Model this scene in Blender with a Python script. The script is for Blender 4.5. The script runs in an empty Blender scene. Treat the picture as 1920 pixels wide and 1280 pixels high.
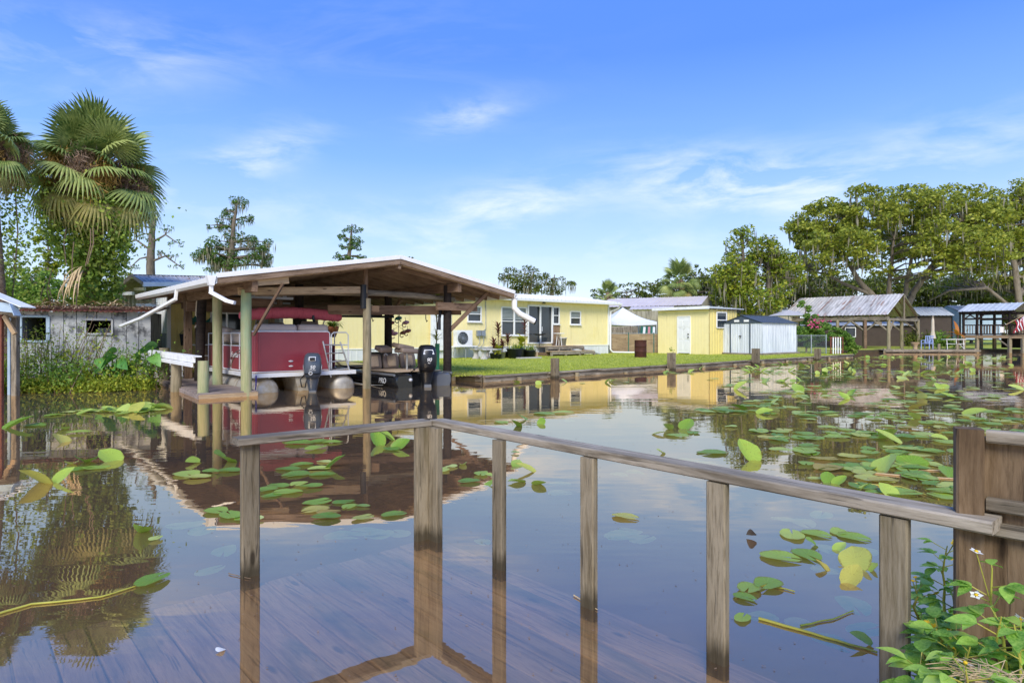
import bpy, math, random
import numpy as np
from mathutils import Vector, Matrix
R = math.radians
random.seed(11); rng = np.random.default_rng(11)
scene = bpy.context.scene; col = scene.collection
U = random.uniform

# ------------------------------------------------------------------ camera
F, Y0, H = 1190.0, 626.0, 1.38
cam = bpy.data.cameras.new('camera'); camo = bpy.data.objects.new('camera', cam); col.objects.link(camo)
cam.lens = 36 * F / 1920; cam.sensor_width = 36; cam.sensor_fit = 'HORIZONTAL'
cam.shift_y = -14 / 1920; cam.clip_end = 3000; cam.clip_start = 0.05
camo.location = (0, 0, H); camo.rotation_euler = (R(90), 0, 0)
scene.camera = camo

# ------------------------------------------------------------------ light and sky
SUN_EL, SUN_AZ = 40, -6          # azimuth measured from behind the camera towards its left
sun = bpy.data.lights.new('sun', 'SUN'); suno = bpy.data.objects.new('sun', sun); col.objects.link(suno)
sun.energy = 1.5; sun.angle = R(26); sun.color = (1.0, 0.955, 0.88)
sdir = Vector((math.sin(R(SUN_AZ)) * math.cos(R(SUN_EL)), -math.cos(R(SUN_AZ)) * math.cos(R(SUN_EL)), math.sin(R(SUN_EL))))
suno.rotation_euler = sdir.to_track_quat('Z', 'Y').to_euler(); suno.location = sdir * 60
vs = scene.view_settings
vs.view_transform = 'Standard'; vs.look = 'None'; vs.gamma = 1; vs.use_curve_mapping = False
vs.exposure = 1.35
EXK = 2 ** vs.exposure

def lin(h):
    h = h.lstrip('#'); c = [int(h[i:i + 2], 16) / 255 for i in (0, 2, 4)]
    return tuple((x / 12.92 if x <= .04045 else ((x + .055) / 1.055) ** 2.4) for x in c)

class NT:
    """small helper around a node tree"""
    def __init__(s, tree): s.t = tree; s.n = tree.nodes; s.l = tree.links
    def add(s, typ, **kw):
        n = s.n.new(typ)
        for k, v in kw.items():
            if k.startswith('i_'):
                key = k[2:]; key = int(key) if key.isdigit() else key.replace('_', ' ')
                if isinstance(v, bpy.types.NodeSocket): s.l.new(v, n.inputs[key])
                else: n.inputs[key].default_value = v
            else: setattr(n, k, v)
        return n
    def math(s, op, a, b=None, c=None, clamp=False):
        n = s.n.new('ShaderNodeMath'); n.operation = op; n.use_clamp = clamp
        for i, x in enumerate((a, b, c)):
            if x is None: continue
            if isinstance(x, bpy.types.NodeSocket): s.l.new(x, n.inputs[i])
            else: n.inputs[i].default_value = x
        return n.outputs[0]
    def mix(s, fac, a, b, blend='MIX'):
        n = s.n.new('ShaderNodeMix'); n.data_type = 'RGBA'; n.blend_type = blend
        for i, x in ((0, fac), (6, a), (7, b)):
            if isinstance(x, bpy.types.NodeSocket): s.l.new(x, n.inputs[i])
            else: n.inputs[i].default_value = x if not isinstance(x, tuple) or len(x) == 4 else (*x, 1)
        return n.outputs[2]
    def ramp(s, fac, stops, interp='LINEAR'):
        n = s.n.new('ShaderNodeValToRGB'); cr = n.color_ramp; cr.interpolation = interp
        while len(cr.elements) < len(stops): cr.elements.new(.5)
        for e, (p, c) in zip(cr.elements, stops):
            e.position = p; e.color = (*c, 1) if len(c) == 3 else c
        s.l.new(fac, n.inputs[0]); return n.outputs[0]

def g3(x): return (x, x, x)
world = bpy.data.worlds.new('World'); scene.world = world; world.use_nodes = True
w = NT(world.node_tree); w.n.clear()
tc = w.add('ShaderNodeTexCoord')
sep = w.add('ShaderNodeSeparateXYZ', i_0=tc.outputs['Generated'])
dx, dy, dz = sep.outputs
sky = w.add('ShaderNodeTexSky', sky_type='NISHITA', sun_disc=False, sun_elevation=R(SUN_EL),
            sun_rotation=R(180 - SUN_AZ), air_density=1.0, dust_density=0.6, ozone_density=2.0)
elev = w.math('MAXIMUM', dz, 0.0)
# clear-air gradient, pale at the horizon
grad = w.ramp(elev, [(0.0, (.74, .84, .95)), (.05, (.62, .78, .97)), (.14, (.38, .60, .97)), (.26, (.20, .42, .94)),
                     (.40, (.085, .255, .93)), (.60, (.08, .23, .78)), (1.0, (.06, .18, .66))])
nis = w.mix(1.0, sky.outputs[0], (.11, .11, .11), 'MULTIPLY')
base = w.mix(.12, grad, nis)
# thin high clouds laid on a plane overhead
inv = w.math('DIVIDE', 1.0, w.math('ADD', elev, 0.10))
cx = w.math('MULTIPLY', dx, inv); cy = w.math('MULTIPLY', dy, inv)
cv = w.add('ShaderNodeCombineXYZ', i_0=cx, i_1=cy, i_2=0.0).outputs[0]
mp = w.add('ShaderNodeMapping', i_Vector=cv, i_Rotation=(0, 0, R(24)), i_Scale=(.75, 1.9, 1), i_Location=(3.1, 1.7, 0))
nz = w.add('ShaderNodeTexNoise', i_Vector=mp.outputs[0], i_Scale=1.5, i_Detail=9.0, i_Roughness=.62, i_Distortion=1.2)
mp2 = w.add('ShaderNodeMapping', i_Vector=cv, i_Scale=(.33, .33, 1), i_Location=(7.3, 2.2, 0))
nz2 = w.add('ShaderNodeTexNoise', i_Vector=mp2.outputs[0], i_Scale=1.0, i_Detail=3.0)
wisp = w.math('MULTIPLY', w.ramp(nz.outputs[0], [(.46, g3(0)), (.78, g3(1))]), w.ramp(nz2.outputs[0], [(.45, g3(.0)), (.75, g3(.22))]))
def bank(u, v, su, sv, tilt=0.0):
    """a drift of cirrus seen around one direction of the sky"""
    az = math.atan2((u - 960) / F, 1); el = math.atan((Y0 - v) / F * math.cos(az))
    A = w.math('SUBTRACT', w.math('ARCTAN2', dx, dy), az); E = w.math('SUBTRACT', w.math('ARCSINE', dz), el)
    E = w.math('ADD', E, w.math('MULTIPLY', A, tilt))
    q = w.math('ADD', w.math('POWER', w.math('ABSOLUTE', w.math('DIVIDE', A, su / F)), 2.0), w.math('POWER', w.math('ABSOLUTE', w.math('DIVIDE', E, sv / F)), 2.0))
    return w.math('POWER', 2.718, w.math('MULTIPLY', q, -1.0))
ang = w.add('ShaderNodeCombineXYZ', i_0=w.math('ARCTAN2', dx, dy), i_1=w.math('ARCSINE', dz), i_2=0.0).outputs[0]
mpb = w.add('ShaderNodeMapping', i_Vector=ang, i_Rotation=(0, 0, R(-14)), i_Scale=(4.5, 15, 1), i_Location=(1.1, .7, 0))
nzb = w.add('ShaderNodeTexNoise', i_Vector=mpb.outputs[0], i_Scale=1.3, i_Detail=10.0, i_Roughness=.6, i_Distortion=.35)
stre = w.ramp(nzb.outputs[0], [(.42, g3(0)), (.68, g3(1))])
tot = w.math('ADD', wisp, w.ramp(elev, [(0, g3(.35)), (.10, g3(.14)), (.26, g3(.02)), (1, g3(.0))]))
for (u, v, su, sv, t, k) in ((1400, 345, 210, 48, .10, 1.15), (1830, 265, 150, 46, .0, .4), (950, 385, 130, 40, -.12, .75), (470, 300, 110, 38, -.45, .7),
                             (180, 100, 220, 50, -.15, .38), (880, 215, 80, 26, -.2, .55), (560, 395, 260, 30, 0, .3), (800, 455, 420, 26, 0, .3), (1250, 470, 300, 26, 0, .22)):
    tot = w.math('ADD', tot, w.math('MULTIPLY', w.math('MULTIPLY', bank(u, v, su, sv, t), stre), k))
tot = w.math('MULTIPLY', w.math('MINIMUM', tot, 1.0), .86)
skyc = w.mix(tot, base, (.93, .95, .99))
world.cycles.sampling_method = 'MANUAL'; world.cycles.sample_map_resolution = 256
bg = w.add('ShaderNodeBackground', i_Color=skyc, i_Strength=1.30 / EXK)
w.l.new(bg.outputs[0], w.add('ShaderNodeOutputWorld').inputs[0])

# ------------------------------------------------------------------ coordinates
def W(u, v, d): return Vector(((u - 960) * d / F, d, H - (v - Y0) * d / F))
def G(u, v, z=0.0):
    d = (H - z) * F / (v - Y0); return Vector(((u - 960) * d / F, d, z))
E1 = Vector((.762, .647, 0)); E2 = Vector((-.647, .762, 0)); RZ = math.atan2(.647, .762)
O = Vector((-5.93, 14.16, 0))
def L(a, b, z=0.0): return O + E1 * a + E2 * b + Vector((0, 0, z))
def LA(u, b):
    t = (u - 960) / F
    return (t * (O.y + .762 * b) - O.x + .647 * b) / (.762 - .647 * t)
def LZ(v, a, b): return H - (v - Y0) * L(a, b).y / F

# ------------------------------------------------------------------ materials
def newmat(name):
    m = bpy.data.materials.new(name); m.use_nodes = True; t = NT(m.node_tree); t.n.clear(); return m, t
def finish(t, shader): t.l.new(shader, t.add('ShaderNodeOutputMaterial').inputs[0])
def M(name, stops, scale=4, rough=.7, bump=.15, stretch=(1, 1, 1), detail=6, metal=0.0, var=.0, spec=.4, rnd=.6, stain=None, bscale=3.0, bdist=.02):
    """noise-coloured surface; var = brightness change from piece to piece; stain = (colour, noise scale, low, high)"""
    m, t = newmat(name)
    c = t.add('ShaderNodeTexCoord').outputs['Object']
    oi = t.add('ShaderNodeObjectInfo').outputs['Random']
    off = t.add('ShaderNodeCombineXYZ', i_0=t.math('MULTIPLY', oi, 37.0), i_1=t.math('MULTIPLY', oi, 91.0), i_2=t.math('MULTIPLY', oi, 13.0)).outputs[0]
    c = t.add('ShaderNodeVectorMath', operation='ADD', i_0=c, i_1=off).outputs[0]
    mp = t.add('ShaderNodeMapping', i_Vector=c, i_Scale=tuple(s * scale for s in stretch)).outputs[0]
    n = t.add('ShaderNodeTexNoise', i_Vector=mp, i_Scale=1.0, i_Detail=float(detail), i_Roughness=rnd)
    colr = t.ramp(n.outputs[0], stops)
    if stain:
        sc = stain[1] if isinstance(stain[1], tuple) else g3(stain[1])
        sm = t.add('ShaderNodeMapping', i_Vector=c, i_Scale=sc).outputs[0]
        sn = t.add('ShaderNodeTexNoise', i_Vector=sm, i_Scale=1.0, i_Detail=7.0, i_Roughness=.65)
        colr = t.mix(t.ramp(sn.outputs[0], [(stain[2], g3(0)), (stain[3], g3(1))]), colr, stain[0])
    if var:
        k = t.math('ADD', t.math('MULTIPLY', oi, 2 * var), 1 - var)
        hv = t.add('ShaderNodeHueSaturation', i_Value=k, i_Color=colr); colr = hv.outputs[0]
    p = t.add('ShaderNodeBsdfPrincipled', i_Base_Color=colr, i_Roughness=rough, i_Metallic=metal)
    p.inputs['Specular IOR Level'].default_value = spec
    if bump:
        mb = t.add('ShaderNodeMapping', i_Vector=c, i_Scale=tuple(s * scale * bscale for s in stretch)).outputs[0]
        nb = t.add('ShaderNodeTexNoise', i_Vector=mb, i_Scale=1.0, i_Detail=5.0)
        b = t.add('ShaderNodeBump', i_Strength=bump, i_Distance=bdist, i_Height=nb.outputs[0])
        t.l.new(b.outputs[0], p.inputs['Normal'])
    finish(t, p.outputs[0]); return m
def st(*cs): return [((i + .0) / (len(cs) - 1) * .5 + .25, lin(c)) for i, c in enumerate(cs)]
def wood(name, cs, var=.18, grain=22, stain=None, rough=.85, bump=.7, wet=False, check=.6):
    """sawn timber: streaky grain along local X, dark drying checks, knots; wet = dark algae band just above the water"""
    m, t = newmat(name)
    c = t.add('ShaderNodeTexCoord').outputs['Object']; oi = t.add('ShaderNodeObjectInfo').outputs['Random']
    off = t.add('ShaderNodeCombineXYZ', i_0=t.math('MULTIPLY', oi, 37.0), i_1=t.math('MULTIPLY', oi, 9.0), i_2=t.math('MULTIPLY', oi, 13.0)).outputs[0]
    c = t.add('ShaderNodeVectorMath', operation='ADD', i_0=c, i_1=off).outputs[0]
    wob = t.add('ShaderNodeTexNoise', i_Vector=c, i_Scale=2.2, i_Detail=2.0)
    cw = t.add('ShaderNodeVectorMath', operation='ADD', i_0=c, i_1=t.add('ShaderNodeVectorMath', operation='SCALE', i_0=wob.outputs['Color'], i_Scale=.05).outputs[0]).outputs[0]
    g = t.add('ShaderNodeTexNoise', i_Vector=t.add('ShaderNodeMapping', i_Vector=cw, i_Scale=(1.6, grain, grain)).outputs[0], i_Scale=1.0, i_Detail=9.0, i_Roughness=.72)
    colr = t.ramp(g.outputs[0], [(.30 + .13 * i, lin(x)) for i, x in enumerate(cs)])
    big = t.add('ShaderNodeTexNoise', i_Vector=t.add('ShaderNodeMapping', i_Vector=c, i_Scale=(1.3, 5, 5)).outputs[0], i_Scale=1.0, i_Detail=5.0)
    colr = t.mix(t.ramp(big.outputs[0], [(.38, g3(0)), (.68, g3(.55))]), colr, lin(cs[0]))
    ck = t.add('ShaderNodeTexNoise', i_Vector=t.add('ShaderNodeMapping', i_Vector=cw, i_Scale=(2.4, grain * 2.6, grain * 2.6)).outputs[0], i_Scale=1.0, i_Detail=3.0)
    ckm = t.ramp(ck.outputs[0], [(.62, g3(0)), (.70, g3(check))])
    colr = t.mix(ckm, colr, tuple(x * .28 for x in lin(cs[0])))
    if stain:
        sn = t.add('ShaderNodeTexNoise', i_Vector=t.add('ShaderNodeMapping', i_Vector=c, i_Scale=stain[1]).outputs[0], i_Scale=1.0, i_Detail=7.0, i_Roughness=.65)
        colr = t.mix(t.ramp(sn.outputs[0], [(stain[2], g3(0)), (stain[3], g3(.85))]), colr, stain[0])
    kn = t.add('ShaderNodeTexVoronoi', i_Vector=t.add('ShaderNodeMapping', i_Vector=cw, i_Scale=(2.0, 6.5, 6.5)).outputs[0], i_Scale=1.0)
    colr = t.mix(t.ramp(kn.outputs['Distance'], [(.07, g3(.85)), (.13, g3(0))]), colr, tuple(x * .45 for x in lin(cs[0])))
    if wet:
        pz = t.add('ShaderNodeSeparateXYZ', i_0=t.add('ShaderNodeNewGeometry').outputs['Position']).outputs[2]
        colr = t.mix(t.ramp(t.math('ADD', pz, t.math('MULTIPLY', g.outputs[0], .16)), [(.12, g3(.8)), (.2, g3(0))]), colr, lin('#2e281a'))
    k = t.math('ADD', t.math('MULTIPLY', oi, 2 * var), 1 - var)
    colr = t.add('ShaderNodeHueSaturation', i_Value=k, i_Color=colr).outputs[0]
    p = t.add('ShaderNodeBsdfPrincipled', i_Base_Color=colr, i_Roughness=rough); p.inputs['Specular IOR Level'].default_value = .2
    hgt = t.math('SUBTRACT', g.outputs[0], t.math('MULTIPLY', ckm, .8))
    bp_ = t.add('ShaderNodeBump', i_Strength=bump, i_Distance=.006, i_Height=hgt); t.l.new(bp_.outputs[0], p.inputs['Normal'])
    finish(t, p.outputs[0]); return m
def LEAF(name, stops, trans=.42, rough=.5, byobj=False, spec=.35):
    """leaf colour differs from leaf to leaf"""
    m, t = newmat(name)
    r = t.add('ShaderNodeObjectInfo').outputs['Random'] if byobj else t.add('ShaderNodeNewGeometry').outputs['Random Per Island']
    c = t.ramp(r, [(p, lin(x)) for p, x in stops])
    co = t.add('ShaderNodeTexCoord').outputs['Object']
    n = t.add('ShaderNodeTexNoise', i_Vector=co, i_Scale=3.0 if not byobj else 9.0, i_Detail=4.0)
    c = t.mix(t.ramp(n.outputs[0], [(.35, g3(0)), (.7, g3(.45))]), c, tuple(min(1, x * 1.35) for x in lin(stops[-1][1])))
    p = t.add('ShaderNodeBsdfPrincipled', i_Base_Color=c, i_Roughness=rough); p.inputs['Specular IOR Level'].default_value = spec
    tr = t.add('ShaderNodeBsdfTranslucent', i_Color=c)
    mx = t.add('ShaderNodeMixShader', i_Fac=trans, i_1=p.outputs[0], i_2=tr.outputs[0])
    finish(t, mx.outputs[0]); return m

MT = {}
MT['gray_wood'] = wood('weathered_grey_wood', ['#4a4234', '#857a68', '#a99e8b', '#6d6352'], stain=(lin('#3a3226'), (.9, 6, 6), .6, .78))
MT['post_wood'] = wood('weathered_post_wood', ['#3f3628', '#776b54', '#968a73', '#5d523f'], stain=(lin('#55502f'), (.8, 3, 3), .58, .8), wet=True)
MT['fence_wood'] = wood('brown_fence_wood', ['#3d2f20', '#6e5a42', '#877258', '#52422f'], stain=(lin('#2c2118'), (.6, 4, 4), .58, .8), grain=16)
MT['deck_wood'] = wood('sunken_deck_wood', ['#6a543a', '#94795a', '#ae9573', '#796146'], stain=(lin('#3d4420'), (.6, 2.5, 2.5), .55, .72), var=.22)
MT['brown_wood'] = wood('brown_timber', ['#4f3d2e', '#735d4a', '#89725d', '#5b4838'])
MT['rafter_wood'] = wood('rafter_timber', ['#5f4c3b', '#836e5b', '#9a8570', '#6c5846'])
MT['pale_wood'] = wood('pale_timber', ['#7d674f', '#ab9271', '#bda581', '#8a7157'])
MT['dock_wood'] = wood('dock_board_wood', ['#6b5f57', '#897c73', '#9a8d84', '#74675f'])
MT['dark_pile'] = wood('creosoted_pile', ['#1a1614', '#2c2623', '#3a322d', '#231d1a'])
MT['green_pile'] = M('treated_round_pile', st('#7c7a55', '#a8a37c', '#8f9468', '#b9b28e'), scale=1, stretch=(14, 14, 1.2), bump=.4, var=.1, stain=(lin('#93ad86'), (1.5, 1.5, .5), .54, .72), rough=.85)
MT['pile'] = M('weathered_round_pile', st('#5c5341', '#8b8065', '#9d9175', '#6f6650'), scale=1, stretch=(14, 14, 1.2), bump=.45, var=.15, rough=.88, stain=(lin('#4e5138'), (2, 2, .8), .55, .75))
MT['white_paint'] = M('white_paint', st('#d3d4d2', '#ecece8', '#f2f1ec'), scale=3, rough=.55, bump=.05, var=.04, stain=(lin('#a9a79c'), 2.5, .6, .8))
MT['white_trim'] = M('white_vinyl', st('#e4e4e0', '#f0efea'), scale=3, rough=.45, bump=.02)
MT['white_roof'] = M('white_metal_roof', st('#d9dcde', '#eceded', '#e2e4e6'), scale=1.2, rough=.4, bump=.03, stain=(lin('#a7a49d'), (1.4, .3, 1), .6, .85))
MT['yellow'] = M('yellow_siding', st('#ecdb95', '#f2e3a6', '#efdf9d'), scale=1.3, rough=.6, bump=.04, stain=(lin('#d3c282'), (1.6, 1.6, .35), .55, .8))
MT['yellow_metal'] = M('yellow_corrugated', st('#dcc87a', '#e6d488', '#dfcc7e'), scale=1.5, rough=.5, bump=.03, stain=(lin('#a78f4a'), (2, 2, .4), .6, .8))
MT['skirt'] = M('white_skirting', st('#cfd1d1', '#e4e5e4'), scale=2, rough=.5, bump=.03, stain=(lin('#8d8c80'), (3, 3, .8), .6, .8))
MT['glass'] = M('window_glass', st('#20262b', '#3a4349'), scale=.8, rough=.08, bump=0, spec=.7)
MT['blind'] = M('window_blind', st('#8f9691', '#a9afa9'), scale=2, rough=.7, bump=0)
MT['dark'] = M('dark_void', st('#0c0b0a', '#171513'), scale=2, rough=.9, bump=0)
MT['red'] = M('red_boat_panel', st('#8c333c', '#963b44', '#88303a'), scale=1, rough=.3, bump=.01, spec=.5)
MT['canvas'] = M('red_canvas', st('#aa4450', '#c75f6b', '#b6505d'), scale=5, stretch=(6, 1, 1), rough=.85, bump=.8, bdist=.02)
MT['alu'] = M('aluminium', st('#a9a8a5', '#c6c5c1', '#b5b3ae'), scale=3, rough=.38, metal=.65, bump=.05, stain=(lin('#8c806c'), 2.5, .5, .75))
MT['tube'] = M('dull_aluminium_tube', st('#a39d90', '#beb8aa', '#8f887a'), scale=2.5, rough=.5, metal=.35, bump=.08, stain=(lin('#a08a62'), (2, 2, 6), .5, .7))
MT['white_metal'] = M('white_metal_trim', st('#cfd1d2', '#e2e3e3'), scale=3, rough=.35, bump=.02)
MT['vinyl'] = M('beige_vinyl', st('#b3a191', '#c7b6a6', '#bcab9b'), scale=3, rough=.55, bump=.08)
MT['taupe'] = M('taupe_vinyl', st('#6d5f54', '#83756a', '#766a5f'), scale=3, rough=.6, bump=.1)
MT['tan'] = M('tan_deck_carpet', st('#a48f74', '#bba58a', '#ad987e'), scale=12, rough=.9, bump=.2)
MT['black'] = M('black_plastic', st('#101113', '#1b1d20', '#15171a'), scale=3, rough=.35, bump=.03, spec=.5)
MT['hull'] = M('black_gelcoat', st('#16181b', '#1e2124'), scale=1, rough=.15, bump=0, spec=.7)
MT['graygel'] = M('grey_gelcoat', st('#5a5d61', '#6b6e72'), scale=1, rough=.25, bump=0, spec=.6)
MT['motor'] = M('slate_cowling', st('#3c434d', '#48505b', '#414955'), scale=2, rough=.28, bump=0, spec=.5)
MT['silver'] = M('silver_decal', st('#b9bdc1', '#cfd2d5'), scale=2, rough=.35, bump=0)
MT['letter'] = M('white_lettering', st('#e6e6e4', '#f0f0ee'), scale=2, rough=.5, bump=0)
MT['rustroof'] = M('rusty_tin_roof', st('#7f7b76', '#aaa7a2', '#c9c6c0', '#969089'), scale=1.6, stretch=(.5, 1.6, 1), rough=.75, bump=.1, var=.12, stain=(lin('#86553a'), (.55, 2.6, 2), .54, .68))
MT['tin'] = M('grey_tin_roof', st('#a8afb5', '#c3c9ce', '#b3babf'), scale=1, stretch=(1.5, .4, .4), rough=.45, bump=.06, var=.05, stain=(lin('#7d7f80'), (1, .3, .3), .55, .8))
MT['rust'] = M('rust', st('#4d2c22', '#6d3d2c', '#7b4a38', '#3d241c'), scale=5, rough=.85, bump=.3)
MT['drum'] = M('rusty_drum', st('#3a1c15', '#4b271d', '#5a3024'), scale=4, rough=.8, bump=.25)
MT['oldwall'] = M('peeling_grey_paint', st('#7d8084', '#b0b1ae', '#96989a', '#c2bda9'), scale=1.6, stretch=(1, 1, .8), rough=.85, bump=.35, var=.08, stain=(lin('#4d4e50'), (3.2, 3.2, 1.0), .5, .64), detail=9, rnd=.7)
MT['oldblue'] = M('faded_blue_paint', st('#8ba4b8', '#a9bccb', '#9bb0c1'), scale=2.2, rough=.75, bump=.15, var=.1, stain=(lin('#6b6f70'), (2, 2, .7), .58, .75))
MT['oldboard'] = M('grey_barn_board', st('#6e6759', '#9c9482', '#b4ad9b', '#837b6b'), scale=1, stretch=(6, 6, .8), rough=.85, bump=.4, var=.16, stain=(lin('#4c463b'), (3, 3, .5), .55, .75))
MT['shedgray'] = M('whitewashed_shed_metal', st('#aab1b8', '#c9cfd4', '#dde1e4', '#b7bec5'), scale=1, stretch=(7, 7, .55), rough=.55, bump=.05, var=.05, detail=8, stain=(lin('#8b8f86'), (5, 5, .6), .57, .78))
MT['slate'] = M('slate_blue_metal', st('#39424c', '#4b5661', '#424c57'), scale=2, rough=.45, bump=.03)
MT['black_metal'] = M('black_steel', st('#17181a', '#232528'), scale=3, rough=.45, bump=.05)
MT['concrete'] = M('pale_concrete', st('#9a9690', '#bdb9b2', '#aaa69f'), scale=6, rough=.9, bump=.3)
MT['terra'] = M('terracotta', st('#a05a36', '#bb7247', '#ad663e'), scale=6, rough=.85, bump=.15)
MT['pot'] = M('dark_plastic_pot', st('#23282e', '#2f353c'), scale=5, rough=.5, bump=.05)
MT['galv'] = M('galvanised_steel', st('#8f979c', '#aab1b5'), scale=5, rough=.5, metal=.4, bump=.05)
MT['pink'] = M('flamingo_pink', st('#c77f86', '#d99aa0'), scale=4, rough=.6, bump=.05)
MT['copper'] = M('flamingo_copper', st('#8a4a34', '#a85f45'), scale=4, rough=.55, bump=.05)
MT['tarp'] = M('white_tarp', st('#dfe3ea', '#eff1f4'), scale=2, rough=.7, bump=.1)
MT['teal'] = M('teal_paint', st('#1f5b4d', '#2f7564'), scale=3, rough=.6, bump=.05)
MT['orange'] = M('orange_board', st('#a85f1f', '#bd7029'), scale=2, rough=.7, bump=.1)
MT['hair'] = M('dead_frond_fibre', st('#7a5f42', '#9d8360', '#b89b72'), scale=3, rough=.9, bump=.2)
MT['straw'] = M('dry_straw', st('#9a815c', '#c3ab82', '#b09a74'), scale=3, rough=.9, bump=.2)
MT['bark'] = M('grey_bark', st('#4a4037', '#7a6f61', '#5f554a', '#8d8374'), scale=2.5, stretch=(1, 1, .3), rough=.95, bump=.6, bdist=.05)
MT['oakbark'] = M('pale_oak_bark', st('#4a4034', '#74695a', '#8b8070', '#564c40'), scale=2, stretch=(1, 1, .4), rough=.95, bump=.6, bdist=.05)
MT['palmbark'] = M('palm_bark', st('#4a3a2c', '#7b6550', '#8f7b64', '#5a4838'), scale=4, stretch=(1, 1, 2.5), rough=.95, bump=.8, bdist=.06)
MT['bark_twig'] = M('dry_twig', st('#6b5a47', '#8f7b62'), scale=6, rough=.9, bump=.2)
MT['purple'] = M('purple_rope', st('#4b3d86', '#6656a6'), scale=9, rough=.8, bump=.2)
MT['flagred'] = M('flag_red', st('#a11b2b', '#b52838'), scale=3, rough=.7, bump=.05)
MT['flagwhite'] = M('flag_white', st('#dcdcdc', '#eaeaea'), scale=3, rough=.7, bump=.05)
MT['flagblue'] = M('flag_blue', st('#1c2a5a', '#26366c'), scale=3, rough=.7, bump=.05)
MT['chairblue'] = M('pale_blue_plastic', st('#8fa3cf', '#a7b8dc'), scale=3, rough=.5, bump=.03)
MT['greenpost'] = M('green_painted_pipe', st('#2f7a52', '#3d8f62'), scale=4, rough=.6, bump=.05)
MT['mud'] = M('bank_mud', st('#2e281c', '#4a412e', '#3a3324'), scale=3, rough=.95, bump=.5)
MT['bed'] = M('canal_bed', st('#6b5531', '#7c643b', '#735c36'), scale=.6, rough=1, bump=0)
MT['lawn'] = M('mown_lawn', st('#6d7a22', '#96a434', '#b0b646', '#82902c'), scale=1.7, rough=.95, bump=.6, bdist=.05, detail=9, rnd=.75, stain=(lin('#a3a248'), (.5, .5, .5), .52, .72))
MT['rope'] = M('pale_rope', st('#b9ad97', '#cfc4ae'), scale=9, rough=.9, bump=.3)
MT['osb'] = M('strand_board', st('#6b543c', '#8c7155', '#a58a6b'), scale=14, rough=.85, bump=.2)

LM = {}
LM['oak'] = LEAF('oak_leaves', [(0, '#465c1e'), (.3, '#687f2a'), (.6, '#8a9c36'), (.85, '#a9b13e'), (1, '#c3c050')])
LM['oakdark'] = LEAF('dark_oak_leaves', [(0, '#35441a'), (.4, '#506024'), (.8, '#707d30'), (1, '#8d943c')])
LM['cyp'] = LEAF('cypress_leaves', [(0, '#2f4a20'), (.4, '#4a6a2c'), (.8, '#67863a'), (1, '#809a48')])
LM['sweet'] = LEAF('sweetgum_leaves', [(0, '#3c5a1a'), (.3, '#587d22'), (.65, '#7d9a2a'), (.9, '#a5ac32'), (1, '#bdb640')])
LM['bush'] = LEAF('bush_leaves', [(0, '#355a1c'), (.4, '#4f7d2a'), (.75, '#749e3c'), (1, '#a0bb56')])
LM['weed'] = LEAF('weed_leaves', [(0, '#41601c'), (.35, '#698c28'), (.7, '#97ad34'), (1, '#c0c048')])
LM['bidens'] = LEAF('fresh_weed_leaves', [(0, '#4a7d26'), (.35, '#6da236'), (.7, '#98c250'), (1, '#b9d468')])
LM['bidens1'] = LEAF('fresh_leaf', [(0, '#4c8228'), (.35, '#70a638'), (.7, '#9ac652'), (1, '#b9d468')], byobj=True)
LM['vine'] = LEAF('vine_leaves', [(0, '#44661f'), (.4, '#688c2e'), (.75, '#8dab40'), (1, '#b4bd56')])
LM['palm'] = LEAF('palm_blades', [(0, '#4d6a2e'), (.4, '#6b8444'), (.75, '#8b9c54'), (1, '#aeb468')], trans=.25, byobj=True)
LM['palmold'] = LEAF('old_palm_blades', [(0, '#6b7433'), (.4, '#8d8f44'), (.75, '#a59a58'), (1, '#b7a56f')], trans=.25, byobj=True)
LM['fruit'] = LEAF('palm_fruit_stalks', [(0, '#7d5c2e'), (.5, '#a3813f'), (1, '#bd9a50')], trans=.1)
LM['fruitold'] = LEAF('old_fruit_stalks', [(0, '#5a4635'), (.5, '#7b6350'), (1, '#927a62')], trans=.1)
LM['moss'] = LEAF('spanish_moss', [(0, '#6a6753'), (.5, '#858069'), (1, '#a09a82')], trans=.3, rough=.9)
LM['grass'] = LEAF('grass_blades', [(0, '#7d9628'), (.4, '#a1b038'), (.8, '#bec64e'), (1, '#cfce66')])
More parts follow.
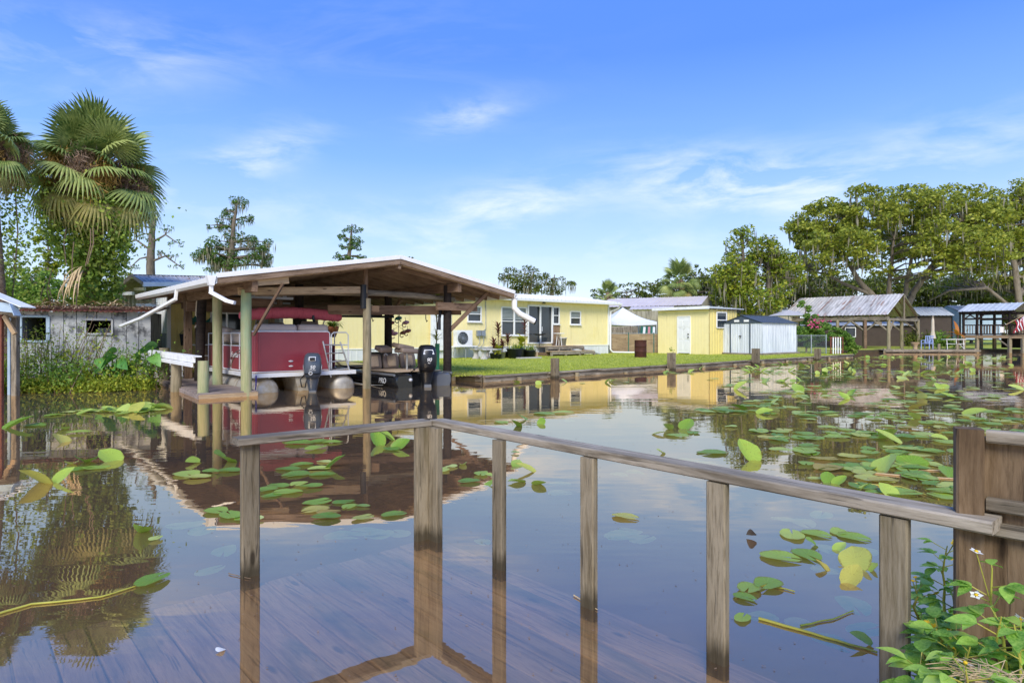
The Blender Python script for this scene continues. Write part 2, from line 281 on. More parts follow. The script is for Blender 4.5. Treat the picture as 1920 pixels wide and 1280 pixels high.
def PAD(name, stops):
    m, t = newmat(name)
    c = t.ramp(t.add('ShaderNodeObjectInfo').outputs['Random'], [(p, lin(x)) for p, x in stops])
    co = t.add('ShaderNodeTexCoord').outputs['Object']; sp = t.add('ShaderNodeSeparateXYZ', i_0=co)
    x = t.math('ADD', sp.outputs[0], .03); an = t.math('ARCTAN2', sp.outputs[1], x)
    vein = t.ramp(t.math('ABSOLUTE', t.math('SINE', t.math('MULTIPLY', an, 9.0))), [(.0, g3(1)), (.22, g3(0))])
    c = t.mix(t.math('MULTIPLY', vein, .32), c, tuple(min(1, k * 1.5) for k in lin(stops[-3][1])))
    n = t.add('ShaderNodeTexNoise', i_Vector=co, i_Scale=16.0, i_Detail=6.0, i_Roughness=.65); n2 = t.add('ShaderNodeTexNoise', i_Vector=co, i_Scale=55.0, i_Detail=3.0)
    r = t.math('SQRT', t.math('ADD', t.math('POWER', t.math('DIVIDE', sp.outputs[0], .2), 2.0), t.math('POWER', t.math('DIVIDE', sp.outputs[1], .145), 2.0)))
    rim = t.ramp(t.math('ADD', r, t.math('MULTIPLY', t.math('SUBTRACT', n.outputs[0], .5), .7)), [(.92, g3(0)), (1.06, g3(.7))])
    c = t.mix(rim, c, lin('#8d7d34'))
    c = t.mix(t.ramp(n.outputs[0], [(.60, g3(0)), (.74, g3(.6))]), c, lin('#a8a03c'))
    c = t.mix(t.ramp(n2.outputs[0], [(.66, g3(0)), (.72, g3(.75))]), c, lin('#5a4a22'))
    p = t.add('ShaderNodeBsdfPrincipled', i_Base_Color=c, i_Roughness=.42); p.inputs['Specular IOR Level'].default_value = .5
    bp_ = t.add('ShaderNodeBump', i_Strength=.35, i_Distance=.004, i_Height=t.math('ADD', n.outputs[0], vein)); t.l.new(bp_.outputs[0], p.inputs['Normal'])
    mx = t.add('ShaderNodeMixShader', i_Fac=.3, i_1=p.outputs[0], i_2=t.add('ShaderNodeBsdfTranslucent', i_Color=c).outputs[0])
    finish(t, mx.outputs[0]); return m
LM['pad'] = PAD('lily_pad', [(0, '#6b9426'), (.3, '#8db036'), (.55, '#aac44a'), (.8, '#c2d262'), (.93, '#c9c258'), (1, '#b2983e')])
LM['padsunk'] = LEAF('sunken_lily_pad', [(0, '#7f9a52'), (.5, '#9aae6c'), (1, '#b0ad72')], trans=.2, byobj=True)
LM['padfar'] = LEAF('lily_pads_far', [(0, '#6b9426'), (.35, '#8db036'), (.7, '#b0c650'), (1, '#ccd57a')], trans=.3, rough=.35)
LM['stem'] = LEAF('pad_stem', [(0, '#8b9a35'), (.6, '#a9a83e'), (1, '#b8ad52')], trans=.1, byobj=True)
LM['yellowfl'] = LEAF('yellow_petals', [(0, '#d8ae14'), (1, '#efc92a')], trans=.2)
LM['whitefl'] = LEAF('white_petals', [(0, '#e4e4da'), (1, '#f4f3ea')], trans=.2)
LM['redleaf'] = LEAF('cordyline_leaves', [(0, '#3b1420'), (.5, '#6b2233'), (.85, '#96404c'), (1, '#5d6a2e')], trans=.25)
LM['yellowleaf'] = LEAF('variegated_leaves', [(0, '#5c7a20'), (.4, '#9aa828'), (1, '#cfc53a')], trans=.25)
LM['banana'] = LEAF('banana_leaves', [(0, '#7d9a2a'), (.4, '#b5a62c'), (.7, '#c98a2a'), (1, '#a4582a')], trans=.3, byobj=True)
LM['ear'] = LEAF('elephant_ear', [(0, '#2f5f2e'), (.5, '#46803c'), (1, '#6fa04c')], trans=.25, byobj=True, rough=.4)
LM['pinkfl'] = LEAF('pink_petals', [(0, '#b23460'), (1, '#d8648c')], trans=.2)
LM['deadleaf'] = LEAF('dead_leaf', [(0, '#4b443c'), (1, '#6b6258')], trans=.05, byobj=True)

def water_mat():
    m, t = newmat('canal_water')
    co = t.add('ShaderNodeTexCoord').outputs['Object']
    m1 = t.add('ShaderNodeMapping', i_Vector=co, i_Scale=(.55, 1.5, 1)).outputs[0]
    n1 = t.add('ShaderNodeTexNoise', i_Vector=m1, i_Scale=1.3, i_Detail=3.0, i_Roughness=.5)
    m2 = t.add('ShaderNodeMapping', i_Vector=co, i_Scale=(2.2, 7.0, 1)).outputs[0]
    n2 = t.add('ShaderNodeTexNoise', i_Vector=m2, i_Scale=1.6, i_Detail=2.0)
    patch = t.add('ShaderNodeTexNoise', i_Vector=co, i_Scale=.35, i_Detail=2.0)
    h = t.math('ADD', t.math('MULTIPLY', n1.outputs[0], 1.0), t.math('MULTIPLY', t.math('MULTIPLY', n2.outputs[0], .22), t.ramp(patch.outputs[0], [(.42, g3(0)), (.62, g3(1))])))
    b = t.add('ShaderNodeBump', i_Strength=.055, i_Distance=.05, i_Height=h)
    gl = t.add('ShaderNodeBsdfGlossy', i_Color=(1.0, .80, .56, 1), i_Roughness=.012, i_Normal=b.outputs[0])  # reflected light tinted warm in the colour, greying the mirrored blue sky
    tr = t.add('ShaderNodeBsdfTransparent', i_Color=(.95, .86, .72, 1))
    lw = t.add('ShaderNodeLayerWeight', i_Blend=.5, i_Normal=b.outputs[0])
    fr = t.math('ADD', t.math('MULTIPLY', t.math('POWER', lw.outputs['Facing'], 1.5), .95), .04)
    mx = t.add('ShaderNodeMixShader', i_Fac=fr, i_1=tr.outputs[0], i_2=gl.outputs[0])
    veil = t.add('ShaderNodeBsdfDiffuse', i_Color=(.56, .52, .47, 1))          # thin film painted grey, standing in for a pale sky's reflection
    mf = t.add('ShaderNodeMixShader', i_Fac=.036, i_1=mx.outputs[0], i_2=veil.outputs[0])
    finish(t, mf.outputs[0]); return m
MT['water'] = water_mat()

# ------------------------------------------------------------------ geometry helpers
def text_mesh(s, size, shear=0.0):
    c = bpy.data.curves.new('text', 'FONT'); c.body = s; c.size = size; c.extrude = .003; c.shear = shear
    c.align_x = 'CENTER'; c.align_y = 'CENTER'
    o = bpy.data.objects.new('text', c); col.objects.link(o)
    dg = bpy.context.evaluated_depsgraph_get(); me = bpy.data.meshes.new_from_object(o.evaluated_get(dg))
    bpy.data.objects.remove(o); return me
TXT = {'50': text_mesh('50', .15, .2), 'four': text_mesh('FOUR STROKE', .03, .2), '90': text_mesh('90', .16, .3), 'hp': text_mesh('4-S', .06, .3),
       'pro': text_mesh('PRO', .2), 'logo': text_mesh('Sunlite', .2, .25)}

def tag(o, label=None, cat=None, group=None, kind=None):
    if label: o['label'] = label
    if cat: o['category'] = cat
    if group: o['group'] = group
    if kind: o['kind'] = kind
    return o
def thing(name, label, cat, loc=(0, 0, 0), rz=0.0, group=None):
    o = bpy.data.objects.new(name, None); col.objects.link(o); o.empty_display_size = .1
    o.location = loc; o.rotation_euler = (0, 0, rz)
    return tag(o, label, cat, group)
def mesh_obj(name, me, mat, parent=None, loc=(0, 0, 0), rot=(0, 0, 0), sc=(1, 1, 1)):
    o = bpy.data.objects.new(name, me); col.objects.link(o)
    if mat and not me.materials: me.materials.append(mat)
    o.location = loc; o.rotation_euler = rot; o.scale = sc
    if parent: o.parent = parent
    return o
def copy_tree(o, parent=None):
    c = o.copy(); col.objects.link(c)
    if parent: c.parent = parent
    for ch in [x for x in col.objects if x.parent == o]: copy_tree(ch, c)
    return c
Z = Vector((0, 0, 1))
class MB:
    def __init__(s): s.v = []; s.f = []; s.sm = []; s.mi = []
    def add(s, vs, fs, smooth=False):
        k = len(s.v); s.v += [tuple(x) for x in vs]; s.f += [tuple(i + k for i in f) for f in fs]; s.sm += [smooth] * len(fs)
        return s
    def box(s, c, sz, M3=None):
        hx, hy, hz = (x / 2 for x in sz); c = Vector(c); vs = []
        for x in (-hx, hx):
            for y in (-hy, hy):
                for z in (-hz, hz):
                    p = Vector((x, y, z)); vs.append(c + (M3 @ p if M3 else p))
        return s.add(vs, [(0, 1, 3, 2), (4, 6, 7, 5), (0, 4, 5, 1), (2, 3, 7, 6), (0, 2, 6, 4), (1, 5, 7, 3)])
    def bar(s, p0, p1, w, h, up=Z, ch=None):
        p0, p1 = Vector(p0), Vector(p1); x = (p1 - p0); ln = x.length; x.normalize()
        up = Vector(up)
        if abs(x.dot(up)) > .95: up = Vector((1, 0, 0)) if abs(x.x) < .9 else Vector((0, 1, 0))
        y = up.cross(x).normalized(); z = x.cross(y)
        c = ch if ch is not None else min(.007, .14 * min(w, h)); a, b = w / 2, h / 2
        pr = [(-a + c, -b), (a - c, -b), (a, -b + c), (a, b - c), (a - c, b), (-a + c, b), (-a, b - c), (-a, -b + c)]
        vs = [p + y * q[0] + z * q[1] for p in (p0, p1) for q in pr]
        fs = [(i, (i + 1) % 8, 8 + (i + 1) % 8, 8 + i) for i in range(8)] + [tuple(range(7, -1, -1)), tuple(range(8, 16))]
        return s.add(vs, fs)
    def tube(s, pts, rad, n=8, caps=True, smooth=True):
        pts = [Vector(p) for p in pts]
        if not hasattr(rad, '__len__'): rad = [rad] * len(pts)
        vs = []; ref = None
        for i, p in enumerate(pts):
            t = (pts[min(i + 1, len(pts) - 1)] - pts[max(i - 1, 0)]).normalized()
            if ref is None: ref = Vector((1, 0, 0)) if abs(t.x) < .8 else Vector((0, 1, 0))
            a = (ref - t * ref.dot(t)).normalized(); ref = a; b = t.cross(a)
            vs += [p + (a * math.cos(k * 2 * math.pi / n) + b * math.sin(k * 2 * math.pi / n)) * rad[i] for k in range(n)]
        fs = [(i * n + k, i * n + (k + 1) % n, (i + 1) * n + (k + 1) % n, (i + 1) * n + k) for i in range(len(pts) - 1) for k in range(n)]
        s.add(vs, fs, smooth)
        if caps:
            s.add(vs[:n], [tuple(range(n - 1, -1, -1))]); s.add(vs[-n:], [tuple(range(n))])
        return s
    def lathe(s, prof, c=(0, 0, 0), n=16, smooth=True, sx=1, sy=1):
        c = Vector(c)
        vs = [c + Vector((r * sx * math.cos(k * 2 * math.pi / n), r * sy * math.sin(k * 2 * math.pi / n), z)) for r, z in prof for k in range(n)]
        fs = [(i * n + k, i * n + (k + 1) % n, (i + 1) * n + (k + 1) % n, (i + 1) * n + k) for i in range(len(prof) - 1) for k in range(n)]
        return s.add(vs, fs, smooth)
    def prism(s, poly, ext):
        """poly: list of 3D points, ext: extrusion vector"""
        poly = [Vector(p) for p in poly]; e = Vector(ext); n = len(poly)
        vs = poly + [p + e for p in poly]
        return s.add(vs, [tuple(range(n - 1, -1, -1)), tuple(range(n, 2 * n))] + [(i, (i + 1) % n, n + (i + 1) % n, n + i) for i in range(n)])
    def loft(s, rings, smooth=True, caps=True):
        n = len(rings[0]); vs = [v for r in rings for v in r]
        fs = [(i * n + k, i * n + (k + 1) % n, (i + 1) * n + (k + 1) % n, (i + 1) * n + k) for i in range(len(rings) - 1) for k in range(n)]
        s.add(vs, fs, smooth)
        if caps: s.add(rings[0], [tuple(range(n - 1, -1, -1))]); s.add(rings[-1], [tuple(range(n))])
        return s
    def sheet(s, p, u, v, nrm, pitch=.1, amp=.012, th=.004, shape='sin'):
        """ribbed sheet: ribs run along v, repeat along u"""
        p, u, v, nrm = Vector(p), Vector(u), Vector(v), Vector(nrm).normalized(); ln = u.length; k = max(2, int(ln / pitch)); prof = []
        for i in range(k):
            if shape == 'sin': prof += [(i + q, amp * math.sin(q * 2 * math.pi)) for q in (0, .25, .5, .75)]
            else: prof += [(i, 0), (i + .72, 0), (i + .78, amp), (i + .94, amp)]
        prof.append((k, 0)); vs = []
        for (q, hgt) in prof:
            for e in (0, 1):
                vs += [p + u * (q / k) + v * e + nrm * hgt, p + u * (q / k) + v * e + nrm * (hgt - th)]
        fs = []
        for i in range(len(prof) - 1):
            a = i * 4; b = a + 4
            fs += [(a, b, b + 2, a + 2), (a + 1, a + 3, b + 3, b + 1), (a, a + 1, b + 1, b), (a + 2, b + 2, b + 3, a + 3)]
        fs += [(0, 2, 3, 1), (len(vs) - 4, len(vs) - 3, len(vs) - 1, len(vs) - 2)]
        return s.add(vs, fs)
    def mesh(s, name='mesh'):
        me = bpy.data.meshes.new(name); me.from_pydata(s.v, [], s.f)
        if any(s.sm): me.polygons.foreach_set('use_smooth', s.sm)
        me.update(); return me
    def build(s, name, mat, parent=None, loc=(0, 0, 0), rot=(0, 0, 0)):
        return mesh_obj(name, s.mesh(name), mat, parent, loc, rot)
_bc = {}
def beam(name, p0, p1, w, h, mat, parent=None, up=Z):
    """one squared timber, its own object, grain along its length"""
    p0, p1 = Vector(p0), Vector(p1); x = p1 - p0; ln = x.length; x.normalize(); up = Vector(up)
    if abs(x.dot(up)) > .95: up = Vector((1, 0, 0)) if abs(x.x) < .9 else Vector((0, 1, 0))
    y = up.cross(x).normalized(); z = x.cross(y)
    key = (round(ln, 3), round(w, 4), round(h, 4), mat.name)
    if key not in _bc:
        me = MB().bar((0, 0, 0), (ln, 0, 0), w, h).mesh(name); me.materials.append(mat); _bc[key] = me
    o = bpy.data.objects.new(name, _bc[key]); col.objects.link(o)
    o.matrix_basis = Matrix(((x.x, y.x, z.x, p0.x), (x.y, y.y, z.y, p0.y), (x.z, y.z, z.z, p0.z), (0, 0, 0, 1)))
    if parent: o.parent = parent
    return o
def rough_pile(r, z0, z1, n=12, lean=(0, 0), seed=0):
    rr = random.Random(seed); pts = []; rad = []
    k = 7
    for i in range(k):
        t = i / (k - 1); pts.append((lean[0] * t + rr.uniform(-.004, .004), lean[1] * t + rr.uniform(-.004, .004), z0 + (z1 - z0) * t)); rad.append(r * (1.06 - .1 * t) * rr.uniform(.97, 1.03))
    return MB().tube(pts, rad, n)

def leaf_mesh(name, C, size, mat, parent=None, axis=None, aspect=.5, up=0.0, kind='stuff', loc=(0, 0, 0)):
    """many small pointed leaves in one mesh. C: (n,3) centres; size: (n,) half lengths; axis: (n,3) preferred long axis"""
    C = np.asarray(C, float); n = len(C); size = np.broadcast_to(np.asarray(size, float), (n,))[:, None]
    a = rng.normal(size=(n, 3)) if axis is None else np.asarray(axis, float) + rng.normal(size=(n, 3)) * .25
    a /= np.linalg.norm(a, axis=1, keepdims=True) + 1e-9
    nn = rng.normal(size=(n, 3)); nn[:, 2] += up
    b = np.cross(nn, a); b /= np.linalg.norm(b, axis=1, keepdims=True) + 1e-9
    V = np.stack([C - a * size, C + b * size * aspect, C + a * size, C - b * size * aspect], 1).reshape(-1, 3)
    me = bpy.data.meshes.new(name)
    me.vertices.add(4 * n); me.vertices.foreach_set('co', V.astype(np.float32).ravel())
    me.loops.add(4 * n); me.loops.foreach_set('vertex_index', np.arange(4 * n, dtype=np.int32))
    me.polygons.add(n); me.polygons.foreach_set('loop_start', np.arange(0, 4 * n, 4, dtype=np.int32)); me.polygons.foreach_set('loop_total', np.full(n, 4, dtype=np.int32))
    me.update(calc_edges=True)
    o = mesh_obj(name, me, mat, parent, loc)
    if kind: o['kind'] = kind
    return o
def ball(n, shell=.5):
    d = rng.normal(size=(n, 3)); d /= np.linalg.norm(d, axis=1, keepdims=True)
    return d * (shell + (1 - shell) * rng.random((n, 1)) ** .6)

# ------------------------------------------------------------------ ground and water
NG = .19
C0 = Vector((-.84, 18.2, 0)); BD = Vector((.735, .678, 0)).normalized()      # the lawn's bulkhead line
LEND = C0 + BD * 28.5
land = [(-120, 9), (-30, 13.2), (-19, 14.3), (-13, 15.0), (-9.7, 15.5), tuple(L(-1.35, 3.4))[:2], tuple(L(-1.2, 6.9))[:2], tuple(L(6.42, 6.9))[:2], tuple(L(6.42, .2))[:2],
        tuple(C0)[:2], tuple(LEND)[:2], (21.6, 40.6), (22.5, 46.5), (30, 48.5), (45, 49.5), (140, 51), (900, 60), (900, 1500), (-900, 1500), (-900, 9)]
def slab(name, poly, zt, zb, mat):
    n = len(poly)
    g = tag(MB().add([(x, y, zt) for x, y in poly], [tuple(range(n))]).build(name, mat), kind='structure')
    tag(MB().add([(x, y, z) for z in (zb, zt - .004) for x, y in poly], [(i, (i + 1) % n, n + (i + 1) % n, n + i) for i in range(n)]).build('bank', MT['mud']), kind='structure')
    return g
slab('ground', land, NG, -1.2, MT['lawn'])
tag(MB().add([(-900, -60, 0), (900, -60, 0), (900, 70, 0), (-900, 70, 0)], [(0, 1, 2, 3)]).build('water', MT['water']), kind='structure')
tag(MB().add([(-900, -60, -1.15), (900, -60, -1.15), (900, 70, -1.15), (-900, 70, -1.15)], [(0, 1, 2, 3)]).build('canal_bed', MT['bed']), kind='structure')

# mown grass on the lawn
def grass_patch():
    n = 60000; t = rng.random(n) * 30 - 1; s = rng.random(n) ** 1.6 * 11 + .12
    nv = np.array([-BD.y, BD.x]); P = np.array([C0.x, C0.y])[None] + t[:, None] * np.array([BD.x, BD.y])[None] + s[:, None] * nv[None]
    C = np.column_stack([P, np.full(n, NG + .016)])
    ax = np.column_stack([rng.normal(size=(n, 2)) * .55, np.ones(n)])
    o = leaf_mesh('grass', C, rng.uniform(.018, .04, n), LM['grass'], axis=ax, aspect=.28)
    tag(o, 'short mown yellow green grass of the lawn above the bulkhead', 'grass')
grass_patch()

# bulkhead of planks with piles along the lawn
bk = thing('bulkhead', 'low weathered plank bulkhead holding the lawn above the canal', 'bulkhead', (0, 0, 0))
nrm = Vector((BD.y, -BD.x, 0))
def bulk(A, B, segs):
    d = (B - A).normalized(); n = Vector((d.y, -d.x, 0)); ln = (B - A).length / segs
    for i in range(segs):
        p, q = A + d * ln * i, A + d * (ln * (i + 1) - .012)
        for k, z in enumerate((-.09, .06)):
            off = n * (.045 + U(-.008, .012)); beam('plank', p + off + Z * (z + U(-.01, .01)), q + off + Z * (z + U(-.01, .01)), .045, .135, MT['gray_wood'], bk)
        beam('cap_board', p + n * .05 + Z * (.165 + U(-.012, .012)), q + n * .05 + Z * (.165 + U(-.012, .012)), .16, .05, MT['gray_wood'], bk)
        m = rough_pile(.085, -.9, .1 + U(-.06, .03), 10, seed=i); m.build('pile', MT['pile'], bk, p + n * .165 + d * ln * .5)
bulk(C0, LEND, 11)
bulk(L(6.42, 4.6), C0 + Vector((0, .02, 0)), 2)
# taller square posts standing in the water along it
for (u, hgt, wd, lab) in ((1040.5, .62, .2, 'square grey mooring post below the sliding door and steps'), (1259, .66, .24, 'square grey mooring post with a sprig on top below the yellow shed'),
                          (1417, .72, .27, 'square grey mooring post below the corner of the pale grey shed'), (1533, .6, .26, 'square grey mooring post near the red and white gate')):
    t = (u - 960) / F; k = (t * (C0.y - nrm.y * -.26) - C0.x - nrm.x * .26 + 0) / (BD.x - t * BD.y)
    p = C0 + BD * k + nrm * .26
    b = thing('mooring_post', lab, 'post', (p.x, p.y, 0), RZ, 'mooring posts along the bulkhead')
    beam('post_shaft', (0, 0, -1), (0, 0, hgt), wd, wd, MT['post_wood'], b)
    if u == 1259: leaf_mesh('sprig', rng.normal(size=(14, 3)) * (.05, .05, .06) + (0, 0, hgt + .1), .05, LM['weed'], b, kind=None)

# ------------------------------------------------------------------ sunken deck and railing in the foreground
CP = Vector((-.60, 4.33, 0)); RD = Vector((.664, -.748, 0)); LD = Vector((-.787, -.617, 0))
dk = thing('sunken_deck', 'brown plank deck lying just under the clear water inside the railing', 'deck', (0, 0, 0))
DZ = -.085
wv = Vector((RD.y, -RD.x, 0))     # across the boards, to the left and back
for i in range(17):
    off = .09 - i * .149
    s = CP + wv * -off * -1 if False else CP + Vector((-RD.y, RD.x, 0)) * off
    far = .10 + (U(0, .012))
    p = s - RD * far
    dz = DZ + U(-.006, .006)
    beam('deck_board', p + Z * dz, p + RD * U(5.4, 5.5) + Z * dz, .141, .035, MT['deck_wood'], dk)
for k in (0.2, 1.9, 3.6): beam('joist', CP + RD * k + Vector((-RD.y, RD.x, 0)) * .12 + Z * (DZ - .1), CP + RD * k - Vector((-RD.y, RD.x, 0)) * 2.3 + Z * (DZ - .1), .04, .14, MT['deck_wood'], dk)

rl = thing('dock_railing', 'weathered two-sided wooden railing standing on the sunken deck', 'railing', (0, 0, 0))
RT = .795
def post(p, along, z1, w=.089, t=.042): beam('railing_post', Vector((p.x, p.y, -.55)), Vector((p.x, p.y, z1)), w, t, MT['post_wood'], rl, up=Vector((-along.y, along.x, 0)))
for k in (.79, 1.49, 2.21, 2.88): post(CP + RD * k, RD, RT - .04)
post(CP + LD * 1.14, LD, RT - .04, .1, .045)
post(CP + RD * .02 + Vector((-.02, -.05, 0)), LD, RT - .04, .1, .05)
post(CP + RD * .09 + Vector((.03, -.02, 0)), RD, RT - .04, .1, .05)
beam('rail', CP + LD * 1.22 + Z * (RT - .02), CP + LD * -.02 + Z * (RT - .02), .135, .04, MT['gray_wood'], rl)
beam('rail', CP + RD * -.02 + Vector((.095, .02, 0)) + Z * (RT - .019), CP + RD * 3.14 + Vector((.03, 0, 0)) + Z * (RT - .012), .12, .042, MT['gray_wood'], rl)

# fence at the right
FD = Vector((.70, -.714, 0)); FN = Vector((-.714, -.70, 0))
FP = W(1816, 640, 2.06); FP.z = 0
fn = thing('board_fence', 'brown board fence panel with notched rails and thick dark end post', 'fence', (0, 0, 0))
beam('fence_post', FP + Z * -.6, FP + Z * 1.075, .075, .07, MT['fence_wood'], fn, up=Vector((.45, .89, 0)))
for k in range(9):
    p = FP + FD * (.085 + k * .148) - FN * (.052 + (.018 if k % 2 else 0))
    beam('fence_board', p + Z * .05, p + Z * (1.04 + U(-.01, .01)), .142, .018, MT['fence_wood'], fn, up=FN)
for z in (1.052, .835, .757):
    for j in range(4):
        p = FP + FD * (.045 + j * .148) - FN * .02
        beam('fence_rail', p + Z * z - FN * (.0 if j % 2 else .004), p + FD * .146 + Z * (z + U(-.002, .002)) - FN * (.0 if j % 2 else .004), .04, .034 if j % 2 else .040, MT['gray_wood'], fn)

# ------------------------------------------------------------------ boathouse (local frame: x along its front, y towards the house)
bh = thing('boathouse', 'open timber boathouse with white metal gable roof over two boats', 'boathouse', O, RZ)
RB0, RB1, RA0, RA1, RAM = -.63, 7.2, -.8, 7.3, 3.54
EZ, PZ = 2.52, 3.24
def rz_(a): return EZ + (PZ - EZ) * ((a - RA0) / (RAM - RA0) if a < RAM else (RA1 - a) / (RA1 - RAM))
# roof sheets with ribs, wooden underside, fascia
for (a0, a1, nm) in ((RA0, RAM, 'left'), (RAM, RA1, 'right')):
    z0, z1 = rz_(a0 + 1e-6 if a0 == RA0 else a0), rz_(a1 - 1e-6)
    sl = Vector((a1 - a0, 0, z1 - z0)); nv = Vector((-(z1 - z0), 0, a1 - a0)).normalized()
    npan = 8; w_ = (RB1 - RB0 + .1) / npan
    for i in range(npan):
        p = Vector((a0, RB0 - .05 + i * w_, z0)) + nv * .05
        if a0 == RA0: p -= sl.normalized() * .06
        MB().sheet(p, Vector((0, w_ + .01, 0)), sl * (1.02), nv, .23, .02, .004, 'rib').build('roof_sheet', MT['white_roof'], bh)
    q = MB(); p = Vector((a0, RB0, z0)); q.prism([p + nv * .012, p + sl + nv * .012, p + sl + nv * .03, p + nv * .03], (0, RB1 - RB0, 0)); q.build('roof_deck', MT['rafter_wood'], bh)
    for k in range(14):
        b = RB0 + .06 + k * (RB1 - RB0 - .1) / 13
        beam('rafter', p + Vector((0, b - RB0, 0)) - nv * .055, p + sl + Vector((0, b - RB0, 0)) - nv * .055, .045, .13, MT['rafter_wood'] if k else MT['pale_wood'], bh, up=nv)
    beam('fascia', p + Vector((0, -.028, 0)) - nv * .03, p + sl + Vector((0, -.028, 0)) - nv * .03, .03, .15, MT['rafter_wood'], bh, up=nv)
    beam('drip_edge', p + Vector((0, -.055, 0)) + nv * .07, p + sl + Vector((0, -.055, 0)) + nv * .07, .02, .1, MT['white_trim'], bh, up=nv)
beam('ridge_cap', (RAM, RB0 - .06, PZ + .085), (RAM, RB1, PZ + .085), .3, .03, MT['white_roof'], bh)
beam('ridge_beam', (RAM, RB0, PZ - .12), (RAM, RB1, PZ - .12), .07, .2, MT['rafter_wood'], bh)
# plates on the posts, tie beams
for a in (0, 5.42): beam('plate', (a, RB0 + .05, rz_(a) - .24), (a, RB1, rz_(a) - .24), .12, .24, MT['brown_wood'], bh)
beam('tie_beam', (-.15, .06, 2.33), (2.97, .06, 2.5), .12, .17, MT['pale_wood'], bh)
beam('plate_end', (-.05, -.5, 2.5), (.75, -.5, 2.6), .1, .18, MT['pale_wood'], bh)
# an old bowed log carried across between the posts
lg = [Vector((.35 + t * 5.6, .45, 2.33 + .10 * math.sin(t * math.pi) + .05 * t)) for t in np.linspace(0, 1, 12)]
MB().tube(lg, [.085 + .012 * math.sin(i * 1.7) for i in range(12)], 10).build('bowed_log', MT['gray_wood'], bh)
beam('lift_beam', (2.5, 1.3, 2.02), (5.95, .1, 2.05), .09, .25, MT['brown_wood'], bh)
beam('lift_beam', (-.1, 4.8, 2.15), (6.0, 4.8, 2.15), .1, .28, MT['brown_wood'], bh)
beam('lift_beam', (-.1, 2.2, 2.2), (1.4, 2.2, 2.2), .1, .2, MT['brown_wood'], bh)
beam('lift_beam', (0.1, 6.2, 2.3), (5.6, 6.2, 2.3), .1, .34, MT['brown_wood'], bh)
beam('king_post', (2.98, .12, 2.24), (2.98, .12, 3.06), .1, .1, MT['brown_wood'], bh)
beam('king_post', (2.3, 4.2, 2.24), (2.3, 4.2, 2.95), .13, .13, MT['brown_wood'], bh)
beam('stub_beam', (5.0, -.1, 2.14), (6.35, -.1, 2.14), .1, .22, MT['brown_wood'], bh)
beam('beam_block', (2.95, .2, 2.02), (3.32, .05, 2.02), .22, .16, MT['brown_wood'], bh)
# hoist pipe and hooks
MB().tube([(2.2, 2.9, 1.9), (5.1, 2.4, 1.9)], .035, 8).build('hoist_pipe', MT['black_metal'], bh)
for (a, b) in ((3.6, .95), (4.3, .7), (5.0, .45)): MB().tube([(a, b, 2.05), (a, b, 1.8), (a + .03, b, 1.72), (a + .06, b, 1.76)], .014, 6).build('hook', MT['black_metal'], bh)
MB().tube([(5.3, .15, 2.1), (5.22, .1, 1.8), (5.2, .1, 1.5)], [.05, .04, .06], 8).build('pulley', MT['black_metal'], bh)
MB().prism([(0, 7.12, 2.42), (6.6, 7.12, 2.42), (6.6, 7.12, rz_(6.6)), (RAM, 7.12, PZ - .02), (0, 7.12, rz_(0))], (0, .03, 0)).build('rear_gable', MT['brown_wood'], bh)
# posts
def bpost(a, b, r, z0, z1, mat, lab=None, lean=(0, 0)):
    o = rough_pile(r, z0, z1, 14, lean, seed=int(a * 10 + b * 7)).build('post', mat, bh, (a, b, 0))
    if lab: o['label'] = lab
bpost(0, 0, .115, -1, 2.36, MT['green_pile'], 'round green-stained front corner post')
bpost(0, 2.2, .115, -1, 2.42, MT['green_pile'])
bpost(-.02, 3.95, .12, -1, 2.45, MT['dark_pile'], None, (.12, 0))
beam('post', (0, 5.05, -.6), (0, 5.05, 2.45), .19, .19, MT['brown_wood'], bh)
bpost(2.97, .02, .105, -1, 2.28, MT['pile'], 'round grey centre post in the water')
bpost(5.42, 0, .115, -1, 2.72, MT['dark_pile'], 'dark creosoted right front post')
bpost(5.42, 3.3, .12, -1, 2.7, MT['dark_pile'])
bpost(2.97, 4.4, .13, -1, 2.9, MT['dark_pile'])
beam('post', (4.55, 6.9, -.1), (4.55, 6.9, 2.5), .14, .14, MT['pale_wood'], bh)
beam('post', (3.05, 7.0, -.1), (3.05, 7.0, 2.5), .16, .16, MT['pale_wood'], bh)
MB().tube([(2.86, .0, 2.02), (2.86, .0, 2.62)], [.08, .08], 8).build('winch', MT['black_metal'], bh)
# braces
beam('brace', (.12, -.12, 1.35), (.62, -.55, 2.5), .085, .05, MT['brown_wood'], bh)
beam('brace', (5.46, .0, 1.45), (6.65, -.3, 2.6), .11, .1, MT['brown_wood'], bh)
beam('brace', (4.55, 6.9, 1.9), (4.2, 6.9, 2.4), .08, .08, MT['brown_wood'], bh)
beam('brace', (5.42, 3.3, 1.8), (5.42, 2.5, 2.45), .09, .09, MT['brown_wood'], bh)
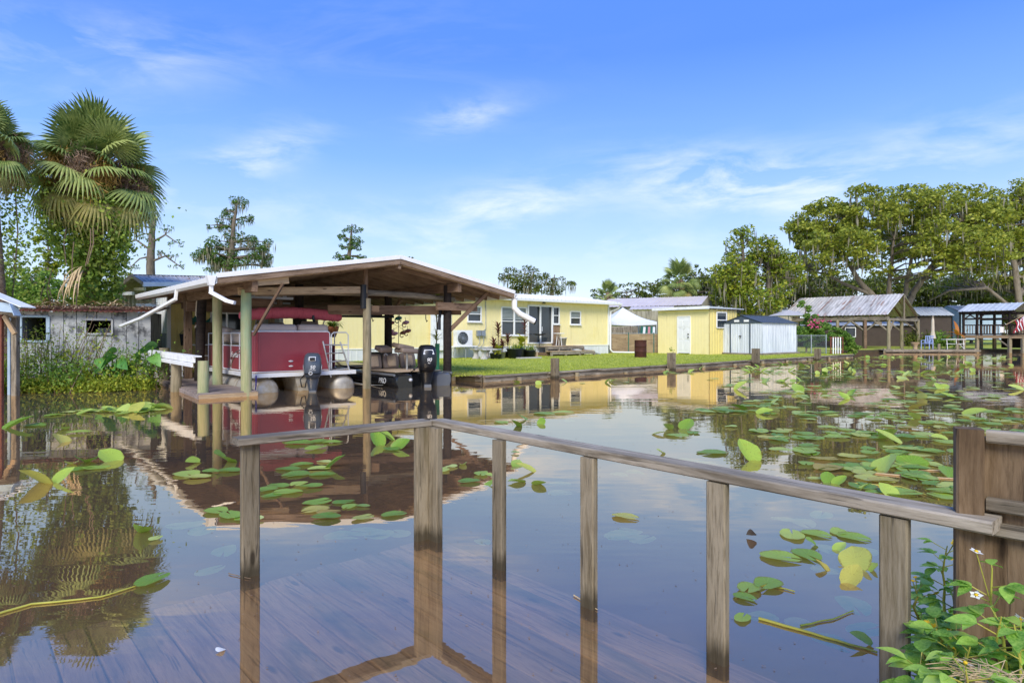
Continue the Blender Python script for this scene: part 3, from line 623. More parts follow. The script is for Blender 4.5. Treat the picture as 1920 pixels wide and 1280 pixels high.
# gutters
def gutter(a, sgn, b0, b1):
    prof = [(0, 0), (0, -.12), (.06, -.15), (.13, -.10), (.14, 0), (.13, 0), (.12, -.085), (.06, -.13), (.012, -.11), (.012, 0)]
    MB().prism([(a + sgn * x, b0, EZ + .03 + z) for x, z in prof], (0, b1 - b0, 0)).build('gutter', MT['white_trim'], bh)
gutter(RA0, -1, RB0 - .06, RB1); gutter(RA1, 1, RB0 - .06, RB1)
MB().prism([(RA0 - .02, RB0 - .085, EZ + .06), (RA0 - .2, RB0 - .085, EZ + .06), (RA0 - .15, RB0 - .085, EZ - .14), (RA0 - .06, RB0 - .085, EZ - .14)], (0, .16, 0)).build('gutter_head', MT['white_trim'], bh)
def spout(pts, wd, nm='downspout'):
    m = MB()
    for p, q in zip(pts, pts[1:]):
        d = (Vector(q) - Vector(p)).normalized(); m.bar(Vector(p) - d * .02, Vector(q) + d * .02, wd, wd * .8)
    m.build(nm, MT['white_trim'], bh)
spout([(RA0 - .1, RB0 + .0, EZ - .1), (RA0 - .1, RB0, EZ - .28), (RA0 + .12, RB0 - .3, EZ - .46), (RA0 + .22, RB0 - .42, EZ - .5)], .085)
spout([(RA0 - .1, 2.3, EZ - .1), (RA0 - .12, 2.3, EZ - .3), (RA0 - .5, 4.2, EZ - .72), (RA0 - .75, 5.6, EZ - .92)], .085)
MB().tube([(RA1 + .08, RB0 + .05, EZ - .1), (RA1 + .06, RB0 + .03, EZ - .38), (RA1 + .2, RB0 - .05, EZ - .55), (RA1 + .62, RB0 - .25, EZ - .78)], .085, 12, caps=False).build('downspout', MT['white_trim'], bh)
MB().tube([(RA1 + .6, RB0 - .24, EZ - .77), (RA1 + .635, RB0 - .257, EZ - .788)], .088, 12).build('spout_mouth', MT['black_metal'], bh)
# shop lights under the roof
for (a, b) in ((1.4, 2.6), (2.4, 5.4)): MB().box((a, b, 2.35), (1.3, .16, .06)).build('shop_light', MT['white_metal'], bh)
MB().tube([(.05, 4.3, 2.35), (.02, 4.28, 1.9), (.1, 4.26, 1.75), (.0, 4.3, 1.55)], .018, 6).build('hanging_rope', MT['rope'], bh)
MB().tube([(1.1, 5.2, 2.4), (1.1, 5.2, 1.15)], .03, 8).build('hanging_pipe', MT['white_trim'], bh)

# storage room behind the slips
rm = thing('storage_room', 'yellow corrugated metal storage room at the back of the boathouse', 'shed', L(0, 7.25, 0), RZ)
def rib(p, u, v, n, nm='wall_panel', mat=None, pitch=.2, amp=.03): return MB().sheet(p, u, v, n, pitch, amp, .004, 'rib').build(nm, mat or MT['yellow_metal'], rm)
rib((0, 0, .15), (1.18, 0, 0), (0, 0, 2.45), (0, -1, 0))
rib((1.2, 0, .15), (.95, 0, 0), (0, 0, .95), (0, -1, 0)); rib((1.2, 0, 2.05), (.95, 0, 0), (0, 0, .6), (0, -1, 0))
rib((2.17, 0, .15), (.5, 0, 0), (0, 0, 2.5), (0, -1, 0)); rib((2.7, 0, 2.2), (.75, 0, 0), (0, 0, .5), (0, -1, 0))
MB().box((1.67, .06, 1.57), (.96, .03, .98)).build('window_pane', MT['glass'], rm)
wf = MB()
for (x, z, sx, sz) in ((1.67, 1.09, 1.0, .05), (1.67, 2.06, 1.0, .05), (1.19, 1.57, .05, 1.0), (2.15, 1.57, .05, 1.0), (1.67, 1.5, .95, .04)): wf.box((x, -.02, z), (sx, .06, sz))
wf.build('window_frame', MT['white_trim'], rm)
MB().box((3.06, .03, 1.18), (.72, .05, 2.0)).build('door', M('grey_door', st('#9a9d98', '#adb0aa'), scale=2, bump=.02), rm)
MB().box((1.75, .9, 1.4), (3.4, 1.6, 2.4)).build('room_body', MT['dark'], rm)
MB().sheet((-.03, 1.75, .15), (0, -1.75, 0), (0, 0, 1.25), (-1, 0, 0), .2, .03, .004, 'rib').build('side_panel', MT['galv'], rm)
MB().sheet((-.02, 1.75, 1.4), (0, -1.75, 0), (0, 0, 1.25), (-1, 0, 0), .35, .01, .004, 'rib').build('side_panel', MT['white_paint'], rm)
MB().box((-.03, -.03, 1.35), (.1, .1, 2.5)).build('corner_trim', MT['white_trim'], rm)
MB().box((1.75, .9, 2.66), (3.7, 2.1, .05)).build('roof', MT['tin'], rm)
MB().box((3.49, .02, 1.3), (.09, .08, 2.6)).build('corner_trim', MT['white_trim'], rm)
# wall things on the yellow wall
fo = thing('fish_sign', 'green fish shaped sign hung on the yellow corrugated wall', 'sign', L(.72, 7.12, 1.78), RZ)
MB().lathe([(0, -.36), (.05, -.3), (.11, -.1), (.125, .05), (.09, .2), (.03, .3), (.0, .33)], n=14, sy=.3).build('fish_body', MT['teal'], fo, (0, 0, 0), (0, R(90), 0))
MB().prism([(.28, -.02, 0), (.44, -.02, .13), (.40, -.02, 0), (.44, -.02, -.13)], (0, .03, 0)).build('tail_fin', MT['teal'], fo)
MB().prism([(-.1, -.02, .09), (.02, -.02, .2), (.12, -.02, .08)], (0, .03, 0)).build('back_fin', MT['teal'], fo)
for (a, cx, lab) in ((.38, 'pot', 'dark hanging bucket on the yellow wall beside the square brown post'), (.95, 'flagred', 'red bucket hung on the yellow wall behind the dark pile')):
    t = thing('bucket', lab, 'bucket', L(a, 7.05, 1.02), RZ); MB().lathe([(0, 0), (.11, 0), (.15, .34), (.16, .36), (.14, .35), (.1, .03), (0, .03)], n=14).build('bucket_body', MT[cx], t); MB().tube([(-.15, 0, .35), (0, 0, .5), (.15, 0, .35)], .008, 5).build('handle', MT['black_metal'], t)
pl = thing('plywood_sheet', 'brown plywood sheet leaning against the yellow wall by the boat', 'board', L(1.25, 6.7, 0), RZ)
beam('board_sheet', (-.3, 0, 0.2), (-.3, .22, 1.75), .62, .03, MT['brown_wood'], pl, up=(0, -1, .1))
sb = thing('shelf_rack', 'white metal shelf rack against the yellow wall under the fish sign', 'rack', L(.5, 6.75, .2), RZ)
for x in (0, .7):
    for y in (0, .3): beam('leg', (x, y, 0), (x, y, .85), .03, .03, MT['white_trim'], sb)
for z in (.15, .5, .84): beam('shelf', (-.02, .15, z), (.72, .15, z), .34, .025, MT['white_trim'], sb)

# ------------------------------------------------------------------ dock beside the slip
dkk = thing('side_dock', 'grey brown board dock along the left side of the pontoon boat', 'dock', O, RZ)
nb = 42
for i in range(nb):
    b = -.02 + i * .142; la = -.98 + .06 * b
    beam('dock_board', (la, b, .1 + U(-.003, .003)), (.2, b, .1 + U(-.003, .003)), .135, .035, MT['dock_wood'], dkk)
beam('edge_board', (-1.0, -.1, .03), (.22, -.1, .03), .03, .11, MT['pale_wood'], dkk)
beam('edge_board', (-1.0, -.08, .035), (-.64, 5.9, .035), .035, .1, MT['dock_wood'], dkk)
beam('edge_board', (.22, -.08, .035), (.22, 5.9, .035), .035, .1, MT['dock_wood'], dkk)
dr = thing('dock_guard_rail', 'white painted guard rail on stubby round posts along the dock', 'railing', O, RZ)
pts = [(-.86, .12, .8, .115), (-.93, 2.2, .68, .125), (-.66, 4.75, 1.0, .13)]
for i, (a, b, z, r) in enumerate(pts): rough_pile(r, -.9, z, 14, seed=30 + i).build('round_post', MT['green_pile'] if i == 0 else MT['pile'], dr, (a, b, 0))
beam('white_rail', (-1.02, .2, .82), (-1.0, 4.9, .86), .05, .12, MT['white_paint'], dr); beam('white_rail', (-1.06, .22, .71), (-1.04, 4.88, .74), .05, .09, MT['white_paint'], dr)
beam('white_rail', (-.96, .15, .895), (-.94, 4.95, .93), .16, .03, MT['white_paint'], dr)
st_ = thing('white_stair_rail', 'small white stepped rack standing at the back of the dock', 'rack', L(-.3, 5.55, .12), RZ)
for z in (.05, .22, .39, .56): beam('slat', (-.45, 0, z), (.3, 0, z), .09, .03, MT['white_paint'], st_)
for x in (-.4, .25): beam('upright', (x, 0, 0), (x, 0, .62), .04, .06, MT['white_paint'], st_)
for i, (a, lab) in enumerate(((-1.5, 'white board gate panel beside the old grey shed'), (-.75, 'low grey metal fence panel before the yellow storage room'))):
    t = thing('fence_panel', lab, 'fence', L(a, 6.9, .2), RZ)
    for k in range(5): beam('board', (k * .155 - .35, 0, 0), (k * .155 - .35, 0, 1.35 - i * .15), .145, .02, MT['white_paint'] if i == 0 else MT['galv'], t, up=(0, 1, 0))
    beam('rail', (-.43, .02, 1.32 - i * .14), (.35, .02, 1.32 - i * .14), .05, .06, MT['galv'] if i else MT['pale_wood'], t)

# ------------------------------------------------------------------ pontoon boat (x across, y forward from the stern)
pb = thing('pontoon_boat', 'red pontoon boat with beige seats and grey outboard moored under the boathouse', 'boat', L(1.58, .42, 0), RZ)
for sx in (-.98, .98):
    prof = [(0, -.02), (.12, -.01), (.26, .035), (.315, .1), (.315, 4.0), (.27, 4.4), (.17, 4.75), (.0, 4.95)]
    m = MB(); m.lathe(prof, n=20); o = m.build('pontoon_tube', MT['tube'], pb, (sx, 0, .03), (R(-90), 0, 0))
    for y in (1.2, 2.4, 3.6): MB().lathe([(.318, y), (.324, y + .01), (.318, y + .03)], n=20).build('weld_seam', MT['alu'], o)
    for s in (-1, 1): MB().bar((sx + s * .12, .3, .28), (sx + s * .2, .3, .37), .02, .04).build('tube_bracket', MT['alu'], pb)
MB().prism([(-1.25, 0, .37), (1.25, 0, .37), (1.25, 0, .455), (-1.25, 0, .455)], (0, 4.7, 0)).build('deck_frame', MT['white_metal'], pb)
MB().box((0, 2.35, .462), (2.44, 4.66, .012)).build('deck_carpet', MT['tan'], pb)
MB().bar((-1.27, -.02, .41), (1.27, -.02, .41), .045, .1).build('stern_rub_rail', MT['white_metal'], pb)
for s in (-1, 1): MB().bar((s * 1.27, 0, .41), (s * 1.27, 4.7, .41), .04, .1).build('side_rub_rail', MT['white_metal'], pb)
FZ0, FZ1 = .49, 1.44
def panel(pts, nm='fence_panel', z0=FZ0, z1=FZ1 - .02, mat='red'):
    m = MB()
    for p, q in zip(pts, pts[1:]): m.bar((p[0], p[1], (z0 + z1) / 2), (q[0], q[1], (z0 + z1) / 2), .03, z1 - z0, ch=.002)
    return m.build(nm, MT[mat], pb)
def arc(cx, cy, r, a0, a1, n=6): return [(cx + r * math.cos(R(a0 + (a1 - a0) * i / n)), cy + r * math.sin(R(a0 + (a1 - a0) * i / n))) for i in range(n + 1)]
sternL = arc(-1.05, .38, .16, 180, 270, 5)
panel(sternL + [(.66, .22)], z1=FZ1 - .01)
panel([(-1.21, .38), (-1.21, 3.9)], z1=1.08)
panel([(1.21, 1.1), (1.21, 3.9)], z1=1.08)
panel([(.66, .225), (.66, .9)], z1=1.2)
def rail(pts, nm='rail', r=.017, mat='white_metal'): return MB().tube(pts, r, 8).build(nm, MT[mat], pb)
rail([(-1.22, .5, FZ1)] + [(x, y, FZ1) for x, y in sternL] + [(.6, .22, FZ1), (.655, .22, FZ1 - .02), (.67, .22, FZ1 - .07), (.67, .22, FZ0 - .02)], r=.02)
rail([(x, y, FZ0 - .012) for x, y in sternL] + [(.67, .22, FZ0 - .012)], r=.016)
for s in (-1, 1):
    y0 = .5 if s < 0 else 1.1
    rail([(s * 1.22, y0, FZ1 - .04), (s * 1.22, 3.9, FZ1 - .04)]); rail([(s * 1.22, y0, 1.09), (s * 1.22, 3.9, 1.09)]); rail([(s * 1.22, y0, FZ0), (s * 1.22, 3.9, FZ0)])
    for y in np.linspace(y0 + .02, 3.9, 6): rail([(s * 1.22, y, FZ0), (s * 1.22, y, FZ1 - .04)], 'stanchion')
rail([(-1.22, 3.9, FZ1 - .04), (-.9, 4.4, FZ1 - .04), (.9, 4.4, FZ1 - .04), (1.22, 3.9, FZ1 - .04)], 'bow_rail')
panel([(-1.21, 3.9), (-.9, 4.4), (.9, 4.4), (1.21, 3.9)], 'bow_panel', z1=1.08)
# gate and ladder at the stern's right
rail([(.72, .22, FZ0), (.72, .22, 1.36), (.78, .22, 1.42), (1.12, .22, 1.42), (1.18, .22, 1.36), (1.18, .22, FZ0)], 'gate_frame')
rail([(.72, .22, 1.1), (1.18, .22, 1.1)], 'gate_bar')
ld = MB().tube([(.6, -.02, .3), (.44, .1, 1.2)], .02, 8).tube([(1.13, -.03, .36), (.9, .1, 1.18)], .02, 8)
for t in (.18, .42, .66, .9): ld.tube([(.6 - .16 * t, -.02 + .12 * t, .3 + .9 * t), (1.13 - .23 * t, -.03 + .13 * t, .36 + .82 * t)], .016, 8)
ld.build('boarding_ladder', MT['alu'], pb)
# red side decal and name
swoosh = MB(); cs = [( -1.232, .75 + 1.25 * math.cos(R(a)) , .55 + .46 * math.sin(R(a))) for a in range(0, 95, 8)]
for j, (k, z) in enumerate(((1.0, 0), (.86, .0))): swoosh.tube([(x, .75 + (y - .75) * k, .55 + (zz - .55) * k) for x, y, zz in cs], [.022 - .014 * i / len(cs) for i in range(len(cs))], 6)
swoosh.build('swoosh_decal', MT['taupe'], pb)
mesh_obj('name_lettering', TXT['logo'], MT['letter'], pb, (-1.235, 1.55, .86), (R(90), 0, R(-90)))
for z in (.72, .6): MB().lathe([(0, -.004), (.055, -.004), (.06, 0), (.055, .006), (0, .008)], n=16, sy=.35).build('stern_light', MT['white_metal'], pb, (-.33, .2, z), (R(90), 0, 0))
# seats
def cushion(name, c, s, mat='vinyl', rot=(0, 0, 0)):
    m = MB(); sx, sy, sz = (k / 2 for k in s); r = min(s) * .3; rings = []
    def ring(kx, ky, z):
        pts = []
        for (qx, qy) in ((1, 1), (-1, 1), (-1, -1), (1, -1)):
            a0 = {(1, 1): 0, (-1, 1): 90, (-1, -1): 180, (1, -1): 270}[(qx, qy)]
            for a in (0, 30, 60, 90):
                pts.append(Vector((qx * (sx - r) * 1.0 + kx * r * math.cos(R(a0 + a)), qy * (sy - r) + ky * r * math.sin(R(a0 + a)), z)))
        return pts
    for (k, z) in ((.1, -sz), (.75, -sz * .85), (1, -sz * .5), (1.05, 0), (1, sz * .5), (.75, sz * .85), (.1, sz)): rings.append(ring(k, k, z))
    m.loft(rings); return m.build(name, MT[mat], pb, c, rot)
cushion('seat_back', (-.62, .43, 1.44), (1.0, .3, .36)); cushion('seat_back', (.3, .45, 1.44), (.8, .3, .36))
cushion('seat_cushion', (-.3, .75, .95), (1.6, .55, .22)); cushion('seat_back', (-.98, 1.6, 1.3), (.3, 1.5, .34)); cushion('seat_back', (-.98, 3.0, 1.34), (.34, .5, .4), 'vinyl', (0, R(12), 0))
cushion('seat_back', (-.98, 3.6, 1.38), (.34, .45, .42)); cushion('captain_seat', (.62, 1.35, 1.36), (.48, .16, .72), 'taupe'); cushion('captain_seat', (.3, 2.9, 1.4), (.46, .16, .6), 'taupe')
cushion('seat_cushion', (.6, 1.6, 1.02), (.5, .5, .16), 'taupe')
MB().box((.5, 2.2, .9), (.75, .5, .9)).build('helm_console', MT['vinyl'], pb)
MB().prism([(.02, 1.93, 1.34), (.02, 2.3, 1.34), (.02, 2.3, 1.62), (.02, 2.05, 1.58)], (.95, 0, 0)).build('dashboard', MT['black'], pb)
for x in (.2, .4, .62): MB().lathe([(0, 0), (.055, 0), (.055, .02), (0, .02)], n=14).build('gauge', MT['silver'], pb, (x, 1.95, 1.5), (R(75), 0, 0))
MB().tube([(.62 + .17 * math.cos(R(a)), 1.86 + .05 * math.sin(R(a)), 1.42 + .16 * math.sin(R(a))) for a in range(0, 361, 24)], .016, 8).build('steering_wheel', MT['black'], pb)
# folded bimini in its canvas boot
bm = []; rngb = random.Random(4); k = 34; prev = []
for i in range(k + 1):
    t = i / k; x = -1.3 + 2.62 * t; r = .145 * (1 - .25 * (2 * t - 1) ** 8) * (.75 if i in (0, k) else 1) * (1 + .05 * math.sin(i * 2.3) + .03 * rngb.uniform(-1, 1))
    prev.append([Vector((x, .95 + math.cos(R(q)) * r * .9, 1.83 + .09 * math.sin(t * math.pi) + math.sin(R(q)) * r)) for q in range(0, 360, 24)])
MB().loft(prev).build('folded_bimini', MT['canvas'], pb)
for x in (-.9, .85): MB().tube([(x, .95, 1.72), (x + .1, 1.4, 1.45), (x + .12, 1.9, 1.2)], .016, 8).build('bimini_frame', MT['alu'], pb)
MB().tube([(.5, .83, 1.86), (.5, .82, 1.76), (.53, .83, 1.7)], [.03, .04, .03], 8).build('bimini_strap', MT['black'], pb)
for (x, m_) in ((-.15, 'white_trim'), (.02, 'silver')): MB().lathe([(0, 0), (.035, 0), (.035, .14), (.015, .18), (.015, .21), (0, .21)], n=10).build('drink_bottle', MT[m_], pb, (x, 2.0, 1.34))
# motor pod and outboard
MB().prism([(-.3, .02, .35), (.28, .02, .35), (.2, .02, -.05), (-.2, .02, -.05)], (0, .9, 0)).build('motor_pod', MT['tube'], pb)
def outboard(parent, x, y, zt, sc, cowl, trim, num, sub, emblem=True, window=False):
    lx, ly = x, y; x = y = 0.0; s = sc
    def ring(w, d, z, yo=0): return [Vector((x + w * s * math.copysign(abs(math.cos(R(a))) ** .6, math.cos(R(a))), y + yo * s + d * s * math.copysign(abs(math.sin(R(a))) ** .6, math.sin(R(a))), zt + z * s)) for a in range(0, 360, 20)]
    o = MB().loft([ring(.03, .05, .0, .06), ring(.12, .17, -.008, .04), ring(.165, .23, -.05, .02), ring(.19, .26, -.14), ring(.2, .275, -.3), ring(.195, .27, -.42), ring(.175, .25, -.52, .02), ring(.15, .22, -.58, .04), ring(.06, .1, -.6, .05)]).build('outboard_motor', MT[cowl], parent)
    MB().loft([ring(.15, .2, -.57, .05), ring(.12, .18, -.7, .08), ring(.095, .16, -.85, .1), ring(.07, .15, -1.15, .1)]).build('motor_leg', MT['motor' if cowl == 'motor' else 'black'], o)
    MB().loft([ring(.198, .276, -.455, .0), ring(.188, .27, -.475, 0)]).build('cowl_seam', MT['black'], o)
    MB().box((x, y + .02 * s, zt - .90 * s), (.15 * s, .3 * s, .09 * s)).build('anti_vent_plate', MT['graygel'], o)
    fy = y - .278 * s
    if window: MB().prism([(x - .09 * s, fy + .045, zt - .1 * s), (x + .09 * s, fy + .045, zt - .1 * s), (x + .12 * s, fy + .02, zt - .2 * s), (x - .12 * s, fy + .02, zt - .2 * s)], (0, .06, 0)).build('cowl_window', MT['silver'], o)
    else:
        MB().bar((x - .075 * s, fy + .03, zt - .13 * s), (x + .075 * s, fy + .03, zt - .13 * s), .1, .1 * s, ch=.02).build('handle_surround', MT['silver'], o)
        MB().bar((x - .055 * s, fy + .01, zt - .13 * s), (x + .055 * s, fy + .01, zt - .13 * s), .1, .065 * s, ch=.015).build('handle_recess', MT['black'], o)
    mesh_obj('horsepower_number', TXT[num], MT['letter'], o, (x, fy - .004, zt - .32 * s), (R(90), 0, 0), (.8, .8, 1))
    mesh_obj('motor_lettering', TXT[sub], MT['letter'], o, (x, fy - .004, zt - .385 * s), (R(90), 0, 0), (.8, .8, 1))
    if emblem: MB().lathe([(.03, 0), (.045, 0), (.045, .006), (.03, .006), (.03, 0)], n=18).build('round_emblem', MT['silver'], o, (x - .04, fy + .006, zt - .45 * s), (R(90), 0, 0)); 
    for sg in (-1, 1):
        if emblem: MB().bar((x + sg * .197 * s, fy + .07 * s, zt - .33 * s), (x + sg * .203 * s, fy + .25 * s, zt - .3 * s), .008, .06 * s).build('side_stripe', MT['silver'], o)
    o.location = (lx, ly, 0); o.rotation_euler = (0, 0, R(-24)); return o
outboard(pb, -.02, -.36, .93, 1.05, 'motor', 'silver', '50', 'four')
MB().tube([(-.16, -.2, .4), (-.3, -.3, .3), (-.28, -.35, .12), (-.18, -.3, .1), (-.12, -.25, .3)], .014, 6).build('motor_cables', MT['black'], pb)
MB().tube([(-1.24, -.05, .42), (-1.26, -.1, .2), (-1.27, -.08, .05), (-1.4, -.1, .14), (-1.55, -.1, .14)], .016, 6).build('mooring_line', MT['purple'], pb)

# ------------------------------------------------------------------ bass boat
bb = thing('bass_boat', 'black bass boat with folded brown seats and large black outboard', 'boat', L(4.38, -.42, 0), RZ)
def hull_ring(y):
    t = max(0, (y - 2.6) / 2.6); wdt = .86 * (1 - .82 * t ** 2.0) * (1 + .03 * math.sin(y)); zt = .36 + .16 * t ** 1.5; zb = -.18 + .3 * t ** 2
    pr = [(-.5, zb), (-.86, -.02 + .1 * t), (-.97, .12 + .1 * t), (-1.0, zt - .06), (-.93, zt), (-.6, zt + .02), (.6, zt + .02), (.93, zt), (1.0, zt - .06), (.97, .12 + .1 * t), (.86, -.02 + .1 * t), (.5, zb)]
    return [Vector((x * wdt, y, z)) for x, z in pr]
MB().loft([hull_ring(y) for y in np.linspace(.35, 5.2, 14)]).build('hull', MT['hull'], bb)
for s in (-1, 1):                               # the two sponsons at the transom
    rg = []
    for y, k, zt in ((-.06, .8, .31), (.0, .95, .335), (.12, 1, .345), (.36, 1, .36)):
        rg.append([Vector((s * (.6 + (x) * .27 * k), y, z * (zt / .36))) for x, z in ((-1, -.12), (-.2, -.16), (.8, -.05), (1.02, .12), (1.0, .28), (.85, .35), (-.8, .36), (-1, .3))])
    MB().loft(rg if s > 0 else [r[::-1] for r in rg]).build('sponson', MT['graygel'] if s > 0 else MT['hull'], bb)
MB().box((0, .3, .1), (.7, .1, .45)).build('transom', MT['hull'], bb)
for s in (-1, 1): MB().tube([(s * .875 * (1 - .8 * max(0, (y - 2.6) / 2.6) ** 2), y, .33 + .16 * max(0, (y - 2.6) / 2.6) ** 1.5) for y in np.linspace(.0, 5.0, 12)], .035, 8).build('gunwale', MT['graygel'], bb)
MB().box((0, 1.2, .395), (1.4, 1.9, .02)).build('rear_deck', MT['tan'], bb)
MB().box((0, 3.6, .42), (1.2, 1.8, .02)).build('front_deck', MT['tan'], bb)
mesh_obj('hull_lettering', TXT['pro'], MT['silver'], bb, (-.873, .62, .16), (R(84), 0, R(-90)))
MB().tube([(-.88, 2.4, .02), (-.89, 1.4, .0), (-.87, .6, .05)], [.02, .012, .004], 6).build('hull_stripe', MT['silver'], bb)
pb_, = (pb,); _pb = pb
def cush2(name, c, s, mat, rot=(0, 0, 0)):
    global pb
    pb = bb; o = cushion(name, c, s, mat, rot); pb = _pb; return o
for x in (-.55, 0, .55):
    cush2('seat_backrest', (x, 1.75, .62), (.5, .14, .42), 'taupe', (R(-14), 0, 0)); cush2('backrest_insert', (x, 1.675, .62), (.26, .07, .3), 'tan', (R(-14), 0, 0))
MB().tube([(.06, .95, .4), (.06, .95, .86)], .03, 10).build('seat_pedestal', MT['alu'], bb)
cush2('fishing_seat', (.05, .95, .92), (.52, .46, .13), 'taupe', (0, R(4), 0)); cush2('folded_backrest', (-.02, 1.02, 1.03), (.5, .42, .13), 'taupe', (R(6), R(10), 0)); cush2('folded_backrest', (-.35, 1.5, .97), (.44, .3, .14), 'taupe', (R(20), 0, R(15)))
MB().box((-.3, 1.95, .62), (.62, .4, .5)).build('console', MT['black'], bb)
for (x, z) in ((-.42, .62), (-.16, .78)): MB().lathe([(.03, 0), (.06, 0), (.06, .02), (.03, .02), (.03, 0)], n=16).build('console_gauge', MT['silver'], bb, (x, 1.74, z), (R(90), 0, 0))
outboard(bb, .0, -.16, 1.1, 1.2, 'black', 'silver', '90', 'hp', emblem=False, window=True)
MB().tube([(-.2, .1, .42), (-.35, .1, .58), (-.3, .15, .38), (-.15, .0, .55)], .016, 6).build('motor_cables', MT['black'], bb)
MB().lathe([(0, 0), (.05, 0), (.04, .05), (0, .06)], n=12).build('stern_eye', MT['silver'], bb, (-.45, -.07, .2), (R(90), 0, 0))

# ------------------------------------------------------------------ yellow house
HB = 11.2
hs = thing('yellow_house', 'long pale yellow house with white trim and white metal roof behind the lawn', 'house', L(0, HB, NG), RZ)
def ha(u): return LA(u, HB)
def hz(v, a): return LZ(v, a, HB) - NG
A0, A1, WH = 5.0, 25.0, 3.02
opens = []           # (a0,a1,z0,z1) openings in the front wall
def op(u0, u1, v0, v1):
    a0, a1 = ha(u0), ha(u1); am = (a0 + a1) / 2; return (a0, a1, hz(v1, am), hz(v0, am))
win1 = op(876, 901, 575, 602.5); win2 = op(939.5, 986, 576.5, 628); door = op(989, 1034, 573.5, 644); side = op(1036, 1047.5, 576, 607); win3 = op(1068.5, 1087.5, 584, 608)
opens = sorted([win1, win2, door, side, win3])
x = A0; SK = .5
wall = MB()
def wallpiece(a0, a1, z0, z1):
    MB().prism([(a0, 0, z0), (a1, 0, z0), (a1, 0, z1), (a0, 0, z1)], (0, .12, 0)).build('wall_panel', MT['yellow'], hs)
    k = a0 + .1 - (a0 % .2)
    m = MB()
    while k < a1 - .02:
        if k > a0 + .02: m.box((k, -.003, (z0 + z1) / 2), (.012, .008, z1 - z0))
        k += .2
    if m.v: tag(m.build('siding_battens', MT['yellow'], hs), kind='stuff')
for (a0, a1, z0, z1) in opens:
    wallpiece(x, a0, SK, WH)
    wallpiece(a0, a1, z1, WH)
    if z0 > SK + .05: wallpiece(a0, a1, SK, z0)
    x = a1
wallpiece(x, A1, SK, WH)
MB().prism([(A1 - .12, .12, SK), (A1, .12, SK), (A1, .12, WH), (A1 - .12, .12, WH)], (0, 6, 0)).build('end_wall', MT['yellow'], hs)
MB().sheet((A0, -.03, 0), (A1 - A0, 0, 0), (0, 0, SK), (0, -1, 0), .3, .012, .004, 'rib').build('skirting', MT['skirt'], hs)
MB().bar((A0, -.03, SK + .02), (A1, -.03, SK + .02), .06, .05).build('skirting_cap', MT['white_trim'], hs)
MB().box((A1, -.02, (WH + SK) / 2), (.1, .08, WH - SK)).build('corner_trim', MT['white_trim'], hs)
def window(o, parent, dbl=False, blind=.5, depth=.0, z=None, mull=True, frw=.06):
    a0, a1, z0, z1 = o; f = MB(); y = -.03
    for (p, q) in (((a0, y, z0), (a1, y, z0)), ((a0, y, z1), (a1, y, z1))): f.bar(p, q, .08, frw)
    for a in ([a0, a1] + ([(a0 + a1) / 2] if dbl else [])): f.bar((a, y, z0), (a, y, z1), frw if a in (a0, a1) else frw * 1.5, .08, up=(0, 1, 0))
    if mull: f.bar((a0, y + .01, (z0 + z1) / 2), (a1, y + .01, (z0 + z1) / 2), .06, .045)
    fr = f.build('window', MT['white_trim'], parent)
    MB().box(((a0 + a1) / 2, .04, (z0 + z1) / 2), (a1 - a0, .02, z1 - z0)).build('pane', MT['glass'], fr)
    if blind:
        n = max(3, int((z1 - z0) * blind / .07)); bl = MB()
        for i in range(n): bl.bar((a0 + .04, .022, z1 - .05 - i * .07), (a1 - .04, .022, z1 - .05 - i * .07), .012, .05)
        tag(bl.build('blind', MT['blind'], fr), kind='stuff')
    MB().bar((a0 - .06, -.06, z0 - .05), (a1 + .06, -.06, z0 - .05), .1, .04).build('sill', MT['white_trim'], fr)
    return fr
window(win1, hs, blind=.5); window(win2, hs, True, blind=.45); window(win3, hs, blind=.5); window(side, hs, blind=0)
a0, a1, z0, z1 = door; dm = (a0 + a1) / 2
f = MB()
for (p, q) in (((a0, -.04, z0 + .03), (a1, -.04, z0 + .03)), ((a0, -.04, z1), (a1, -.04, z1))): f.bar(p, q, .1, .08)
for a in (a0, dm, a1): f.bar((a, -.04, z0), (a, -.04, z1), .08, .1, up=(0, 1, 0))
fr = f.build('sliding_door', MT['white_trim'], hs)
for (p, q) in ((a0, dm), (dm, a1)): MB().box(((p + q) / 2, .05, (z0 + z1) / 2), (q - p, .02, z1 - z0)).build('pane', MT['glass'], fr)
MB().bar((dm + .09, -.1, 1.35), (dm + .09, -.1, 1.6), .03, .03).build('handle', MT['silver'], fr)
s0, s1 = side[0], side[1]
MB().box(((s0 + s1) / 2, -.02, (SK + side[2]) / 2), (s1 - s0 + .1, .04, side[2] - SK - .1)).build('patch_board', MT['osb'], hs)
# roof with ribs, eave, gutter
OV = .45
sl = Vector((0, 3.4, .50)); nv = Vector((0, -.50, 3.4)).normalized()
for i in range(7):
    wd = (A1 + .7 - A0 + .3) / 7
    MB().sheet((A0 - .3 + i * wd, -OV, WH + .06), (wd + .005, 0, 0), sl, nv, .3, .025, .004, 'rib').build('roof_sheet', MT['white_roof'], hs)
    MB().sheet((A0 - .3 + i * wd, -OV + 3.4, WH + .56), (wd + .005, 0, 0), (0, 3.6, -.5), (0, .5, 3.4), .3, .025, .004, 'rib').build('roof_sheet', MT['white_roof'], hs)
MB().prism([(A0 - .3, -OV, WH - .02), (A0 - .3, -OV, WH + .05), (A0 - .3, -OV + 3.4, WH + .54), (A0 - .3, 6.6, WH + .05), (A0 - .3, 6.6, WH - .02)], (A1 + .9 - A0, 0, 0)).build('roof_body', MT['white_trim'], hs)
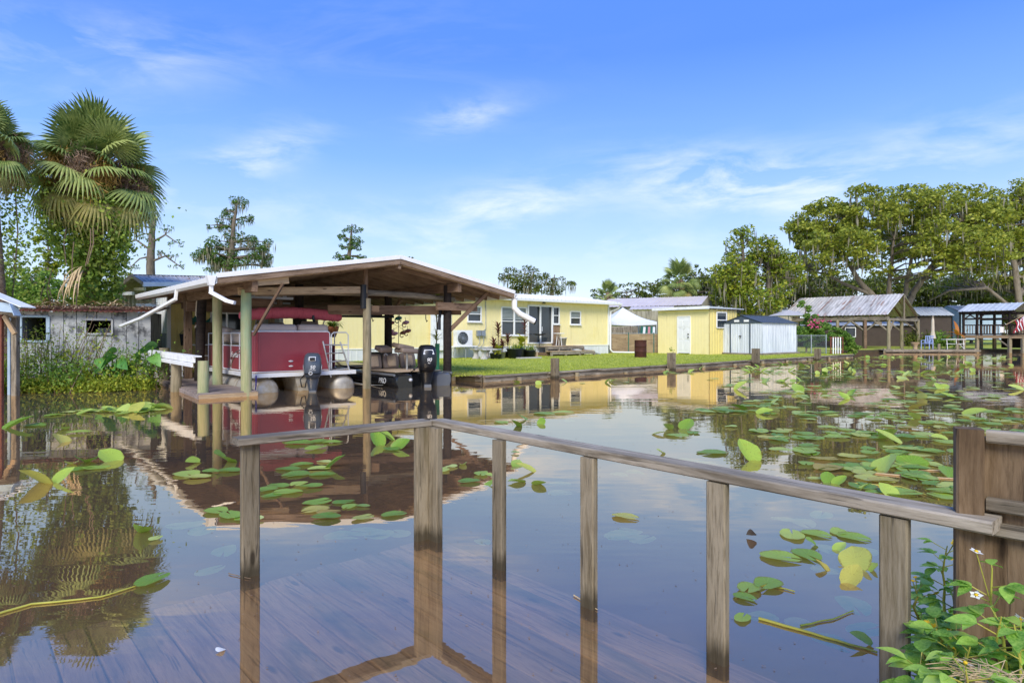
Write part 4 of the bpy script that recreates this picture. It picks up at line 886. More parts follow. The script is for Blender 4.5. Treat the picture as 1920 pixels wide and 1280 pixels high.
MB().prism([(A0 - .3, -OV - .01, WH + .05), (A0 - .3, -OV - .11, WH + .05), (A0 - .3, -OV - .10, WH - .06), (A0 - .3, -OV - .01, WH - .08)], (A1 + 1.0 - A0, 0, 0)).build('gutter', MT['white_trim'], hs)
MB().tube([(A1 + .62, -OV - .05, WH - .05), (A1 + .6, -OV + .1, WH - .25), (A1 + .12, -.1, WH - .45), (A1 + .1, -.1, .25), (A1 + .2, -.2, .08), (A1 + .9, -.6, .06), (A1 + 1.6, -.9, .05)], .055, 10).build('downspout', MT['white_trim'], hs)
MB().lathe([(0, 0), (.08, 0), (.06, -.12), (.11, -.2), (0, -.16)], n=12).build('porch_light', MT['black_metal'], hs, (ha(1018), -.1, hz(562, ha(1018))))
a = ha(910); MB().tube([(a, -.03, WH), (a, -.03, 1.45), (a - .15, -.03, 1.35), (a - .3, -.03, 1.3)], .02, 6).build('conduit', MT['galv'], hs)
a = ha(844); MB().tube([(a, -.03, WH), (a, -.03, .0)], .05, 8).build('downspout', MT['white_trim'], hs)

# things along the house front
def house_thing(name, lab, cat, u, out, z=NG, group=None):
    a = LA(u, HB - out); return thing(name, lab, cat, L(a, HB - out, z), RZ, group)
ac = house_thing('air_conditioner', 'cream mini-split air conditioner with round fan grille on a stand', 'air conditioner', 868, .5)
MB().box((0, 0, .99), (.92, .34, .78)).build('casing', MT['concrete'] if False else MT['white_paint'], ac)
for r in (.08, .15, .22, .29): MB().tube([(-.12 + r * math.cos(R(t)), -.185, .99 + r * math.sin(R(t))) for t in range(0, 361, 20)], .008, 6).build('fan_grille_ring', MT['galv'], ac)
MB().lathe([(0, 0), (.31, 0), (.31, .01), (0, .01)], n=24).build('fan_disc', MT['black_metal'], ac, (-.12, -.168, .99), (R(90), 0, 0))
for k in range(6): MB().bar((-.12 + .3 * math.cos(R(k * 30)), -.18, .99 + .3 * math.sin(R(k * 30))), (-.12 - .3 * math.cos(R(k * 30)), -.18, .99 - .3 * math.sin(R(k * 30))), .008, .012).build('grille_spoke', MT['galv'], ac)
beam('stand_top', (-.62, 0, .58), (.75, 0, .58), .4, .05, MT['white_paint'], ac)
for x in (-.55, .1, .6): beam('stand_leg', (x, -.1, 0), (x, -.1, .55), .05, .05, MT['galv'], ac)
eb = house_thing('electric_box', 'pair of small grey electric boxes with cables on the yellow wall', 'electric box', 902, .1)
for x in (-.16, .13): MB().box((x, 0, 1.23), (.24, .12, .28)).build('box_body', MT['galv'], eb)
for x in (-.12, .12): MB().tube([(x, -.02, 1.1), (x + .02, -.02, .75), (x - .08, -.02, .6), (x - .25, -.02, .45)], .016, 6).build('cable', MT['galv'], eb)
def bench(u, lab, rz=0, out=1.5):
    b = house_thing('garden_bench', lab, 'bench', u, out)
    MB().prism([(-.55, -.2, .43), (.55, -.2, .43), (.58, -.18, .5), (-.58, -.18, .5)], (0, .4, 0)).build('seat_slab', MT['concrete'], b)
    for x in (-.34, .34): MB().lathe([(.2, 0), (.2, .05), (.12, .14), (.11, .3), (.18, .4), (.18, .43), (0, .43)], n=10, sy=.75).build('leg', MT['concrete'], b, (x, 0, 0))
bench(903, 'pale concrete garden bench on the lawn beside the air conditioner'); bench(918, 'pale concrete garden bench half hidden behind the potted plants', out=2.2)
# wooden steps
sp = house_thing('porch_steps', 'wide weathered wooden steps below the sliding glass door', 'steps', 1030, .0)
dc = -ha(1030)
def aa(u): return ha(u) - ha(1030)
for j, (z, y0, y1, u0, u1) in enumerate(((.52, -.1, -1.0, 1003, 1071), (.26, -1.0, -1.5, 1000, 1079))):
    for k in range(4 if j == 0 else 3):
        y = y0 + (y1 - y0) * (k + .5) / (4 if j == 0 else 3); beam('tread_board', (aa(u0), y, z), (aa(u1), y, z), abs(y1 - y0) / (4 if j == 0 else 3) - .012, .04, MT['pale_wood'], sp)
    beam('riser_board', (aa(u0), y1 + .03, z - .1), (aa(u1), y1 + .03, z - .1), .04, .14, MT['gray_wood'], sp)
    for u in (u0, (u0 * 2 + u1) / 3, (u0 + 2 * u1) / 3, u1): beam('support_block', (aa(u), y1 + .06, 0), (aa(u), y1 + .06, z - .05), .12, .1, MT['gray_wood'], sp)
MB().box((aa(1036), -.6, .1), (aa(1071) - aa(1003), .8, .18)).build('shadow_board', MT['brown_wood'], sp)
rp = house_thing('ramp_rails', 'pair of slim metal ramp rails leaning from the steps to the grass', 'ramp', 1082, .5)
for o_ in (0, .25): MB().bar((-.6, -o_, .52), (1.15, -o_ - .5, .03), .05, .05).build('ramp_rail', MT['alu'], rp)
bt = house_thing('patio_table', 'small white round table on the wooden steps', 'table', 1048, .7, NG + .54)
MB().lathe([(0, .66), (.3, .66), (.32, .68), (.3, .7), (0, .7)], n=18).build('table_top', MT['white_paint'], bt)
for q in (45, 165, 285): MB().tube([(.18 * math.cos(R(q)), .18 * math.sin(R(q)), 0), (.1 * math.cos(R(q)), .1 * math.sin(R(q)), .66)], .02, 6).build('leg', MT['white_paint'], bt)
pp = house_thing('planter_pot', 'pale grey empty pot standing on the wooden steps', 'pot', 1055.5, .75, NG + .54)
MB().lathe([(0, 0), (.15, 0), (.21, .4), (.24, .4), (.24, .45), (.19, .44), (.13, .05), (0, .05)], n=16).build('pot_body', MT['concrete'], pp)
bs = house_thing('bird_bath', 'low dark metal bowl on a thin stand before the glass door', 'bird bath', 1011, .5, NG + .54)
MB().lathe([(0, .56), (.2, .58), (.36, .64), (.37, .66), (.2, .6), (0, .58)], n=18).build('bowl', MT['black_metal'], bs); MB().tube([(0, 0, 0), (0, 0, .57)], .02, 6).build('stand', MT['black_metal'], bs)

def blade(m, base, az, ln, w, el0, droop, n=5):
    """a strap leaf arching from base"""
    p = Vector(base); a = el0; side_ = Vector((-math.sin(az), math.cos(az), 0)); pts = []
    for i in range(n + 1):
        t = i / n; ww = w * math.sin(math.pi * (.12 + .88 * t) ** .8) if t < 1 else 0.001
        pts.append((p.copy(), max(ww, .002))); p += Vector((math.cos(az) * math.cos(a), math.sin(az) * math.cos(a), math.sin(a))) * (ln / n); a -= droop / n
    vs = []; 
    for q, ww in pts: vs += [q - side_ * ww, q + Z * -ww * .25, q + side_ * ww]
    fs = []
    for i in range(n): k = i * 3; fs += [(k, k + 1, k + 4, k + 3), (k + 1, k + 2, k + 5, k + 4)]
    m.add(vs, fs, True)
def potted(u, out, lab, kind, h, pot=(.22, .3), z=NG, potmat='pot'):
    t = house_thing('potted_plant', lab, 'plant', u, out, z, 'plants before the house')
    r, ph = pot
    MB().lathe([(0, 0), (r * .75, 0), (r, ph), (r * 1.08, ph), (r * 1.08, ph * 1.08), (r * .9, ph), (r * .85, ph * .9), (0, ph * .9)], n=16).build('pot', MT[potmat], t)
    if kind == 'cordyline':
        MB().tube([(0, 0, ph * .9), (.02, .01, h * .7), (0, 0, h)], .022, 7).build('stem', MT['bark_twig'], t)
        for k in range(34):
            m = MB(); q = k / 34; blade(m, (0, 0, ph + (h - ph) * (.45 + .55 * q)), k * 2.4, U(.35, .55), .035, R(25 + 50 * q), R(70)); m.build('leaf', LM['redleaf'], t)
    elif kind == 'broad':
        for k in range(26):
            m = MB(); blade(m, (U(-.08, .08), U(-.08, .08), ph + U(0, h * .5)), U(0, 6.28), U(.3, .5), .09, R(U(30, 75)), R(80)); m.build('leaf', LM['yellowleaf'], t)
        for k in range(4): MB().tube([(0, 0, ph * .8), (U(-.1, .1), U(-.1, .1), h * .8)], .015, 6).build('stem', MT['bark_twig'], t)
    else:
        m = MB()
        for k in range(70): blade(m, (U(-r, r) * .7, U(-r, r) * .7, ph * .9), U(0, 6.28), U(.3, .6) * h, .014, R(U(45, 85)), R(60))
        tag(m.build('foliage', LM['bush'] if kind == 'green' else LM['weed'], t), kind='stuff')
    return t
potted(934, 1.2, 'tall dark red cordyline in a pot left of the double window', 'cordyline', 1.55, (.2, .6), potmat='concrete')
potted(984, 1.3, 'tallest dark red cordyline beside the sliding door', 'cordyline', 2.0, (.2, .35))
potted(952, 1.7, 'cordyline with red and green leaves among the pots', 'cordyline', 1.0, (.2, .3))
potted(926, 2.2, 'low red cordyline above a yellow leaved plant by the concrete bench', 'cordyline', .75, (.2, .25))
potted(933, 2.3, 'yellow leaved plant spilling over its pot by the concrete bench', 'broad', .6, (.2, .2))
potted(978, 1.9, 'large yellow green leafy plant below the double window', 'broad', 1.25, (.25, .4))
potted(942, 2.0, 'slim grey pot with a purple leafed plant by the lawn', 'cordyline', .7, (.16, .3), potmat='concrete')
potted(966, 2.4, 'wide dark tub of grassy plants at the lawn edge', 'weedy', .9, (.42, .45))
potted(975, 2.2, 'round black pot of thin grasses beside the wide tub', 'green', .8, (.22, .42))
potted(994, 2.3, 'black pot of grassy weeds next to the steps', 'weedy', .9, (.28, .36))
wb = house_thing('paving_slab', 'pale flat slab lying on the lawn before the pots', 'slab', 992, 2.9); MB().prism([(-.7, -.15, .0), (.7, -.15, 0), (.7, .15, 0), (-.7, .15, 0)], (0, 0, .07)).build('slab_block', MT['concrete'], wb)
wp = house_thing('wood_block', 'short pale wooden block standing on the lawn beside the steps', 'block', 1004.5, 2.3); beam('block_body', (0, 0, 0), (0, 0, .3), .2, .14, MT['pale_wood'], wp)

# flamingo wind spinner
fl = thing('flamingo_spinner', 'garden spinner pole with pink and copper flamingos behind the black boat', 'ornament', L(6.9, 5.2, NG), RZ)
MB().tube([(0, 0, 0), (0, 0, 1.75)], .012, 6).build('pole', MT['black_metal'], fl)
def flamingo(x, z, mat, s=1, nm='flamingo'):
    m = MB(); m.lathe([(0, -.15), (.05, -.1), (.075, 0), (.05, .1), (0, .15)], n=10)
    o = m.build(nm, MT[mat], fl, (x, 0, z), (0, R(80), 0))
    MB().tube([(-.02, 0, -.13), (.1 * s, 0, -.16), (.16, 0, -.1), (.14, 0, -.04), (.1, 0, -.03)], [.022, .018, .016, .02, .006], 7).build('neck', MT[mat], o)
    MB().tube([(-.05, 0, 0), (-.2, .0, .0)], .008, 5).build('leg', MT['black_metal'], o)
for (x, z, mm) in ((-.3, 1.58, 'copper'), (-.33, 1.28, 'pink'), (-.16, 1.2, 'pink'), (.0, 1.75, 'teal'), (.3, 1.6, 'pink'), (.2, 1.24, 'copper'), (.38, 1.3, 'copper')): flamingo(x, z, mm)
for x in (-.32, .3): MB().tube([(x, 0, 1.3), (0, 0, 1.45), (x, 0, 1.6)], .008, 5).build('spinner_arm', MT['black_metal'], fl)
# dracaena tied to a green pipe
dp = thing('spiky_dracaena', 'slim spiky leaved plant tied to a green pipe by the dark post', 'plant', L(6.1, 1.55, NG), RZ)
MB().tube([(0, 0, -.3), (.02, 0, .9)], .07, 10).build('green_pipe', MT['greenpost'], dp)
MB().tube([(0, .05, .5), (.04, .05, 1.4), (0, .05, 2.3)], .02, 6).build('stem', MT['bark_twig'], dp)
for k in range(46):
    m = MB(); zq = random.choice((1.05, 1.75, 2.3)) + U(-.1, .1); blade(m, (.02, .05, zq), U(0, 6.28), U(.35, .55), .016, R(U(20, 80)), R(60)); m.build('leaf', LM['weed'], dp)
# smoker, hanging basket, green posts seen through the boathouse
sm = thing('black_cabinet', 'black metal cabinet with a dark lid standing behind the centre post', 'cabinet', L(4.35, 7.3, NG), RZ)
MB().box((0, 0, .75), (.55, .5, 1.3)).build('cabinet_body', MT['black_metal'], sm); MB().box((.1, 0, 1.43), (1.0, .6, .06)).build('counter_top', MT['black_metal'], sm); MB().box((.1, -.26, .8), (.3, .02, .4)).build('vent_door', MT['galv'], sm); MB().lathe([(0, 1.46), (.24, 1.46), (.24, 1.75), (.26, 1.78), (0, 1.8)], n=16).build('pot_lid', MT['black'], sm, (-.2, 0, 0))
hb = thing('hanging_basket', 'terracotta hanging basket with a fern behind the centre post', 'plant', L(5.9, 8.4, 1.25), RZ)
MB().lathe([(0, 0), (.1, .02), (.2, .3), (.22, .42), (.18, .4), (.0, .38)], n=16).build('basket', MT['terra'], hb)
m = MB()
for k in range(60): blade(m, (U(-.12, .12), U(-.12, .12), .4), U(0, 6.28), U(.35, .6), .025, R(U(30, 85)), R(110))
tag(m.build('fern_leaves', LM['weed'], hb), kind='stuff')
for q in (0, 120, 240): MB().tube([(.2 * math.cos(R(q)), .2 * math.sin(R(q)), .4), (0, 0, 1.4)], .006, 5).build('chain', MT['black_metal'], hb)
for (a, b, z, lab) in ((3.7, 8.9, 1.55, 'drooping potted fern hung at the back of the pontoon boat'),):
    t = thing('hanging_fern', lab, 'plant', L(a, b, z), RZ); m = MB()
    for k in range(60): blade(m, (U(-.1, .1), U(-.1, .1), .3), U(0, 6.28), U(.4, .7), .025, R(U(20, 85)), R(150))
    tag(m.build('fern_leaves', LM['weed'], t), kind='stuff'); MB().lathe([(0, 0), (.12, .0), (.18, .28), (0, .26)], n=14).build('pot', MT['pot'], t); MB().tube([(0, 0, .28), (0, 0, 1.3)], .006, 5).build('chain', MT['black_metal'], t)
bd = thing('white_door_panel', 'white door leaning against the yellow house wall behind the spiky plant', 'door', L(ha(818), HB - .15, NG), RZ)
MB().box((0, 0, 1.35), (.85, .05, 1.9)).build('door_leaf', MT['white_trim'], bd)
for (x, z) in ((-.2, .9), (.2, .9), (-.2, 1.7), (.2, 1.7)): MB().box((x, -.03, z), (.28, .015, .6)).build('door_panel', MT['white_paint'], bd)

# ------------------------------------------------------------------ fence, drum and canopy between house and shed
GC = Vector((11.29, 36.4, 0)); 
cl = thing('lattice_fence', 'brown slatted chain link fence between the house and the yellow shed', 'fence', (0, 0, 0))
fa, fb = Vector((6.05, 39.4, NG)), Vector((9.35, 39.5, NG)); fd = (fb - fa).normalized(); fl_ = (fb - fa).length
for t in (.0, .36, .84, 1): MB().tube([fa + fd * fl_ * t, fa + fd * fl_ * t + Z * 1.28], .03, 8).build('fence_post', MT['teal'] if t not in (0, 1) else MT['galv'], cl)
MB().tube([fa + Z * 1.22, fb + Z * 1.22], .018, 6).build('top_rail', MT['galv'], cl)
m = MB(); k = int((fl_ + 1.2) / .085); 
for i in range(k):
    s_ = -1.2 + i * .085; a0 = max(s_, 0); b0 = min(s_ + 1.2, fl_)
    if b0 > a0: m.bar(fa + fd * a0 + Z * (1.2 - (a0 - s_)), fa + fd * b0 + Z * (1.2 - (b0 - s_)), .012, .055)
tag(m.build('privacy_slats', MT['pale_wood'], cl), kind='stuff')
pk = thing('stockade_fence', 'tall grey picket fence behind the white canopy', 'fence', (0, 0, 0))
for i in range(26): 
    p = Vector((5.9 + i * .13, 46.5, NG)); beam('picket', p, p + Z * (1.7 + U(-.03, .03)), .115, .02, MT['gray_wood'], pk, up=(0, 1, 0))
beam('fence_rail', (5.8, 46.55, .8), (9.3, 46.55, .8), .04, .09, MT['gray_wood'], pk); beam('fence_rail', (5.8, 46.55, 1.6), (9.3, 46.55, 1.6), .04, .09, MT['gray_wood'], pk)
dm_ = G(1201, 670, NG); dr_ = thing('steel_drum', 'rusty brown steel drum standing on the lawn', 'drum', dm_, 0)
MB().lathe([(0, .02), (.29, 0), (.3, .02), (.3, .28), (.312, .3), (.3, .32), (.3, .56), (.312, .58), (.3, .6), (.3, .86), (.31, .88), (.29, .88), (.28, .8), (0, .78)], n=28).build('drum_body', MT['drum'], dr_)
for z in (.3, .58): MB().lathe([(.302, z - .012), (.32, z), (.302, z + .012)], n=28).build('rolling_hoop', MT['drum'], dr_)
cn = thing('canopy_tent', 'white peaked canopy tent on thin poles beyond the lattice fence', 'tent', (7.55, 43.3, NG), .15)
ap = Vector((0, 0, 3.0)); cr_ = [Vector((x, y, 2.0)) for x, y in ((-1.75, -1.75), (1.75, -1.75), (1.75, 1.75), (-1.75, 1.75))]
m = MB(); k = 6
for i in range(4):
    p, q = cr_[i], cr_[(i + 1) % 4]; rows = []
    for j in range(k + 1):
        t = j / k; sag = -.16 * math.sin(t * math.pi); rows.append([ap.lerp(p, t) + Z * sag, ap.lerp((p + q) / 2, t) + Z * (sag - .04 * t), ap.lerp(q, t) + Z * sag])
    vs = [v for r in rows for v in r]; m.add(vs, [(a * 3 + b, a * 3 + b + 1, a * 3 + b + 4, a * 3 + b + 3) for a in range(k) for b in (0, 1)], True)
    m.add([p, (p + q) / 2 - Z * .04, q, q - Z * .2, (p + q) / 2 - Z * .27, p - Z * .2], [(0, 1, 4, 5), (1, 2, 3, 4)])
m.build('canopy', MT['tarp'], cn)
for c in cr_: MB().tube([(c.x, c.y, 0), c], .025, 6).build('pole', MT['white_metal'], cn)
tw = thing('beach_towel', 'teal and white patterned towel hanging under the canopy', 'towel', (9.55, 45.6, NG), 0)
for i in range(6): beam('towel_stripe', (-.2 + i * .17, 0, 1.75 - .05 * (i % 2)), (-.32 + i * .19, 0, .45), .17, .02, MT['teal'] if i % 2 == 0 else (MT['tarp'] if i != 3 else MT['pink']), tw, up=(0, 1, 0))
ob = thing('orange_board_wall', 'orange board wall under a slatted lean-to beside the yellow shed', 'wall', (10.0, 42.0, NG), 0)
for i in range(4): beam('orange_board', (-.15, 0, .2 + i * .42), (1.1, 0, .2 + i * .42), .03, .41, MT['orange'], ob)
for i in range(3): beam('slat', (-.15, -.02, 1.9 + i * .22), (1.15, -.02, 1.9 + i * .22), .02, .12, MT['brown_wood'], ob)
for x in (-.15, 1.1): beam('upright', (x, .05, 0), (x, .05, 2.7), .09, .09, MT['brown_wood'], ob)
nh = thing('neighbour_house', 'low building with pale pinkish metal roof behind the yellow shed', 'house', (0, 0, 0))
def gable(par, A, B, depth, ez, rise, mat, over=.3, wallmat=None, pitch=.35, gz=NG, npan=6, nm='roof_sheet'):
    """ridge runs from A to B (front eave line A-B), depth goes away from the camera"""
    A, B = Vector(A), Vector(B); d = (B - A).normalized(); n = Vector((-d.y, d.x, 0)); ln = (B - A).length
    p0 = A - n * over + Z * ez; s1 = n * (depth / 2 + over) + Z * rise; nv1 = s1.cross(d).normalized(); nv1 = nv1 if nv1.z > 0 else -nv1
    for i in range(npan):
        MB().sheet(p0 + d * ln / npan * i, d * (ln / npan + .004), s1, nv1, pitch, .03, .006, 'rib').build(nm, mat, par)
        q0 = A + n * depth / 2 + Z * (ez + rise) + d * ln / npan * i
        s2 = n * (depth / 2 + over) - Z * rise; nv2 = d.cross(s2).normalized(); nv2 = nv2 if nv2.z > 0 else -nv2
        MB().sheet(q0, d * (ln / npan + .004), s2, nv2, pitch, .03, .006, 'rib').build(nm, mat, par)
    if wallmat:
        for (p, q) in ((A, B), (A + n * depth, B + n * depth)): MB().prism([p + Z * gz, q + Z * gz, q + Z * (ez - .02), p + Z * (ez - .02)], n * .1).build('wall', wallmat, par)
        for p in (A, B): MB().prism([p + Z * gz, p + n * depth + Z * gz, p + n * depth + Z * (ez - .02), p + n * depth / 2 + Z * (ez + rise - .05), p + Z * (ez - .02)], d * (.1 if p is A else -.1)).build('gable_wall', wallmat, par)
pinkroof = M('pale_pinkish_roof', st('#c9bdb6', '#ddd3cc'), scale=1, rough=.5, bump=.05)
gable(nh, W(1120, 640, 58), W(1316, 640, 54), 7, 3.1, .95, pinkroof, wallmat=MT['oldboard'])
gable(nh, W(1180, 640, 52), W(1262, 640, 51), 3, 2.6, .3, pinkroof, npan=3)
for p in (W(1182, 640, 51.7), W(1260, 640, 50.7)): beam('porch_post', (p.x, p.y, NG), (p.x, p.y, 3.0), .1, .1, MT['brown_wood'], nh)

# ------------------------------------------------------------------ yellow shed
ys = thing('yellow_shed', 'small yellow shed with flat roof, white panel door and side window', 'shed', (GC.x, GC.y, NG), RZ)
# local x along E1 (the right side), local y along E2 (the front face, to the left)
YW, YD, YH = 3.55, 2.95, 2.6
def ys_u(u): # front face coordinate for a pixel column
    t = (u - 960) / F; return (t * GC.y - GC.x) / (-.647 - t * .762)
d0, d1 = ys_u(1271), ys_u(1294.5); dtop = 2.22
w_ = MB
def ysw(y0, y1, z0, z1): 
    MB().prism([(0, y0, z0), (0, y1, z0), (0, y1, z1), (0, y0, z1)], (.1, 0, 0)).build('wall_panel', MT['yellow'], ys)
ysw(0, d1, .0, YH); ysw(d1, d0, dtop, YH); ysw(d0, YW, 0, YH)
for k in range(1, 18):
    y = k * .2
    if d1 < y < d0: continue
    MB().box((-.004, y, YH / 2), (.008, .012, YH)).build('siding_batten', MT['yellow'], ys)
MB().box((.0, (d0 + d1) / 2, dtop / 2 + .03), (.06, d0 - d1 - .06, dtop - .06)).build('door', MT['white_paint'], ys)
dob = [c for c in col.objects if c.parent == ys][-1]
for yy in (-.22, .22):
    for (z, h_) in ((.5, .55), (1.15, .55), (1.8, .4)): MB().box((-.035, (d0 + d1) / 2 + yy, z), (.02, .3, h_)).build('door_panel', MT['white_trim'], dob)
for z in (1.0, 1.18): MB().lathe([(0, 0), (.03, 0), (.045, .06), (.03, .09), (0, .09)], n=10).build('door_knob', MT['black_metal'], dob, (-.03, d1 + .1, z), (0, R(-90), 0))
m = MB()
for y in (d0, d1): m.bar((-.02, y, 0), (-.02, y, dtop), .07, .06)
m.bar((-.02, d0, dtop), (-.02, d1, dtop), .06, .07); m.build('door_frame', MT['white_trim'], ys)
MB().sheet((0, 0, 0), (YD, 0, 0), (0, 0, YH), (0, -1, 0), .25, .03, .005, 'rib').build('side_wall', MT['yellow_metal'], ys)
MB().prism([(.1, YW - .1, 0), (YD, YW - .1, 0), (YD, YW - .1, YH), (.1, YW - .1, YH)], (0, .1, 0)).build('back_wall', MT['yellow'], ys)
MB().prism([(YD - .1, .05, 0), (YD - .1, YW, 0), (YD - .1, YW, YH), (YD - .1, .05, YH)], (.1, 0, 0)).build('far_wall', MT['yellow'], ys)
x0, x1 = .72, 1.75; f = MB()
for z in (1.55, 2.0, 2.45): f.bar((x0, -.06, z), (x1, -.06, z), .06, .06)
for x in (x0, x1): f.bar((x, -.06, 1.55), (x, -.06, 2.45), .07, .06)
fr = f.build('window', MT['white_trim'], ys); MB().box(((x0 + x1) / 2, -.045, 2.0), (x1 - x0, .02, .9)).build('pane', MT['glass'], fr)
MB().prism([(-.3, -.2, YH + .06), (YD + .55, -.2, YH + .06), (YD + .55, -.2, YH + .11), (-.3, -.2, YH + .17)], (0, YW + .4, 0)).build('roof', MT['tin'], ys)
MB().bar((-.31, -.22, YH + .1), (-.31, YW + .22, YH + .1), .03, .17).build('fascia', MT['white_paint'], ys)
for k in range(7): beam('rafter_tail', (.05 + k * .52, -.17, YH + .03), (.05 + k * .52, .25, YH + .03), .06, .1, MT['gray_wood'], ys)

# ------------------------------------------------------------------ pale grey metal shed
SC = Vector((14.02, 35.5, 0)); gs = thing('grey_shed', 'whitewashed grey metal garden shed with dark blue gable roof', 'shed', (SC.x, SC.y, NG), RZ)
SL, SD, SHH, SR = 2.5, 3.96, 1.82, .42
beam('base_skid', (-.05, -.08, .05), (SD + .2, -.08, .05), .12, .14, MT['gray_wood'], gs); beam('base_skid', (-.05, -.08, .04), (-.05, SL, .04), .14, .12, MT['gray_wood'], gs)
def gsh(p, u, v, n, nm, pitch=.16): return MB().sheet(p, u, v, n, pitch, .02, .004, 'rib').build(nm, MT['shedgray'], gs)
# front (towards -x): panels along y
for (y0, y1, nm) in ((0, .72, 'front_panel'), (.78, 1.36, 'door'), (1.37, 1.94, 'door'), (2.0, 2.5, 'front_panel')):
    o = gsh((0, y0, .1), (0, y1 - y0, 0), (0, 0, SHH - .1), (-1, 0, 0), nm, .13)
    if nm == 'door' and y0 < 1: MB().bar((-.05, 1.33, .95), (-.05, 1.33, 1.1), .03, .05).build('handle', MT['black_metal'], o); MB().bar((-.05, 1.42, 1.08), (-.05, 1.28, 1.08), .03, .04).build('latch', MT['black_metal'], o)
for y in (.75, 1.97): MB().bar((-.03, y, .1), (-.03, y, SHH), .06, .05).build('door_jamb', MT['slate'], gs)
for k in range(4): gsh((SD / 4 * k, 0, .1), (SD / 4 - .006, 0, 0), (0, 0, SHH - .1), (0, -1, 0), 'side_panel', .17)
MB().bar((0, 0, .1), (0, 0, SHH), .05, .05).build('corner_post', MT['shedgray'], gs)
MB().prism([(0, SL, .1), (SD, SL, .1), (SD, SL, SHH), (0, SL, SHH)], (0, -.03, 0)).build('back_wall', MT['shedgray'], gs)
MB().prism([(SD, 0, .1), (SD, SL, .1), (SD, SL, SHH), (SD, 0, SHH)], (-.03, 0, 0)).build('far_wall', MT['shedgray'], gs)
MB().prism([(-.04, -.06, SHH - .02), (-.04, SL + .06, SHH - .02), (-.04, SL / 2, SHH + SR)], (.05, 0, 0)).build('gable', MT['slate'], gs)
for y in (SL / 2 - .3, SL / 2 + .3): MB().box((-.06, y, SHH + .12), (.03, .3, .12)).build('gable_vent', MT['white_trim'], gs)
for s in (0, 1):
    y0 = -.1 if s == 0 else SL + .1; v = Vector((0, SL / 2 - y0, SR + .03)); nv = Vector((0, -v.z if s == 0 else v.z, abs(v.y)))
    for k in range(4): MB().sheet((-.1 + (SD + .2) / 4 * k, y0, SHH - .01), ((SD + .2) / 4, 0, 0), v, nv, .25, .02, .004, 'rib').build('roof_sheet', MT['slate'], gs)
MB().bar((-.1, SL / 2, SHH + SR + .03), (SD + .1, SL / 2, SHH + SR + .03), .14, .03).build('ridge_cap', MT['slate'], gs)
pu = thing('closed_parasol_top', 'pale open parasol top showing above the grey shed roof', 'parasol', (19.4, 44.5, NG), 0)
MB().lathe([(1.5, 2.45), (.8, 2.65), (.1, 2.85), (0, 2.9)], n=8, smooth=False).build('canopy', MT['concrete'], pu); MB().tube([(0, 0, 0), (0, 0, 2.85)], .03, 6).build('pole', MT['galv'], pu)
wr = thing('white_roof_house', 'low house with pale flat roof behind the grey shed', 'house', (0, 0, 0)); gable(wr, W(1285, 640, 56), W(1500, 640, 56), 6, 2.55, .4, MT['tin'], wallmat=MT['oldboard'], npan=4)

# ------------------------------------------------------------------ far bank at the right
rb = thing('rusty_boathouse', 'open boathouse with patched rusty tin gable roof on grey posts', 'boathouse', (0, 0, 0))
RA_, RB_ = Vector((24.0, 56.6, 0)), Vector((29.6, 50.0, 0)); rd = (RB_ - RA_).normalized(); rn = Vector((-rd.y, rd.x, 0)); rl_ = (RB_ - RA_).length; RDp = 7.06
npan = 15
for s_ in (0, 1):
    for i in range(npan):
        if s_ == 0: p0 = RA_ - rn * .0 + Z * 2.9 + rd * rl_ / npan * i; sv = rn * RDp / 2 + Z * 1.78
        else: p0 = RA_ + rn * RDp + Z * 2.9 + rd * rl_ / npan * i; sv = -rn * RDp / 2 + Z * 1.78
        nv = rd.cross(sv); nv = nv if nv.z > 0 else -nv
        m = MB().sheet(Vector((0, 0, 0)), Vector((0, rl_ / npan + .01, 0)), Vector((sv.length, 0, 0)), (0, 0, 1), .2, .02, .005)
        o = m.build('tin_sheet', MT['rustroof'], rb); xv = sv.normalized(); yv = rd; zv = xv.cross(yv)
        o.matrix_basis = Matrix(((xv.x, yv.x, zv.x, p0.x), (xv.y, yv.y, zv.y, p0.y), (xv.z, yv.z, zv.z, p0.z + U(0, .02)), (0, 0, 0, 1)))
    for i in range(8):
        q = RA_ + rd * rl_ * (.02 + .96 * i / 7) + (rn * RDp if s_ else Vector()) + Z * 2.83
        beam('rafter', q, q + (-rn if s_ else rn) * RDp / 2 + Z * 1.78, .06, .12, MT['brown_wood'], rb)
for (p, q) in ((RA_, RB_), (RA_ + rn * RDp, RB_ + rn * RDp)): beam('plate', p + Z * 2.62 + rn * .2 * (1 if p is RA_ else -1), q + Z * 2.62 + rn * .2 * (1 if p is RA_ else -1), .14, .3, MT['gray_wood'], rb)
for k in (0, .5, 1): beam('tie_beam', RA_ + rd * rl_ * k + Z * 2.55, RA_ + rd * rl_ * k + rn * RDp + Z * 2.55, .12, .2, MT['gray_wood'], rb)
beam('king_post', RB_ + rn * RDp / 2 + Z * 2.5, RB_ + rn * RDp / 2 + Z * 4.5, .12, .12, MT['gray_wood'], rb)
for (k, s_) in ((0, 0), (.55, 0), (.8, 0), (1, 0), (0, 1), (.5, 1), (1, 1), (.98, .5)):
    p = RA_ + rd * rl_ * k + rn * (RDp * s_ + (.2 if s_ == 0 else -.2 if s_ == 1 else 0))
    rough_pile(.13, -.9, 2.55, 10, seed=int(k * 30 + s_ * 7)).build('post', MT['pile'] if k != .8 else MT['brown_wood'], rb, (p.x, p.y, 0))
    for sg in (-1, 1):
        if 0 <= k + sg * .12 <= 1: beam('brace', p + Z * 1.6, p + rd * sg * 1.1 + Z * 2.5, .1, .1, MT['gray_wood'], rb)
